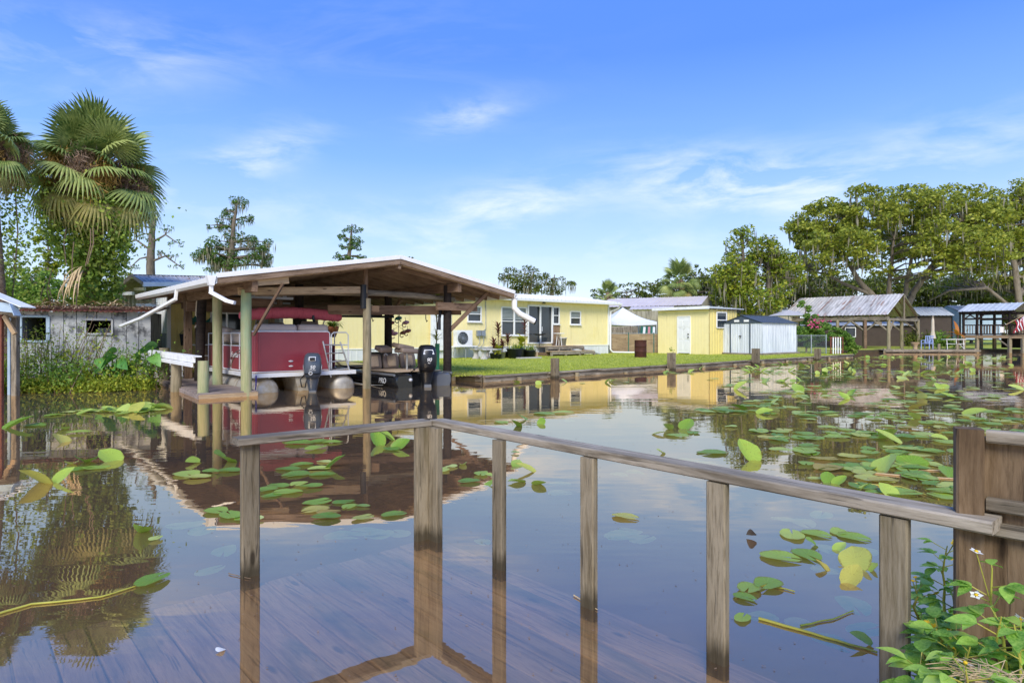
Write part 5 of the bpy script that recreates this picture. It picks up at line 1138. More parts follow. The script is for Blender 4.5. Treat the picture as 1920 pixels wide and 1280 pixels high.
p = RB_ + rn * .2; beam('brace', p + Z * 1.4, p + rn * 1.1 + Z * 2.5, .1, .1, MT['gray_wood'], rb); p = RB_ + rn * (RDp - .2); beam('brace', p + Z * 1.6, p - rn * .9 + Z * 2.5, .1, .1, MT['gray_wood'], rb)
MT['darkwall'] = M('dark_brown_siding', st('#3b312b', '#4a3f37', '#423730'), scale=1.5, rough=.8, bump=.1)
ph = thing('plank_house', 'dark brown house wall seen behind the rusty boathouse posts', 'house', (0, 0, 0))
gable(ph, (24.5, 63.5, 0), (41, 60.5, 0), 6, 2.2, .5, MT['tin'], wallmat=MT['darkwall'])
for (x, y) in ((28, 62.75), (32.5, 61.9)):
    f = MB(); f.bar((x, y, 1.1), (x + .9, y - .17, 1.1), .08, .08).bar((x, y, 2.0), (x + .9, y - .17, 2.0), .08, .08).bar((x, y, 1.1), (x, y, 2.0), .08, .08).bar((x + .9, y - .17, 1.1), (x + .9, y - .17, 2.0), .08, .08)
    fr = f.build('window', MT['white_trim'], ph); MB().box((x + .45, y - .06, 1.55), (.85, .04, .85)).build('pane', MT['glass'], fr)
# tin roofed cottage
tcot = thing('tin_cottage', 'small cottage with pale blue tin roof behind the closed umbrella', 'house', (0, 0, 0))
gable(tcot, W(1722, 640, 60), W(1786, 640, 60), 3, 2.45, .85, MT['tin'], wallmat=MT['darkwall'], npan=3)
gable(tcot, W(1800, 640, 64), W(1880, 640, 64), 4, 2.9, .8, MT['tin'], wallmat=MT['oldblue'], npan=3)
# dark two-storey boathouse at the right
bx = thing('dark_boathouse', 'dark timber boathouse with raised railed deck and plain tin roof', 'boathouse', (0, 0, 0))
A_, B_ = W(1797, 640, 49.5), W(1903, 640, 46.5); A_.z = B_.z = 0; bd_ = (B_ - A_).normalized(); bn_ = Vector((-bd_.y, bd_.x, 0)); bl_ = (B_ - A_).length
gable(bx, A_, B_, 3.6, 3.12, .62, MT['tin'], over=.15, npan=5)
DKZ = 1.28
for j in (0, 3.3):
    for k in (.08, .33, .9, 1.12):
        p = A_ + bd_ * bl_ * k + bn_ * (j + .15)
        beam('post', p + Z * -.9, p + Z * DKZ, .2, .2, MT['pile'], bx)
        if k < 1.1 or j: beam('upper_post', p + Z * DKZ, p + Z * 3.15, .14, .14, MT['dark_pile'], bx)
    beam('plate', A_ + bn_ * (j + .15) + Z * 3.0, B_ + bn_ * (j + .15) + Z * 3.0, .12, .2, MT['dark_pile'], bx)
    for z in (DKZ + .1, DKZ + .78, DKZ + 1.25): beam('rail', A_ + bd_ * bl_ * .08 + bn_ * (j + .15) + Z * z, A_ + bd_ * bl_ * 1.2 + bn_ * (j + .15) + Z * z, .07, .12 if z > 2.3 else .08, MT['dark_pile'], bx)
    for i in range(22):
        p = A_ + bd_ * bl_ * (.1 + i * .05) + bn_ * (j + .15); beam('baluster', p + Z * (DKZ + .1), p + Z * (DKZ + .78), .06, .03, MT['brown_wood'], bx)
for i in range(20):
    p = A_ + bn_ * (.1 + i * .175) + Z * DKZ; beam('deck_board', p + bd_ * bl_ * .05, p + bd_ * bl_ * 1.2, .16, .05, MT['brown_wood'], bx)
beam('deck_joist', A_ + bn_ * .08 + bd_ * bl_ * .05 + Z * (DKZ - .12), A_ + bn_ * .08 + bd_ * bl_ * 1.2 + Z * (DKZ - .12), .08, .2, MT['pale_wood'], bx)
for (k, s_) in ((.08, 1), (.33, -1), (.33, 1), (.9, -1), (.9, 1)): beam('brace', A_ + bd_ * bl_ * k + bn_ * .15 + Z * 2.5, A_ + bd_ * (bl_ * k + s_ * .6) + bn_ * .15 + Z * 2.95, .08, .08, MT['dark_pile'], bx)
beam('brace', A_ + bd_ * bl_ * .9 + bn_ * .15 + Z * .4, A_ + bd_ * (bl_ * .9 - .9) + bn_ * .15 + Z * 1.15, .09, .09, MT['gray_wood'], bx)
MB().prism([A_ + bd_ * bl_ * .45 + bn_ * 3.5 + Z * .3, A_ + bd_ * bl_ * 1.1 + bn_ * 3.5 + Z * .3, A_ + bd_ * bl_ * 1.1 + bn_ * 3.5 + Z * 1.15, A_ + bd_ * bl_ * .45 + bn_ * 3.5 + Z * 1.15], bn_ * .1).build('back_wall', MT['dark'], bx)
MB().box(tuple(A_ + bd_ * bl_ * .78 + bn_ * .06 + Z * (DKZ + .42)), (.32, .03, .42)).build('white_notice', MT['white_trim'], bx)
fg = thing('striped_flag', 'red and white striped flag hanging from a slanted pole on the dark boathouse', 'flag', tuple(A_ + bd_ * bl_ * .98 + bn_ * -.1), 0)
MB().tube([(-.55, 0, 2.05), (.55, -.3, 2.75)], .025, 6).build('flag_pole', MT['pale_wood'], fg)
for i in range(9):
    m = MB(); pts = []
    for j in range(6): t = j / 5; pts.append((.02 + i * .07 + .1 * math.sin(t * 5 + i * .4), -.2 - i * .02 + .06 * math.cos(t * 6 + i), 2.35 + i * .045 - t * .9))
    m.tube(pts, .042, 5); m.build('stripe', MT['flagred'] if i % 2 == 0 else MT['flagwhite'], fg)
# bank dock with furniture
bdk = thing('bank_dock', 'low grey dock along the far bank under the garden chair', 'dock', (0, 0, 0))
for i in range(34):
    p = W(1660, 640, 47.2) + Vector((i * .21, .05 * math.sin(i), 0)); p.z = .2; beam('dock_board', p, p + Vector((0, 1.3, 0)), .19, .05, MT['gray_wood'], bdk)
for i in range(6):
    p = W(1660, 640, 47.2) + Vector((i * 1.35, .1, 0)); rough_pile(.1, -.9, .3 + (.35 if i in (3, 4) else 0), 9, seed=i + 70).build('pile', MT['pile'], bdk, (p.x, p.y, 0))
beam('edge_board', W(1660, 640, 47.15) * 1.0 + Vector((0, 0, .12 - W(1660, 640, 47.15).z)), W(1660, 640, 47.15) + Vector((7.1, 0, .12 - W(1660, 640, 47.15).z)), .04, .14, MT['gray_wood'], bdk)
def chair(p, rz):
    t = thing('garden_chair', 'pale blue plastic garden chair on the far bank dock', 'chair', p, rz)
    MB().prism([(-.26, -.25, .42), (.26, -.25, .42), (.26, .25, .40), (-.26, .25, .40)], (0, 0, .04)).build('seat', MT['chairblue'], t)
    for i in range(5): MB().bar((-.22 + i * .11, .25, .44), (-.25 + i * .125, .42, .98), .08, .025).build('back_slat', MT['chairblue'], t)
    MB().bar((-.3, .43, .98), (.3, .43, .98), .05, .06).build('back_rail', MT['chairblue'], t)
    for x in (-.28, .28):
        MB().bar((x, -.25, .66), (x, .32, .68), .05, .035).build('armrest', MT['chairblue'], t)
        MB().bar((x, -.25, 0), (x, -.25, .66), .04, .05).build('leg', MT['chairblue'], t); MB().bar((x, .3, 0), (x, .28, .68), .04, .05).build('leg', MT['chairblue'], t)
q = W(1738, 640, 47.9); chair((q.x, q.y, .235), -1.0)
tb = thing('fish_table', 'white metal cleaning table on the far bank dock', 'table', (W(1788, 640, 47.9).x, 47.9, .235), 0)
MB().box((0, 0, .74), (1.5, .6, .04)).build('table_top', MT['white_trim'], tb)
for x in (-.6, .1, .65): MB().tube([(x, -.2, 0), (x - .05, -.2, .72)], .025, 6).build('leg', MT['white_trim'], tb)
MB().tube([(-.7, -.2, .4), (.7, -.2, .4)], .018, 6).build('cross_bar', MT['white_trim'], tb); MB().tube([(.3, -.2, .4), (.65, -.2, .02)], .018, 6).build('cross_bar', MT['white_trim'], tb)
ub = thing('closed_umbrella', 'closed cream garden umbrella on a brown pole behind the garden chair', 'umbrella', (W(1749, 640, 49.5).x, 49.5, NG), 0)
MB().tube([(0, 0, 0), (0, 0, 2.6)], .07, 8).build('pole', MT['gray_wood'], ub); MB().lathe([(.06, 2.5), (.1, 2.2), (.12, 1.4), (.2, .95), (.24, .85), (.1, .9)], n=9, smooth=False).build('folded_canopy', MT['rope'], ub)
sr = thing('stump_stool', 'pale cut stump used as a stool on the far bank', 'stump', (W(1716, 640, 48.2).x, 48.2, NG), 0); MB().lathe([(.16, 0), (.14, .3), (.3, .5), (.32, .56), (0, .57)], n=12).build('stump_body', MT['pale_wood'], sr)
cf = thing('chain_link_fence', 'grey chain link fence between the grey shed and the red gate', 'fence', (0, 0, 0))
ca, cb_ = W(1494, 640, 38.5), W(1549, 640, 37.6)
for t in (0, .5, 1): q = ca.lerp(cb_, t); MB().tube([(q.x, q.y, NG), (q.x, q.y, NG + 1.15)], .035, 8).build('fence_post', MT['galv'], cf)
MB().tube([(ca.x, ca.y, NG + 1.1), (cb_.x, cb_.y, NG + 1.1)], .02, 6).build('top_rail', MT['galv'], cf)
m = MB(); dv = (cb_ - ca); dv.z = 0; ll = dv.length; dv.normalize()
for i in range(int(ll / .1) + 11):
    for sg in (1, -1):
        s0 = -1.1 + i * .1; a0, b0 = max(0, s0), min(ll, s0 + 1.1)
        if b0 > a0:
            za, zb = (a0 - s0, b0 - s0) if sg > 0 else (1.1 - (a0 - s0), 1.1 - (b0 - s0))
            m.tube([Vector((ca.x, ca.y, NG + za)) + dv * a0, Vector((ca.x, ca.y, NG + zb)) + dv * b0], .004, 3, caps=False)
tag(m.build('wire_mesh', MT['galv'], cf), kind='stuff')
gt = thing('picket_gate', 'small red framed gate with white pickets at the end of the lawn', 'gate', (W(1569, 640, 37.2).x, 37.2, NG), .2)
for i in range(6): beam('picket', (-.4 + i * .16, 0, .02), (-.4 + i * .16, 0, 1.0), .06, .03, MT['white_paint'] if i % 5 else MT['rust'], gt, up=(0, 1, 0))
for z in (.1, .98): beam('gate_rail', (-.45, .03, z), (.45, .03, z), .04, .06, MT['rust'], gt)

# ------------------------------------------------------------------ left bank buildings
SA, SB_ = W(36, 640, 17.0), W(283, 640, 18.0); SA.z = SB_.z = 0; sd = (SB_ - SA).normalized(); sn = Vector((sd.y, -sd.x, 0)); sl_ = (SB_ - SA).length
os_ = thing('old_shed', 'dilapidated grey plank shed with dark openings and rusty debris covered roof', 'shed', SA, math.atan2(sd.y, sd.x))
def sx_(u): t = (u - 960) / F; return (t * SA.y - SA.x) / (sd.x - t * sd.y)
def sz_(v, x): return H - (v - Y0) * (SA.y + sd.y * x) / F
o1 = (sx_(39), sx_(91), sz_(640, .4), sz_(593, .4)); o2 = (sx_(161), sx_(211), sz_(626, 2.2), sz_(599, 2.2))
x = 0; TOP = sz_(585, 1.8); i = 0
while x < sl_ - .05:
    wd = min(random.choice((.24, .3, .36)), sl_ - x)
    segs = [(.05, TOP)]
    for o in (o1, o2):
        if x + wd / 2 > o[0] and x + wd / 2 < o[1]: segs = [(.05, o[2]), (o[3], TOP)]
    for z0, z1 in segs: beam('wall_board', (x + wd / 2, U(-.012, .012), z0 - U(0, .01)), (x + wd / 2, U(-.012, .012), z1), wd - .012, .025, MT['oldwall'], os_, up=(0, 1, 0))
    x += wd
for o in (o1, o2):
    f = MB(); mt = MT['oldblue'] if o is o1 else MT['oldwall']
    for a, b in (((o[0], -.03, o[2]), (o[1], -.03, o[2])), ((o[0], -.03, o[3]), (o[1], -.03, o[3]))): beam('opening_frame', a, b, .05, .06, mt, os_)
    for xx in (o[0], o[1]): beam('opening_frame', (xx, -.03, o[2]), (xx, -.03, o[3]), .09 if o is o1 else .05, .05, mt, os_, up=(0, 1, 0))
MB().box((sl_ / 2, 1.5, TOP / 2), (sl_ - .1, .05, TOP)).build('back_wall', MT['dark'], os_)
for xx in (.03, sl_ - .03): MB().box((xx, .78, TOP / 2), (.04, 1.5, TOP)).build('side_wall', MT['oldwall'], os_)
for i in range(7):
    a = -.1 + i * (sl_ + .3) / 7; MB().sheet((a, -.28, TOP + U(0, .03)), ((sl_ + .3) / 7 + .02, 0, 0), (0, 2.2, .22), (0, -.1, 1), .12, .015, .005).build('roof_sheet', MT['rust'], os_)
m = MB()
for k in range(26):
    a = U(.9, 1) * 0 + U(1.2, 2.4); m.tube([(a, 1.0 + U(-.4, .2), .2 + U(.4, 1.0)), (a + U(-.6, .6), .9, U(.7, 1.4)), (a + U(-.9, .9), .5, U(.7, 1.4))], .012, 5)
o = m.build('stored_branches', MT['bark_twig'], os_); o['kind'] = 'stuff'; o.location = (0, -.45, .15)
db = thing('dead_palm_litter', 'dry palm debris heaped on the rusty shed roof', 'debris', tuple(SA + Z * (TOP + .08)), math.atan2(sd.y, sd.x))
m = MB()
for k in range(150):
    a = random.choice((U(.3, 1.0), U(1.2, 2.2), U(2.0, 3.2))); blade(m, (a, U(.0, .9), U(.05, .2)), U(0, 6.28), U(.25, .6), .02, R(U(-5, 35)), R(40))
tag(m.build('dry_fronds', MT['straw'], db), kind='stuff')
leaf_mesh('leaf_litter', np.column_stack([rng.random(2500) * sl_, rng.random(2500) * 1.2 - .1, .02 + rng.random(2500) * .06]), .035, LM['fruitold'], db)
# blue shed at the very left
bl = thing('blue_boat_shed', 'faded blue boat shed corner with torn pale roof sheets', 'shed', (0, 0, 0))
for (u0, u1, vt, d, mt, nm) in ((0, 6, 588, 14.4, 'oldblue', 'wall_board'), (14, 20, 588, 14.4, 'oldblue', 'wall_board'), (-14, -2, 588, 14.4, 'oldblue', 'wall_board'), (-30, -16, 588, 14.4, 'oldblue', 'wall_board')):
    a, b = W(u0, vt, d), W(u1, vt, d); c = (a + b) / 2; beam(nm, Vector((c.x, d, -.2)), Vector((c.x, d, a.z)), b.x - a.x - .01, .03, MT[mt], bl, up=(0, 1, 0))
c = W(29, 590, 14.2); beam('post', Vector((c.x, c.y, -.6)), c, .12, .12, MT['gray_wood'], bl); c = W(2, 590, 14.0); beam('post', Vector((c.x, c.y, -.6)), c, .08, .08, MT['rust'], bl)
beam('lintel', W(-40, 589, 14.1), W(34, 589, 14.1), .08, .16, MT['gray_wood'], bl); beam('brace', W(8, 592, 14.0), W(28, 626, 14.0), .07, .09, MT['pale_wood'], bl)
for i in range(4):
    p = W(-60, 525, 14.0 + i * .45); q = W(66 - i * 0, 578, 14.0 + i * .45); beam('roof_sheet', Vector((p.x, 13.8 + i * .45, p.z)), Vector((q.x, 13.8 + i * .45, q.z + U(0, .02))), .44, .015, MT['white_paint'], bl)
beam('torn_fascia', W(-30, 572, 13.7), W(30, 578, 13.7), .02, .2, MT['oldblue'], bl); beam('torn_fascia', W(24, 570, 13.6), W(33, 592, 13.6), .2, .02, MT['oldblue'], bl)
# grey board barn behind
nb_ = thing('board_barn', 'grey weathered board building with ribbed metal roof and white lean-to wall', 'building', (0, 0, 0))
p0, p1 = W(212, 640, 23), W(285, 640, 24.5); p0.z = p1.z = 0
zL, zP = 2.75, 3.4
for i in range(10):
    a = p0.lerp(p1, i / 10); b = p0.lerp(p1, (i + 1) / 10); c = (a + b) / 2; h_ = zL + (zP - zL) * (i + .5) / 10
    beam('wall_board', Vector((c.x, c.y, .1)), Vector((c.x, c.y, h_)), (b - a).length - .008, .03, MT['oldboard'], nb_, up=(0, 1, 0))
dn = (p1 - p0).normalized(); bk_ = Vector((-dn.y, dn.x, 0))
rg0, rg1, ev0, ev1 = W(250, 516, 23), W(396, 519, 28), W(270, 530, 22.0), W(400, 529, 26.6)
for i in range(6):
    t = i / 6; e = ev0.lerp(ev1, t); r_ = rg0.lerp(rg1, t); e2_ = ev0.lerp(ev1, t + 1 / 6)
    MB().sheet(e, e2_ - e, r_ - e, (e2_ - e).cross(r_ - e), .2, .025, .005, 'rib').build('roof_sheet', MT['rustroof'], nb_)
lf0, lf1 = W(203, 552, 23.4), W(203, 552, 23.4) + (rg1 - rg0)
MB().prism([lf0, rg0, rg1, lf1], Vector((0, 0, .04))).build('roof_slope', MT['gray_wood'], nb_)
beam('rake_board', lf0 - Vector((0, .1, .04)), rg0 - Vector((0, .1, .04)), .04, .16, MT['gray_wood'], nb_)
beam('rake_board', rg0 - Vector((0, .1, .02)), ev0 - Vector((0, .1, .02)), .04, .12, MT['gray_wood'], nb_)
beam('fascia', ev0 - Vector((0, .06, .06)), ev1 - Vector((0, .06, .06)), .04, .16, MT['white_paint'], nb_)
for k in (.25, .55, .85): beam('purlin_end', p0.lerp(p1, k) - bk_ * .5 + Z * (zL + (zP - zL) * k - .05), p0.lerp(p1, k) + Z * (zL + (zP - zL) * k - .05), .1, .12, MT['white_paint'], nb_)
for i in range(8):
    a = W(260 + i * 9.5, 640, 22.3); a.z = .1; beam('white_wall_board', a, a + Z * 2.35, .172, .03, MT['white_paint'], nb_, up=(0, 1, 0))

# ------------------------------------------------------------------ trees
def tree(name, label, d, trunks, blobs, mat, leaf, dens, moss=0, bark='bark', cat='tree', group=None, flat=.62, mossmat='moss', shell=.35, branch=.5, rc=(.2, .34)):
    """trunks: lists of (u, v, radius_m[, depth offset]); blobs: (u, v, ru, rv[, depth offset]) of the crown, all read at depth d"""
    b0 = W(trunks[0][0][0], 640, d); t = thing(name, label, cat, (b0.x, b0.y, NG), 0, group); org = Vector((b0.x, b0.y, NG))
    tpts = []
    for tr in trunks:
        pts = [W(p[0], p[1], d + (p[3] if len(p) > 3 else 0)) - org for p in tr]
        if tr is trunks[0] or tr[0][1] > 600: pts[0].z = min(pts[0].z, -.2)
        fine = []; rad = []
        for i in range(len(pts) - 1):
            for k in range(4):
                q = k / 4; fine.append(pts[i].lerp(pts[i + 1], q) + Vector((U(-1, 1), U(-1, 1), 0)) * tr[i][2] * .25); rad.append(tr[i][2] * (1 - q) + tr[i + 1][2] * q)
        fine.append(pts[-1]); rad.append(tr[-1][2])
        MB().tube(fine, rad, 9).build('trunk', MT[bark], t); tpts += list(zip(fine, rad))
    C = []; S = []; cl = []; k_ = d / F
    for bl in blobs:
        c = np.array(W(bl[0], bl[1], d + (bl[4] if len(bl) > 4 else 0)) - org); r = np.array([bl[2] * k_, min(bl[2], bl[3] * 1.6) * k_ * .9, bl[3] * k_])
        nc = max(9, int(bl[2] * bl[3] / 38)); P = ball(nc, shell) * r + c
        for p in P:
            rr = rng.uniform(*rc) * (r.min() * .55 + r.mean() * .45); cl.append((p, rr)); n = max(8, int(dens * 4.2 * (rr / leaf) ** 1.75))
            q = ball(n, .45); q[:, 2] *= flat
            C.append(p + q * rr); S.append(rng.uniform(.55, 1.15, n) * leaf * .82)
    C = np.concatenate(C); S = np.concatenate(S)
    ax = rng.normal(size=C.shape); ax[:, 2] *= .6
    leaf_mesh('crown', C, S, LM[mat], t, axis=ax, aspect=.55, up=.8)
    m = MB()
    for (p, rr) in cl:
        if random.random() > branch: continue
        p = Vector(p); src, sr = min(tpts, key=lambda x: (x[0] - p).length + max(0, (x[0].z - p.z)) * 1.5)
        mid = src.lerp(p, .5) + Vector((U(-1, 1), U(-1, 1), U(0, 1))) * (p - src).length * .1
        r0 = min(sr * .55, .03 + (p - src).length * .022); m.tube([src, src.lerp(mid, .55) + Z * .02, mid, mid.lerp(p, .6), p], [r0, r0 * .85, r0 * .65, r0 * .45, r0 * .2], 5, caps=False)
    if m.v: m.build('limbs', MT[bark], t)['kind'] = 'stuff'
    if moss:
        Cm = []; Sm = []
        for (p, rr) in cl:
            n = int(moss * rng.random() * 2)
            if n:
                q = rng.normal(size=(n, 3)) * rr * (.6, .6, .1); ln = rng.uniform(.25, 1.0, n) * min(1.1, rr * 1.3); q[:, 2] -= ln * .8 + rr * .3; Cm.append(p + q); Sm.append(ln)
        Cm = np.concatenate(Cm); Sm = np.concatenate(Sm); ax = np.tile([0, 0, 1.0], (len(Cm), 1)) * 4
        leaf_mesh('spanish_moss', Cm, Sm, LM[mossmat], t, axis=ax, aspect=.11)
    return t
tree('live_oak', 'huge spreading oak with yellow green crown rising behind the rusty boathouse', 62,
     [[(1652, 600, .42), (1640, 560, .32), (1605, 520, .24), (1580, 470, .14), (1570, 430, .06)], [(1662, 598, .3), (1668, 540, .22), (1672, 480, .15), (1680, 420, .06)],
      [(1690, 600, .4), (1712, 548, .3), (1745, 500, .22), (1785, 455, .13), (1800, 415, .05)], [(1690, 590, .26), (1700, 530, .2), (1712, 470, .14), (1735, 410, .06)], [(1640, 555, .2), (1590, 535, .15), (1550, 515, .11), (1510, 505, .06)]],
     [(1550, 425, 72, 52), (1625, 398, 70, 46, -2), (1705, 388, 80, 44), (1790, 392, 78, 46, 2), (1850, 425, 60, 50), (1590, 465, 80, 36, -4), (1690, 450, 75, 40, 3), (1790, 450, 85, 42, -4), (1512, 440, 38, 34),
      (1540, 500, 60, 20, -3), (1640, 500, 55, 20), (1850, 480, 60, 34, -2), (1760, 500, 55, 20, -5)], 'oak', .24, 2.0, moss=1.5, bark='oakbark', flat=.5, rc=(.20, .34))
tree('live_oak', 'dark mossy oak at the far right behind the dark boathouse', 66, [[(1915, 600, .4), (1905, 520, .3), (1890, 440, .2), (1895, 380, .08)], [(1915, 590, .2), (1850, 540, .18), (1780, 545, .1), (1740, 565, .04)]],
     [(1900, 375, 58, 36), (1935, 420, 60, 60), (1890, 470, 45, 40, 3), (1860, 520, 70, 28, 2), (1920, 540, 60, 36, 4), (1800, 535, 60, 22, 4)], 'oak', .24, 1.9, moss=4, bark='oakbark')
for (u, v, ru, rv, dd, lab) in ((1490, 525, 46, 62, 74, 'tall leafy tree filling the gap between the oak and the pointed tree'), (1335, 545, 40, 40, 72, 'leafy tree between the distant palm and the pointed tree'), (1560, 555, 70, 42, 80, 'dark understory tree behind the ridge of the rusty boathouse'), (1690, 555, 80, 46, 84, 'dark understory tree behind the big oak trunks'), (1800, 560, 80, 48, 80, 'dark understory tree behind the tin cottage'), (1900, 565, 70, 48, 78, 'dark understory tree behind the dark boathouse')):
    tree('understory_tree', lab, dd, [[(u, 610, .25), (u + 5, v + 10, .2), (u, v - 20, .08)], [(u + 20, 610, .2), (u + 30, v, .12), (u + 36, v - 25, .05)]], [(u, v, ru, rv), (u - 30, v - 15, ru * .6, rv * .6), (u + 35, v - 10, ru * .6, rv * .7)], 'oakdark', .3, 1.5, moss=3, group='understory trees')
tree('sweetgum_tree', 'tall bright green tree with pointed tops beside the yellow shed', 58, [[(1395, 610, .3), (1395, 520, .24), (1392, 440, .06)], [(1440, 610, .26), (1442, 520, .2), (1440, 445, .05)]],
     [(1392, 470, 32, 44), (1380, 530, 44, 46, -2), (1360, 545, 30, 40), (1425, 505, 36, 50, 2), (1442, 470, 30, 38), (1470, 520, 36, 50), (1420, 560, 60, 30, -3), (1400, 440, 14, 18), (1345, 520, 20, 26)], 'sweet', .22, 1.7, moss=3, flat=.9, rc=(.26, .42))
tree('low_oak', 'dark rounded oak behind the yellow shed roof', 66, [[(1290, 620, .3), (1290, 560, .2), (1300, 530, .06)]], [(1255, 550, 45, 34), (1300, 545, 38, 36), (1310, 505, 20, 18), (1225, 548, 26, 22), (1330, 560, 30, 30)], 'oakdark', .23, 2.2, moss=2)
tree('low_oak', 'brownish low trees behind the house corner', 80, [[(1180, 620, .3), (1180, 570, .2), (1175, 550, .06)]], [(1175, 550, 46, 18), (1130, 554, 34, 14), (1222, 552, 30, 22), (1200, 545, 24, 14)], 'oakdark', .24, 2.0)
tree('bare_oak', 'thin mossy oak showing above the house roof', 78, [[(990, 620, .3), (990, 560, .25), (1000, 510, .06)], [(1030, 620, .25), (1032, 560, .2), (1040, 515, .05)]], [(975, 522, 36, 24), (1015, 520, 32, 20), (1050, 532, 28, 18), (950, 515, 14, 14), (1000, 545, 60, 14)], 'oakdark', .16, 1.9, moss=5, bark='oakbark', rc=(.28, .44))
tree('cypress_tree', 'tall cypress with tiered mossy boughs above the boathouse roof', 52, [[(428, 620, .38), (430, 500, .32), (436, 440, .2), (444, 385, .08), (448, 372, .03)]],
     [(452, 382, 22, 13), (425, 396, 16, 8), (468, 412, 16, 9), (430, 415, 24, 14), (402, 424, 22, 10), (440, 440, 20, 12), (385, 470, 26, 15), (415, 468, 30, 22), (460, 455, 26, 14), (488, 468, 28, 20), (370, 478, 18, 14), (440, 490, 50, 16), (500, 488, 18, 16), (395, 495, 22, 14)], 'cyp', .12, 2.6, moss=9, flat=.8, shell=.15, rc=(.3, .5))
tree('cypress_tree', 'small distant cypress top above the boathouse ridge', 60, [[(655, 620, .3), (655, 480, .2), (660, 420, .05)]], [(660, 430, 18, 12), (648, 447, 14, 9), (672, 452, 16, 10), (655, 468, 24, 12), (640, 482, 16, 9), (678, 484, 14, 8), (658, 488, 22, 10)], 'cyp', .12, 2.8, flat=.8, shell=.15, rc=(.3, .5))
tree('pine_tree', 'sparse pine with bare drooping limbs behind the grey barn', 38, [[(282, 620, .26), (283, 500, .24), (286, 440, .18), (290, 400, .06)], [(284, 470, .07), (255, 450, .05), (236, 455, .02)], [(284, 455, .07), (310, 440, .05), (332, 455, .02)], [(284, 490, .07), (310, 480, .05), (345, 505, .02)], [(284, 480, .06), (262, 485, .04), (240, 505, .02)]],
     [(288, 408, 24, 10), (262, 425, 22, 10), (310, 430, 18, 9), (246, 455, 20, 10), (328, 455, 18, 9), (340, 498, 24, 9), (250, 500, 22, 8), (300, 470, 20, 8), (275, 445, 22, 8), (320, 480, 18, 8)], 'cyp', .08, 1.3, moss=4, shell=.1)
tree('small_tree', 'tiny distant tree tip right of the boathouse ridge', 75, [[(768, 620, .15), (768, 490, .05)]], [(767, 486, 9, 5), (769, 495, 8, 6)], 'oakdark', .2, 1.2)
# green thicket behind the old shed
for i, (u, v, ru, rv, d, mt, lab) in enumerate(((60, 545, 60, 38, 22, 'bush', 'dense green bush between the two palms'), (88, 478, 26, 60, 25, 'sweet', 'slim bright green sapling left of the vine covered palm'), (25, 500, 20, 40, 24, 'vine', 'viney shrub at the foot of the leftmost palm'), (228, 535, 26, 30, 27, 'sweet', 'yellow green bush beside the grey barn gable'))):
    tree('thicket_bush', lab, d, [[(u, 620, .06), (u + 3, v, .04), (u, v - rv * .6, .015)]], [(u, v, ru, rv), (u - ru * .4, v + rv * .3, ru * .6, rv * .6), (u + ru * .4, v + rv * .2, ru * .6, rv * .7)], mt, .07, 3.6, cat='bush', group='bushes behind the old shed')
# far wood closing the horizon
n = 30000; xs = rng.uniform(-260, 330, n); hgt = 5.2 + 2.2 * np.sin(xs * .07) + 1.6 * np.sin(xs * .19 + 1) + rng.normal(size=n) * .6; zz = rng.random(n) ** .7 * hgt
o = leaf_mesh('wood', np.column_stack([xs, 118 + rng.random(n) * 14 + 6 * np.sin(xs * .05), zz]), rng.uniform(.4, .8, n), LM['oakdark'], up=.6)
tag(o, 'low dark wood far behind the houses', 'wood')

# ------------------------------------------------------------------ palms
def frond_mesh(nm, seg=30, ln=.95, spread=128, fold=.55, droop=.5, pet=.95):
    m = MB(); n = seg
    for i in range(n):
        a = R(-spread + 2 * spread * i / (n - 1)); l = ln * (1 - .28 * abs(a) / R(spread)) * U(.9, 1.08); sg = 1 if i % 2 else -1
        w0 = .03; p = Vector((pet + .12 * math.cos(a), .12 * math.sin(a), 0)); dirv = Vector((math.cos(a), math.sin(a), .18)); sv = Vector((-math.sin(a), math.cos(a), 0)); vs = []
        for k in range(5):
            t = k / 4; w_ = w0 * (.35 + 1.0 * math.sin(math.pi * (.15 + .5 * t)) * (1 - t ** 3)) if k < 4 else .002
            q = p + dirv * l * t + Z * (-droop * l * t ** 2.6 + fold * .12 * (1 - abs(a) / R(spread))) ; vs += [q - sv * w_, q + Z * w_ * .8, q + sv * w_]
        m.add(vs, [f for k in range(4) for f in ((k * 3, k * 3 + 1, k * 3 + 4, k * 3 + 3), (k * 3 + 1, k * 3 + 2, k * 3 + 5, k * 3 + 4))], False)
    m.tube([(0, 0, -.05), (pet * .5, 0, .03), (pet + .15, 0, 0)], [.03, .022, .015], 5)
    return m.mesh(nm)
FR = {'a': frond_mesh('frond', 30, .72, 125, .6, .3, .85), 'b': frond_mesh('frond', 28, .72, 118, .5, .7, .95), 'c': frond_mesh('frond', 24, .7, 105, .5, 1.1, 1.0)}
for k in FR: FR[k].materials.append(LM['palm'])
FO = {k: FR[k].copy() for k in FR}
for k in FO: FO[k].materials[0] = LM['palmold']
FD_ = [frond_mesh('dead_frond', 16, .8, 60, .5, .9, .8), frond_mesh('dead_frond', 14, .85, 45, .4, .6, .8)]
for me in FD_: me.materials.append(MT['hair'])
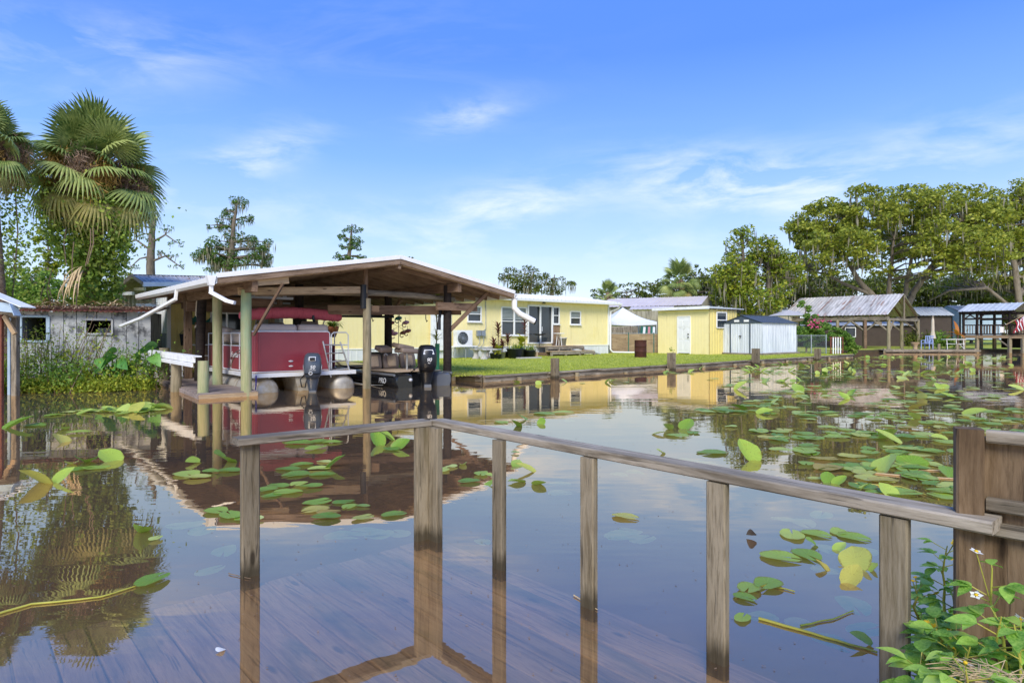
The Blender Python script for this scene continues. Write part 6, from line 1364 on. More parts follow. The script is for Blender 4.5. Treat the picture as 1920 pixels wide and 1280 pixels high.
def palm(label, u, vtop, vcrown, d, rpx, nf, seed, trunk_r=.22, vine=True, base_u=None, fruit=True, group=None, vine_w=.98):
    rr = random.Random(seed); c = W(u, vcrown, d); bu = W(base_u or u, 640, d); t = thing('sabal_palm', label, 'palm', (bu.x, bu.y, NG), 0, group); org = Vector((bu.x, bu.y, NG)); c = c - org; sc = rpx * d / F / 1.78
    tp = [Vector((0, 0, -.2)), Vector((c.x * .35, 0, c.z * .35)), Vector((c.x * .8, 0, c.z * .7)), c]
    MB().tube([tp[0].lerp(tp[1], q) for q in (0, .5)] + [tp[1], tp[1].lerp(tp[2], .5), tp[2], tp[2].lerp(tp[3], .5), c + Z * .2], [trunk_r * 1.25, trunk_r * 1.1, trunk_r, trunk_r, trunk_r * 1.05, trunk_r * 1.2, trunk_r * .8], 12).build('trunk', MT['palmbark'], t)
    for i in range(nf):
        q = i / (nf - 1); el = R(86 - 132 * q ** .9 + rr.uniform(-9, 9)); az = i * 2.39996 + rr.uniform(-.25, .25)
        old = q > .8; k = 'a' if q < .4 else ('b' if q < .72 else 'c')
        o = bpy.data.objects.new('frond', (FO if old and rr.random() < .8 else FR)[k]); col.objects.link(o); o.parent = t
        x = Vector((math.cos(az) * math.cos(el), math.sin(az) * math.cos(el), math.sin(el))); y = Z.cross(x)
        y = y.normalized() if y.length > .05 else Vector((-math.sin(az), math.cos(az), 0)); z = x.cross(y); s = sc * rr.uniform(.85, 1.12)
        # roll the blade a little about its own stalk
        ro = rr.uniform(-.6, .6); y, z = y * math.cos(ro) + z * math.sin(ro), z * math.cos(ro) - y * math.sin(ro)
        p = c + Z * (.3 * (1 - q) - .45 * q) * sc
        o.matrix_basis = Matrix(((x.x * s, y.x * s, z.x * s, p.x), (x.y * s, y.y * s, z.y * s, p.y), (x.z * s, y.z * s, z.z * s, p.z), (0, 0, 0, 1)))
    for j in range(16 if fruit else 0):               # hanging dead skirt
        az = j * 2.7 + .3; el = R(rr.uniform(-80, -52)); o = bpy.data.objects.new('dead_frond', FD_[j % 2]); col.objects.link(o); o.parent = t
        x = Vector((math.cos(az) * math.cos(el), math.sin(az) * math.cos(el), math.sin(el))); y = Z.cross(x).normalized(); z = x.cross(y); s = sc * rr.uniform(.7, .95); p = c - Z * rr.uniform(.1, .5) * sc
        o.matrix_basis = Matrix(((x.x * s, y.x * s, z.x * s, p.x), (x.y * s, y.y * s, z.y * s, p.y), (x.z * s, y.z * s, z.z * s, p.z), (0, 0, 0, 1)))
    if fruit:
        for j in range(16):
            az = j * 2.4 + .4; ln = sc * rr.uniform(1.0, 1.5); fresh = j % 2 == 0; pts = []; p = c.copy(); a = R(rr.uniform(15, 45))
            for k in range(7): pts.append(p.copy()); p += Vector((math.cos(az) * math.cos(a), math.sin(az) * math.cos(a), math.sin(a))) * ln / 6; a -= R(rr.uniform(12, 24))
            o = MB().tube(pts, [.025, .022, .02, .016, .012, .01, .006], 5).build('fruit_stalk', MT['bark_twig'], t)
            n = 900; tt = rng.random(n) ** .8 * 4.5 + 1.5; P = np.array([pts[min(5, int(x_))].lerp(pts[min(6, int(x_) + 1)], x_ % 1) for x_ in tt]); P = P + rng.normal(size=(n, 3)) * .15 * sc; P[:, 2] -= rng.random(n) * .3 * sc
            ax = rng.normal(size=(n, 3)); ax[:, 2] -= 1.1
            leaf_mesh('fruit_sprays', P, rng.uniform(.05, .13, n) * sc, LM['fruit' if fresh else 'fruitold'], o, axis=ax, aspect=.11)
    n = 26                                         # old leaf bases and hanging thatch
    m = MB()
    for j in range(n):
        az = rr.uniform(0, 6.28); zq = c.z - rr.uniform(.2, 1.7) * sc; p = Vector((c.x + math.cos(az) * trunk_r, c.y + math.sin(az) * trunk_r, zq)); m.tube([p, p + Vector((math.cos(az) * .14, math.sin(az) * .14, .25)), p + Vector((math.cos(az) * .24, math.sin(az) * .24, .36))], [.05, .04, .015], 5)
    m.build('leaf_bases', MT['hair'], t)
    if vine:
        n = 17000; h_ = rng.random(n); zc = c.z * (.02 + .96 * h_); ang = rng.random(n) * 6.28; rad = vine_w * (.75 + .5 * np.sin(zc * 1.7) * .4 + rng.normal(size=n) * .13 + .25 * np.sin(ang * 3 + zc * 2.1)) * (.75 + .35 * h_)
        P = np.column_stack([c.x * np.minimum(1, zc / c.z * 1.0) + np.cos(ang) * rad, np.sin(ang) * rad, zc]); leaf_mesh('vine', P, rng.uniform(.04, .085, n), LM['vine'], t, aspect=.7, up=.4)
        n = 1500; P = np.column_stack([c.x + rng.normal(size=n) * .75, rng.normal(size=n) * .6, c.z - rng.random(n) * 2.6]); leaf_mesh('hanging_vine', P, rng.uniform(.035, .07, n), LM['vine'], t, aspect=.7)
        for j in range(9):
            a = rr.uniform(-1, 1) * vine_w; z1 = c.z * rr.uniform(.4, .8); MB().tube([(c.x * .8 + a, -vine_w * 1.02, z1), (c.x * .75 + a * 1.1, -vine_w * 1.08, z1 - .5), (c.x * .7 + a * .8, -vine_w * 1.04, z1 - 1.1)], .016, 5).build('vine_stem', MT['bark_twig'], t)
        o = MB()
        for j in range(26): blade(o, (c.x * .75 + .35 + rr.uniform(-.06, .06), -vine_w * 1.1, c.z * .48 + rr.uniform(-.1, .2)), rr.uniform(4.2, 5.2), rr.uniform(.8, 1.3), .02, R(-20), R(75))
        o.build('dead_frond', MT['straw'], t)
    return t
palm('sabal palm with a broad crown and trunk wrapped in green vines', 180, 195, 322, 19.6, 120, 60, 3, base_u=165)
palm('sabal palm cut by the picture edge with shaggy brown trunk', -26, 180, 272, 17.0, 92, 44, 8, base_u=4, vine=False)
palm('distant palm behind the yellow shed', 1276, 500, 528, 60, 42, 34, 21, base_u=1278, vine=False, fruit=False, group='distant palms')
palm('small distant palm behind the house roof end', 1140, 538, 552, 62, 26, 26, 22, vine=False, fruit=False, group='distant palms')
n = 900; pz = W(-10, 420, 16.2)
lvp = thing('creeper', 'thin creeper leaves clinging between the two left palms', 'creeper', (W(20, 640, 17.5).x, 17.5, NG), 0)
n = 2600; leaf_mesh('creeper_leaves', np.column_stack([rng.normal(size=n) * .42 + .1, rng.normal(size=n) * .3, rng.random(n) * 5.6]), .05, LM['vine'], lvp, aspect=.7)
MB().tube([(.1, 0, 0), (.0, .05, 2), (.2, 0, 4), (.1, 0, 5.6)], .02, 5).build('creeper_stem', MT['bark_twig'], lvp)

# ------------------------------------------------------------------ left bank weeds
def weed(label, p, w_, h, n, mat, leaf=.045, stems=9, name='weed_clump', cat='weed', group='weeds along the left bank', aspect=.45, stemmat='bark_twig', lean=0.0):
    t = thing(name, label, cat, p, 0, group); P = []
    for k in range(stems):
        b = Vector((U(-w_, w_) * .5, U(-.2, .2), -.15)); tip = Vector((b.x + U(-.5, .5) * w_ * .6 + lean, U(-.3, .3), h * U(.6, 1.05))); mid = b.lerp(tip, .5) + Vector((U(-.1, .1), 0, .05))
        MB().tube([b, mid, tip], [.014, .01, .004], 5).build('stem', MT[stemmat], t)
        for j in range(n // stems):
            q = U(.2, 1) ** .7; c = (b.lerp(mid, q * 2) if q < .5 else mid.lerp(tip, q * 2 - 1)); s_ = .05 + .17 * q; P.append((c.x + random.gauss(0, s_), c.y + random.gauss(0, s_), c.z + random.gauss(0, s_ * .8)))
    P = np.array(P); leaf_mesh('leaves', P, rng.uniform(.6, 1.25, len(P)) * leaf, LM[mat], t, aspect=aspect, up=.9)
    return t
wl = ['leafy yellow green weed in front of the shed door opening', 'tall dry-stemmed weed before the middle shed boards', 'leaning bare-stemmed shrub under the small shed window', 'low green weed at the water edge by the blue shed', 'spreading green weed below the elephant ears', 'bushy weed beside the white guard rail', 'yellow tipped weed at the far left bank']
weed(wl[6], (G(15, 738).x, 15.2, .1), 1.6, .9, 1300, 'weed', .05, 12); weed(wl[3], (G(70, 738).x, 15.0, .05), 1.7, .65, 1500, 'bush', .045, 12)
weed(wl[0], (W(60, 640, 15.6).x, 15.6, .12), 1.1, 1.4, 520, 'weed', .042, 10); weed(wl[1], (W(112, 640, 15.7).x, 15.7, .12), 1.2, 1.45, 480, 'weed', .036, 16)
weed(wl[2], (W(140, 640, 15.8).x, 15.8, .12), .9, 1.7, 420, 'weed', .035, 12, lean=.7); weed(wl[4], (W(190, 640, 15.8).x, 15.8, .1), 1.9, .55, 1300, 'weed', .045, 14)
weed(wl[5], (W(258, 640, 16.0).x, 16.0, .1), 1.4, .8, 1500, 'bush', .045, 12)
n = 15000; xs = -15.5 + rng.random(n) * 6.6; yl = np.interp(xs, [-19, -13, -9.7, -9.1, -8.8], [14.3, 15.0, 15.5, 15.9, 16.0]); P = np.column_stack([xs, yl + rng.normal(size=n) * .2 - .12, np.abs(rng.normal(size=n)) * .16 + .01])
o = leaf_mesh('bank_ground_cover', P, rng.uniform(.02, .05, n), LM['weed'], up=1.0, aspect=.5); tag(o, 'mixed low ground cover along the left water edge', 'ground cover')
def heart(ln, w_, cup=.15, n=9):
    """heart-shaped leaf in the XY plane, tip towards +X"""
    out = []
    for i in range(n + 1):
        t = i / n; x = -.28 + 1.28 * t; y = w_ * (math.sin(math.pi * min(1, (t + .03)) ** .62)) ** .8 * (1 if t < .98 else 0)
        out.append((x, y))
    m = MB(); vs = []
    for x, y in out: vs += [(x * ln, -y * ln, cup * ln * (y / w_) ** 2 - .15 * ln * x * x), (x * ln, 0, -.15 * ln * x * x), (x * ln, y * ln, cup * ln * (y / w_) ** 2 - .15 * ln * x * x)]
    m.add(vs, [f for k in range(n) for f in ((k * 3, k * 3 + 1, k * 3 + 4, k * 3 + 3), (k * 3 + 1, k * 3 + 2, k * 3 + 5, k * 3 + 4))], True); return m
EAR = heart(.36, .42).mesh('ear_leaf'); EAR.materials.append(LM['ear'])
for (u, v, lab, k) in ((208, 668, 'elephant ear plant with broad heart leaves at the middle of the shed wall', 6), (245, 658, 'elephant ear plant below the right shed boards', 4), (278, 652, 'elephant ear plant beside the white board gate', 3)):
    c = W(u, v, 15.9); t = thing('elephant_ear', lab, 'plant', (c.x, c.y, .1), 0, 'elephant ears by the shed')
    for j in range(k):
        tip = Vector((U(-.3, .3), U(-.25, .1), c.z - .1 + U(-.35, .12))); MB().tube([(U(-.05, .05), 0, -.1), (tip.x * .5, tip.y * .4, tip.z * .7), tip], .012, 5).build('leaf_stalk', LM['bush'], t)
        mesh_obj('leaf', EAR, None, t, tip, (R(U(20, 65)), R(U(15, 40)), R(U(-150, -30))))

# hedge with flowers near the gate
hd = tree('flowering_shrub', 'climbing shrub with pink flowers beside the grey shed', 40, [[(1512, 655, .06), (1512, 610, .05), (1510, 575, .02)]], [(1508, 590, 14, 26), (1512, 620, 24, 28), (1530, 612, 22, 22), (1545, 625, 26, 18)], 'bush', .08, 7.5, cat='shrub', shell=.4, rc=(.34, .5))
n = 60; P = np.array([W(1530 + random.gauss(0, 9), 606 + random.gauss(0, 6), 39.1) - Vector(hd.location) for _ in range(n)]); leaf_mesh('pink_flowers', P, .07, LM['pinkfl'], hd, aspect=.8)
tree('vine_hedge', 'rounded vine covered hedge hanging over the canal by the red gate', 38.6, [[(1585, 660, .06), (1585, 640, .05), (1585, 625, .02)]], [(1575, 632, 26, 16), (1592, 648, 18, 22), (1560, 625, 24, 12), (1598, 662, 10, 14)], 'bush', .07, 8.0, cat='hedge', shell=.45, rc=(.34, .5))
bp = thing('banana_plant', 'banana plant with yellow and orange leaves by the dark boathouse', 'plant', (W(1796, 640, 48.6).x, 48.6, NG), 0)
MB().tube([(0, 0, 0), (0, 0, 1.15)], [.12, .07], 8).build('pseudostem', MT['bark_twig'], bp)
for (az, el, ln) in ((1.4, 85, 1.9), (3.3, 35, 1.6), (3.0, 5, 1.4), (.2, 30, 1.2), (4.6, 10, 1.3), (3.6, 60, 1.2)):
    m = MB(); blade(m, (0, 0, 1.12), az, ln * .72, .13, R(el), R(60), 7); m.build('leaf', LM['banana'], bp)
weed('clump of green garden plants at the foot of the closed umbrella', (W(1765, 640, 50).x, 50, NG), 2.4, 1.3, 900, 'bush', .12, 8, name='garden_plants', cat='plants', group='garden plants on the far bank')
weed('low garden shrubs on the far bank under the tin cottage eave', (W(1735, 640, 53).x, 53, NG), 3.2, 1.2, 900, 'oakdark', .12, 8, name='garden_plants', cat='plants', group='garden plants on the far bank')

# ------------------------------------------------------------------ lily pads
def pad_flat(seed, ln=.2):
    rr = random.Random(seed); m = MB(); n = 20; vs = [(0, 0, .004)]
    asp = rr.uniform(.62, .8); cut = 16; wav = rr.uniform(0, 6)
    for i in range(n + 1):
        a = R(180 + cut / 2 + (360 - cut) * i / n); r = ln * (1 + .045 * math.sin(3 * a + wav) + rr.uniform(-.03, .03)); vs.append((r * math.cos(a) * 1.0, r * asp * math.sin(a), .003 + .014 * max(0, math.sin(2 * a + wav)) + rr.uniform(0, .005)))
    inner = [(x * .55, y * .55, .006) for x, y, z in vs[1:]]
    k = len(vs); vs += inner
    fs = [(0, k + i, k + i + 1) for i in range(n)] + [(k + i, 1 + i, 2 + i, k + i + 1) for i in range(n)]
    m.add(vs, fs, True); return m.mesh('lily_pad')
def pad_raised(seed, ln=.2):
    """a pad standing out of the water, both halves folded about the midrib"""
    rr = random.Random(seed); m = MB(); n = 8; fold = rr.uniform(.15, .55); asp = rr.uniform(.62, .82); bend = rr.uniform(-.2, .15); vs = []
    for i in range(n + 1):
        t = i / n; x = ln * (-.85 + 1.85 * t); w_ = ln * asp * math.sin(math.pi * min(1, .06 + .94 * t) ** .75) ** .75 * (1 if i < n else .02); zc = bend * ln * (t - .5) ** 2
        e = rr.uniform(-.03, .03) * ln
        for s_ in (-1, -.5, 0, .5, 1): vs.append((x + abs(s_) * (-.12 * ln if t < .2 else 0), s_ * w_ * math.cos(fold * abs(s_)), zc + abs(s_) * w_ * math.sin(fold) + (e if abs(s_) == 1 else 0)))
    m.add(vs, [(i * 5 + k, i * 5 + k + 1, i * 5 + k + 6, i * 5 + k + 5) for i in range(n) for k in range(4)], True); return m.mesh('lily_pad')
PF = [pad_flat(i) for i in range(7)]; PR = [pad_raised(40 + i) for i in range(7)]
for me in PF + PR: me.materials.append(LM['pad'])
PS = [me.copy() for me in PF]
for me in PS: me.materials[0] = LM['padsunk']
near = [  # u, v, width in px, kind: f flat, r raised, s sunken
 (36, 800, 55, 'r'), (66, 798, 50, 'f'), (118, 806, 30, 'r'), (113, 828, 42, 'r'), (148, 812, 44, 'f'), (66, 908, 60, 'r'), (118, 902, 46, 'r'), (145, 880, 55, 'f'), (160, 870, 60, 'r'), (205, 862, 52, 'r'), (135, 872, 36, 'r'), (180, 878, 50, 'f'),
 (265, 1002, 52, 'r'), (292, 1012, 30, 'f'), (285, 1092, 72, 'f'), (362, 868, 34, 'r'), (418, 868, 66, 'r'), (350, 890, 60, 'f'), (395, 886, 40, 'f'), (430, 884, 50, 'f'), (370, 897, 50, 'f'), (405, 960, 52, 'f'), (432, 968, 60, 'f'), (455, 972, 40, 'f'), (345, 972, 70, 's'), (380, 985, 60, 's'), (420, 1022, 66, 's'), (395, 1055, 60, 's'), (480, 975, 30, 'f'),
 (562, 832, 58, 'f'), (600, 828, 44, 'f'), (592, 842, 52, 'f'), (622, 830, 40, 'f'), (540, 828, 22, 'r'), (706, 832, 46, 'r'), (724, 826, 38, 'r'), (752, 840, 38, 'r'), (733, 843, 40, 'f'),
 (566, 872, 44, 'f'), (540, 880, 48, 'f'), (556, 890, 56, 'f'), (598, 880, 44, 'f'), (628, 876, 46, 'r'), (604, 890, 50, 'f'), (608, 866, 30, 'f'), (522, 912, 46, 'f'), (560, 910, 40, 'f'), (500, 920, 46, 'f'), (540, 924, 56, 'f'), (584, 914, 44, 'f'), (510, 930, 40, 'f'), (594, 944, 56, 'f'), (645, 942, 44, 'f'), (592, 956, 54, 'f'), (616, 964, 46, 'f'), (655, 950, 36, 'f'), (680, 950, 30, 'f'), (612, 972, 56, 'f'), (680, 972, 44, 'f'), (738, 966, 50, 'f'), (690, 985, 80, 's'), (640, 990, 70, 's'), (748, 985, 50, 's'), (712, 990, 60, 's'),
 (828, 882, 40, 'f'), (846, 876, 32, 'f'), (868, 872, 26, 'r'), (880, 904, 44, 'f'), (902, 890, 40, 'f'), (921, 896, 30, 'r'), (918, 908, 26, 'r'), (970, 872, 30, 'r'), (986, 884, 42, 'r'), (968, 904, 34, 'r'), (1012, 910, 34, 'r'), (966, 850, 20, 'f'), (1050, 898, 44, 's'), (1050, 914, 48, 's'), (940, 920, 30, 'r'),
 (940, 792, 38, 'f'), (966, 800, 34, 'r'), (980, 786, 34, 'r'), (1015, 794, 22, 'r'), (1020, 776, 44, 'f'), (1056, 774, 44, 'f'), (1068, 784, 34, 's'),
 (1236, 814, 30, 'r'), (1252, 806, 30, 'r'), (1288, 802, 40, 'r'), (1300, 812, 36, 'f'), (1270, 818, 44, 'f'), (1238, 850, 24, 'r'), (1290, 856, 60, 's'), (1320, 862, 50, 's'), (1160, 880, 40, 's'), (1190, 878, 44, 's'), (1172, 970, 54, 'f'), (1166, 996, 70, 's'), (1205, 1002, 60, 's'), (1180, 985, 50, 's'), (905, 1000, 40, 's'),
 (1486, 1004, 66, 'f'), (1530, 1002, 56, 'f'), (1572, 998, 46, 'f'), (1600, 1008, 60, 'f'), (1522, 1022, 34, 'r'), (1548, 1016, 60, 's'), (1462, 1046, 74, 'f'), (1512, 1042, 66, 'f'), (1540, 1066, 34, 'r'), (1576, 1030, 30, 'r'), (1604, 1056, 74, 'r'), (1598, 1088, 60, 'r'), (1552, 1052, 60, 's'), (1470, 960, 48, 's'), (1540, 958, 60, 's'), (1505, 970, 60, 's'), (1632, 1066, 40, 'r'),
 (1404, 1106, 54, 'f'), (1440, 1098, 66, 'f'), (1396, 1122, 46, 'f'), (1430, 1140, 60, 's'), (1392, 1160, 44, 'f'), (1600, 1120, 90, 's'), (1622, 1158, 80, 's'), (1616, 1208, 52, 'r'), (1560, 1190, 80, 's'), (1500, 1150, 60, 's'), (1626, 1020, 50, 's'),
 (1530, 898, 34, 'f'), (1552, 902, 40, 'r'), (1575, 906, 34, 'r'), (1622, 918, 34, 'r'), (1665, 928, 44, 'r'), (1640, 925, 36, 'f'), (1600, 858, 54, 'f'), (1630, 866, 44, 'f'), (1700, 880, 60, 'f'), (1740, 872, 50, 'f'), (1780, 890, 50, 'r')]
pads = []
for (u, v, wpx, k) in near:
    p = G(u, v); pads.append((p, wpx * p.y / F, k, wpx))
def in_water(p):
    if (p - C0).dot(nrm) < .3 and p.x < LEND.x + .8: return False
    if p.y > 46.0: return False
    if p.x < -8.8 and p.y > 14.6 + (p.x + 13) * .25: return False
    return True
def scatter(n, urange, vrange, per, spread, raised, big, w=lambda u, v: 1):
    c = 0; tries = 0
    while c < n and tries < 4000:
        tries += 1; u = U(*urange); v = vrange[0] + (vrange[1] - vrange[0]) * random.random() ** 1.5
        if random.random() > w(u, v): continue
        p = G(u, v)
        if not in_water(p): continue
        c += 1
        for j in range(random.randint(*per)):
            q = p + Vector((random.gauss(0, spread), random.gauss(0, spread * .8), 0))
            if in_water(q): ln = U(*big); pads.append((q, ln, 'r' if random.random() < raised else 'f', ln * F / q.y))
scatter(64, (1330, 1930), (668, 745), (5, 10), .55, .2, (.2, .38), lambda u, v: min(1, .25 + (u - 1330) / 420))
scatter(54, (1250, 1930), (745, 920), (3, 6), .42, .12, (.22, .40), lambda u, v: max(0, min(1, (u - 1250 - (v - 745) * 1.2) / 260)))
scatter(26, (1240, 1640), (672, 700), (3, 6), .4, .25, (.2, .34))
scatter(18, (-20, 280), (733, 772), (3, 6), .28, .3, (.2, .36))
scatter(5, (840, 1200), (712, 722), (1, 2), .3, .3, (.2, .3))
pads.sort(key=lambda x: -x[3])
def where(p):
    t = p.x / p.y
    if p.y > 30: return 'at the canal end before the rusty boathouse'
    if p.y > 15.5 and p.x > 0: return 'along the plank bulkhead and grey shed'
    if p.y > 11.5 and p.x < -4: return 'along the weedy left bank'
    if p.x > 1.6 and p.y > 13: return 'in mid canal below the grey shed'
    if p.x > 1.6 and p.y > 9.5: return 'in the tree reflections of mid canal'
    if p.x > 1.6 and p.y > 5.0: return 'just beyond the long rail and fence post'
    if p.x < -1.9 or t < -.43: return 'in the palm reflection left of the railing'
    if p.x > .55 and p.y < 5: return 'between the last railing posts and the weeds'
    if p.y > 7.5: return 'in the open water behind the railing corner'
    return 'in the boathouse reflection behind the short rail' if t < -.08 else 'behind the long rail beside its first posts'
LAB = {'f': 'flat oval lily pad floating ', 'r': 'folded lily pad raised out of the water ', 's': 'pale lily pad sunk under the water '}
GRP = {'f': 'floating lily pads', 'r': 'raised lily pads', 's': 'sunken lily pads'}
rest = MB()
def place(p, ln, k, i):
    rr = random.Random(i * 7 + 1); s = ln / .4
    if k == 'r':
        me = PR[i % 7]; el = R(rr.uniform(8, 40)); az = rr.uniform(0, 6.28)
        M3 = Matrix.Rotation(az, 3, 'Z') @ Matrix.Rotation(-el, 3, 'Y') @ Matrix.Rotation(rr.uniform(-.5, .5), 3, 'X'); s *= 1.05
        z = .17 * s * math.sin(el) * .75; q = Vector((p.x, p.y, z))
    else:
        me = (PF if k == 'f' else PS)[i % 7]; M3 = Matrix.Rotation(rr.uniform(0, 6.28), 3, 'Z') @ Matrix.Rotation(rr.uniform(-.03, .03), 3, 'X'); q = Vector((p.x, p.y, .006 + .004 * (i % 4) if k == 'f' else -.035 - .006 * (i % 5)))
    return me, M3, q, s
for i, (p, ln, k, px) in enumerate(pads):
    me, M3, q, s = place(p, ln, k, i)
    if i < 300:
        o = bpy.data.objects.new('lily_pad', me); col.objects.link(o); o.matrix_basis = Matrix.Translation(q) @ (M3 * s).to_4x4(); tag(o, LAB[k] + where(p), 'lily pad', GRP[k] + ' ' + where(p))
    else: rest.add([q + M3 @ (v.co * s) for v in me.vertices], [tuple(f.vertices) for f in me.polygons], True)
tag(rest.build('lily_pads', LM['padfar']), 'small lily pads crowding the far end of the canal', 'lily pads', kind='stuff')
# stems and scraps lying on the water
def stem(lab, pts, r=.006, mat=None):
    P = [G(u, v, .006) for u, v in pts]; fine = []
    for a, b in zip(P, P[1:]): fine += [a.lerp(b, q) + Vector((U(-.004, .004), U(-.004, .004), 0)) for q in (0, .33, .66)]
    tag(MB().tube(fine + [P[-1]], [r * (1 - .4 * i / len(fine)) for i in range(len(fine) + 1)], 6).build('floating_stem', mat or LM['stem']), lab, 'stem')
stem('long yellow lily stem floating between the last two railing posts', [(1422, 1158), (1500, 1180), (1570, 1200), (1645, 1222)], .008)
stem('thin pale stem floating beside the sunken pads near the railing', [(1500, 1172), (1560, 1160), (1600, 1144)], .005)
stem('curved yellow green stem drifting at the left end of the sunken deck', [(-10, 1152), (60, 1132), (130, 1125), (190, 1118), (255, 1098)], .007)
stem('straw coloured stem floating behind the right railing', [(1590, 905), (1690, 912), (1760, 935)], .009)
stem('dry reed floating behind the right railing', [(1610, 884), (1700, 892), (1790, 897)], .01, MT['straw'])
stem('short dry reed crossing the lily pads behind the fence post', [(1650, 868), (1720, 880), (1800, 884)], .01, MT['straw'])
stem('curved pad stem among the yellow pads by the right post', [(1380, 1120), (1400, 1102), (1440, 1096), (1490, 1108)], .006)
stem('thin twig caught at the second right railing post', [(1075, 1115), (1100, 1130), (1120, 1142)], .004, MT['straw'])
stem('thin twig caught at the left railing post', [(428, 1074), (450, 1080), (470, 1084)], .003, MT['bark_twig'])
dlf = bpy.data.objects.new('dead_leaf', heart(.06, .5).mesh('dead_leaf')); dlf.data.materials.append(LM['deadleaf']); col.objects.link(dlf); q = G(1412, 1010); dlf.location = (q.x, q.y, .04); dlf.rotation_euler = (R(50), R(20), 2); tag(dlf, 'curled grey dead leaf floating right of the railing', 'leaf')
o = bpy.data.objects.new('pale_leaf', heart(.035, .6).mesh('pale_leaf')); o.data.materials.append(LM['whitefl']); col.objects.link(o); q = G(410, 1222); o.location = (q.x, q.y, .008); o.rotation_euler = (.1, .1, 1); tag(o, 'small white torn leaf floating over the sunken deck', 'leaf')

# ------------------------------------------------------------------ weeds at the lower right
mound = MB(); gx, gy = 18, 16; vs = []
for j in range(gy):
    for i in range(gx):
        x = .5 + i * .14; y = .55 + j * .14; q_ = max(0, min(1, (x - .675 * y) / .3)); vs.append((x, y, -.16 + .52 * q_ * q_ * (3 - 2 * q_) * max(.15, min(1, (2.5 - y) / .5)) + U(-.02, .03)))
mound.add(vs, [(j * gx + i, j * gx + i + 1, (j + 1) * gx + i + 1, (j + 1) * gx + i) for j in range(gy - 1) for i in range(gx - 1)], True)
tag(mound.build('bank', MT['mud']), kind='structure')
def leaflet():
    m = MB(); n = 6; vs = []
    for i in range(n + 1):
        t = i / n; w_ = .30 * math.sin(math.pi * t ** .8) if 0 < t < 1 else .004; z = -.22 * t * t
        vs += [(t, -w_, z + w_ * .3), (t, 0, z), (t, w_, z + w_ * .3)]
    m.add(vs, [f for k in range(n) for f in ((k * 3, k * 3 + 1, k * 3 + 4, k * 3 + 3), (k * 3 + 1, k * 3 + 2, k * 3 + 5, k * 3 + 4))], True); me = m.mesh('leaf'); me.materials.append(LM['bidens1']); return me
LFT = leaflet()
def daisy(par, p, kind):
    m = MB(); n = 5 if kind == 'w' else 7; r = .016 if kind == 'w' else .012
    for k in range(n): a = k * 2 * math.pi / n; d_ = Vector((math.cos(a), math.sin(a), .12)); s_ = Vector((-math.sin(a), math.cos(a), 0)); m.add([d_ * .003, d_ * r * .6 + s_ * r * .42, d_ * r * 1.15, d_ * r * .6 - s_ * r * .42], [(0, 1, 2, 3)])
    o = m.build('flower', LM['whitefl'] if kind == 'w' else LM['yellowfl'], par, p, (U(-.9, .1), U(-.5, .5), U(0, 6)))
    MB().lathe([(0, -.004), (.005, 0), (.005, .004), (0, .006)], n=8).build('flower_eye', LM['yellowfl'], o)
def bidens(label, base, h, n, flowers, lean):
    t = thing('flowering_weed', label, 'weed', base, 0, 'flowering weeds beside the fence')
    pts = [Vector((0, 0, -.1))]
    for k in range(1, 6): pts.append(Vector((lean[0] * (k / 5) ** 1.4 + U(-.015, .015), lean[1] * (k / 5) ** 1.4 + U(-.015, .015), h * k / 5)))
    MB().tube(pts, [.0065, .006, .005, .0045, .0035, .002], 6).build('stem', LM['stem'], t)
    for j in range(n):
        q = .15 + .85 * j / n; i_ = min(4, int(q * 5)); c = pts[i_].lerp(pts[i_ + 1], q * 5 - i_); az = j * 2.3 + U(-.4, .4); s = U(.065, .105) * (1.1 - .35 * q)
        pe = c + Vector((math.cos(az), math.sin(az), .5)) * .045
        MB().tube([c, pe], .002, 4).build('leaf_stalk', LM['stem'], t)
        for da in (-.75, 0, .75): mesh_obj('leaf', LFT, None, t, pe, (U(-.35, .35), U(-.35, .35), az + da), g3(s * (1 if da == 0 else .78)))
    for k in range(flowers[1]):
        c = pts[-1 - (k % 2)] + Vector((U(-.05, .05), U(-.05, .05), U(.0, .05))); MB().tube([pts[-2], c], .0016, 4).build('flower_stalk', LM['stem'], t); daisy(t, c, flowers[0])
    return t
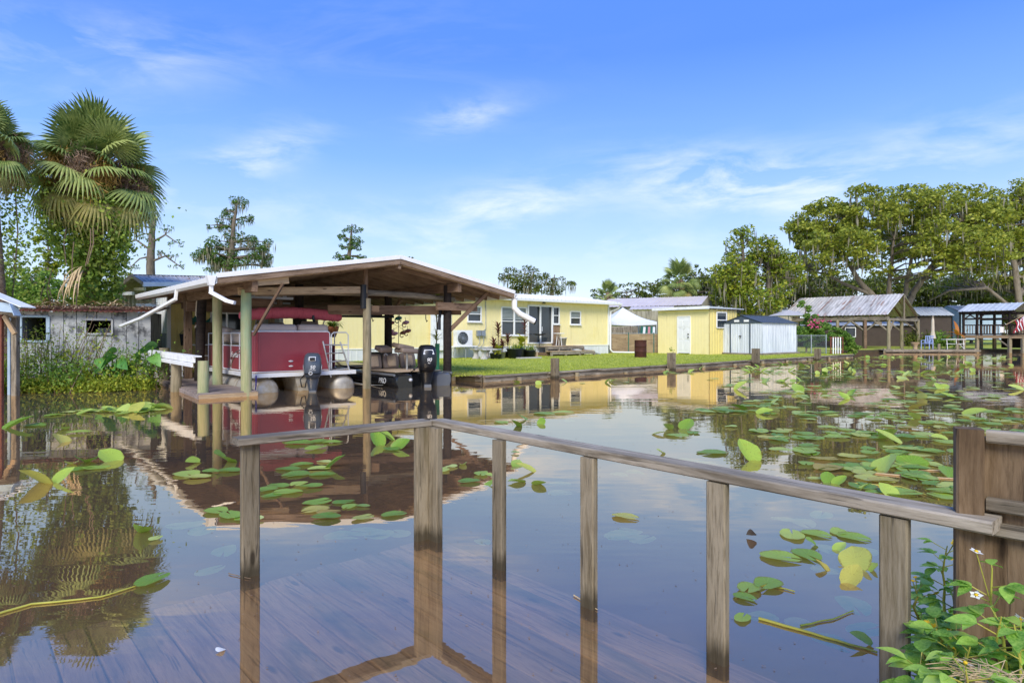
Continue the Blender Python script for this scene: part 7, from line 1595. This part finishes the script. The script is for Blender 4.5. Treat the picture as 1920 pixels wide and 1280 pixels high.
spots = [(1905, 1180, 1.62, .45, 13, ('w', 1), 'weed with a white daisy flower beside the fence boards'), (1850, 1200, 1.72, .33, 12, ('w', 0), 'leafy weed hiding the foot of the fence post'), (1800, 1180, 1.9, .26, 11, ('y', 2), 'leafy weed with yellow flowers left of the fence post'), (1760, 1150, 2.05, .22, 10, ('y', 3), 'yellow flowered weed standing in the water near the last railing post'),
         (1735, 1080, 2.35, .22, 9, ('y', 3), 'yellow flowered weed at the water behind the last railing post'), (1775, 1010, 2.6, .3, 9, ('y', 3), 'yellow flowered weed behind the rail end'), (1890, 1240, 1.5, .3, 12, ('w', 2), 'low weed with two white daisies above the straw'), (1820, 1250, 1.6, .2, 11, ('w', 1), 'low weed with a white flower over the muddy edge'),
         (1750, 1220, 1.8, .16, 10, ('y', 1), 'low leafy weed trailing into the dark water'), (1918, 1090, 1.75, .5, 10, ('w', 2), 'tall weed with white flowers crossing the fence boards'), (1870, 1140, 1.72, .4, 12, ('w', 0), 'broad leafed weed pressed against the fence boards'), (1785, 1100, 2.2, .26, 10, ('y', 2), 'weed with small yellow flowers beside the dark fence post')]
for (u, v, d, h, n, fl_, lab) in spots:
    b = W(u, v, d); bidens(lab, (b.x, b.y, max(-.02, b.z - h * .85 - .06)), h, int(n * 1.5), fl_, (U(-.12, .02), U(-.05, .08)))
n = 9000; cy_ = 1.3 + rng.random(n) ** .8 * 1.7; fr_ = rng.random(n); cx_ = cy_ * (.64 + .24 * fr_); hh = np.where(cy_ < 2.05, .1 + .36 * fr_, .07 + .08 * fr_)
q_ = np.clip((cx_ - .675 * cy_) / .3, 0, 1); gz = -.16 + .52 * q_ * q_ * (3 - 2 * q_) * np.clip((2.5 - cy_) / .5, .15, 1)
P = np.column_stack([cx_, cy_, np.maximum(gz, 0) + .01 + rng.random(n) ** 1.2 * (.05 + .12 * fr_)]); o = leaf_mesh('weed_undergrowth', P, rng.uniform(.016, .042, n), LM['bidens'], up=1.3, aspect=.4); tag(o, 'tangled low weeds between the railing and the fence', 'weeds')
sw = thing('straw_heap', 'dry straw lying on the muddy edge at the foot of the weeds', 'straw', tuple(W(1862, 1274, 1.5)), 0); m = MB()
for k in range(110): a = U(0, 6.28); c = Vector((random.gauss(0, .032), random.gauss(0, .03), U(-.02, .005))); m.tube([c, c + Vector((math.cos(a), math.sin(a), U(-.1, .3))) * .04, c + Vector((math.cos(a + .4), math.sin(a + .4), U(-.1, .2))) * .08], .0011, 4, caps=False)
tag(m.build('straw_strands', MT['straw'], sw), kind='stuff')

# flecks of pollen, seeds and bits of leaf lying on the water
n = 900; d_ = 1.9 + rng.random(n) ** 1.6 * 9; P = np.column_stack([d_ * rng.uniform(-.82, .62, n), d_, np.full(n, .004)]); ax = rng.normal(size=(n, 3)); ax[:, 2] = 0
me_n = leaf_mesh('floating_specks', P, rng.uniform(.003, .009, n) * (.6 + d_ * .12), LM['fruitold'], axis=ax * 4, aspect=.5, up=30); tag(me_n, 'scattered seeds and leaf scraps floating on the canal', 'debris')
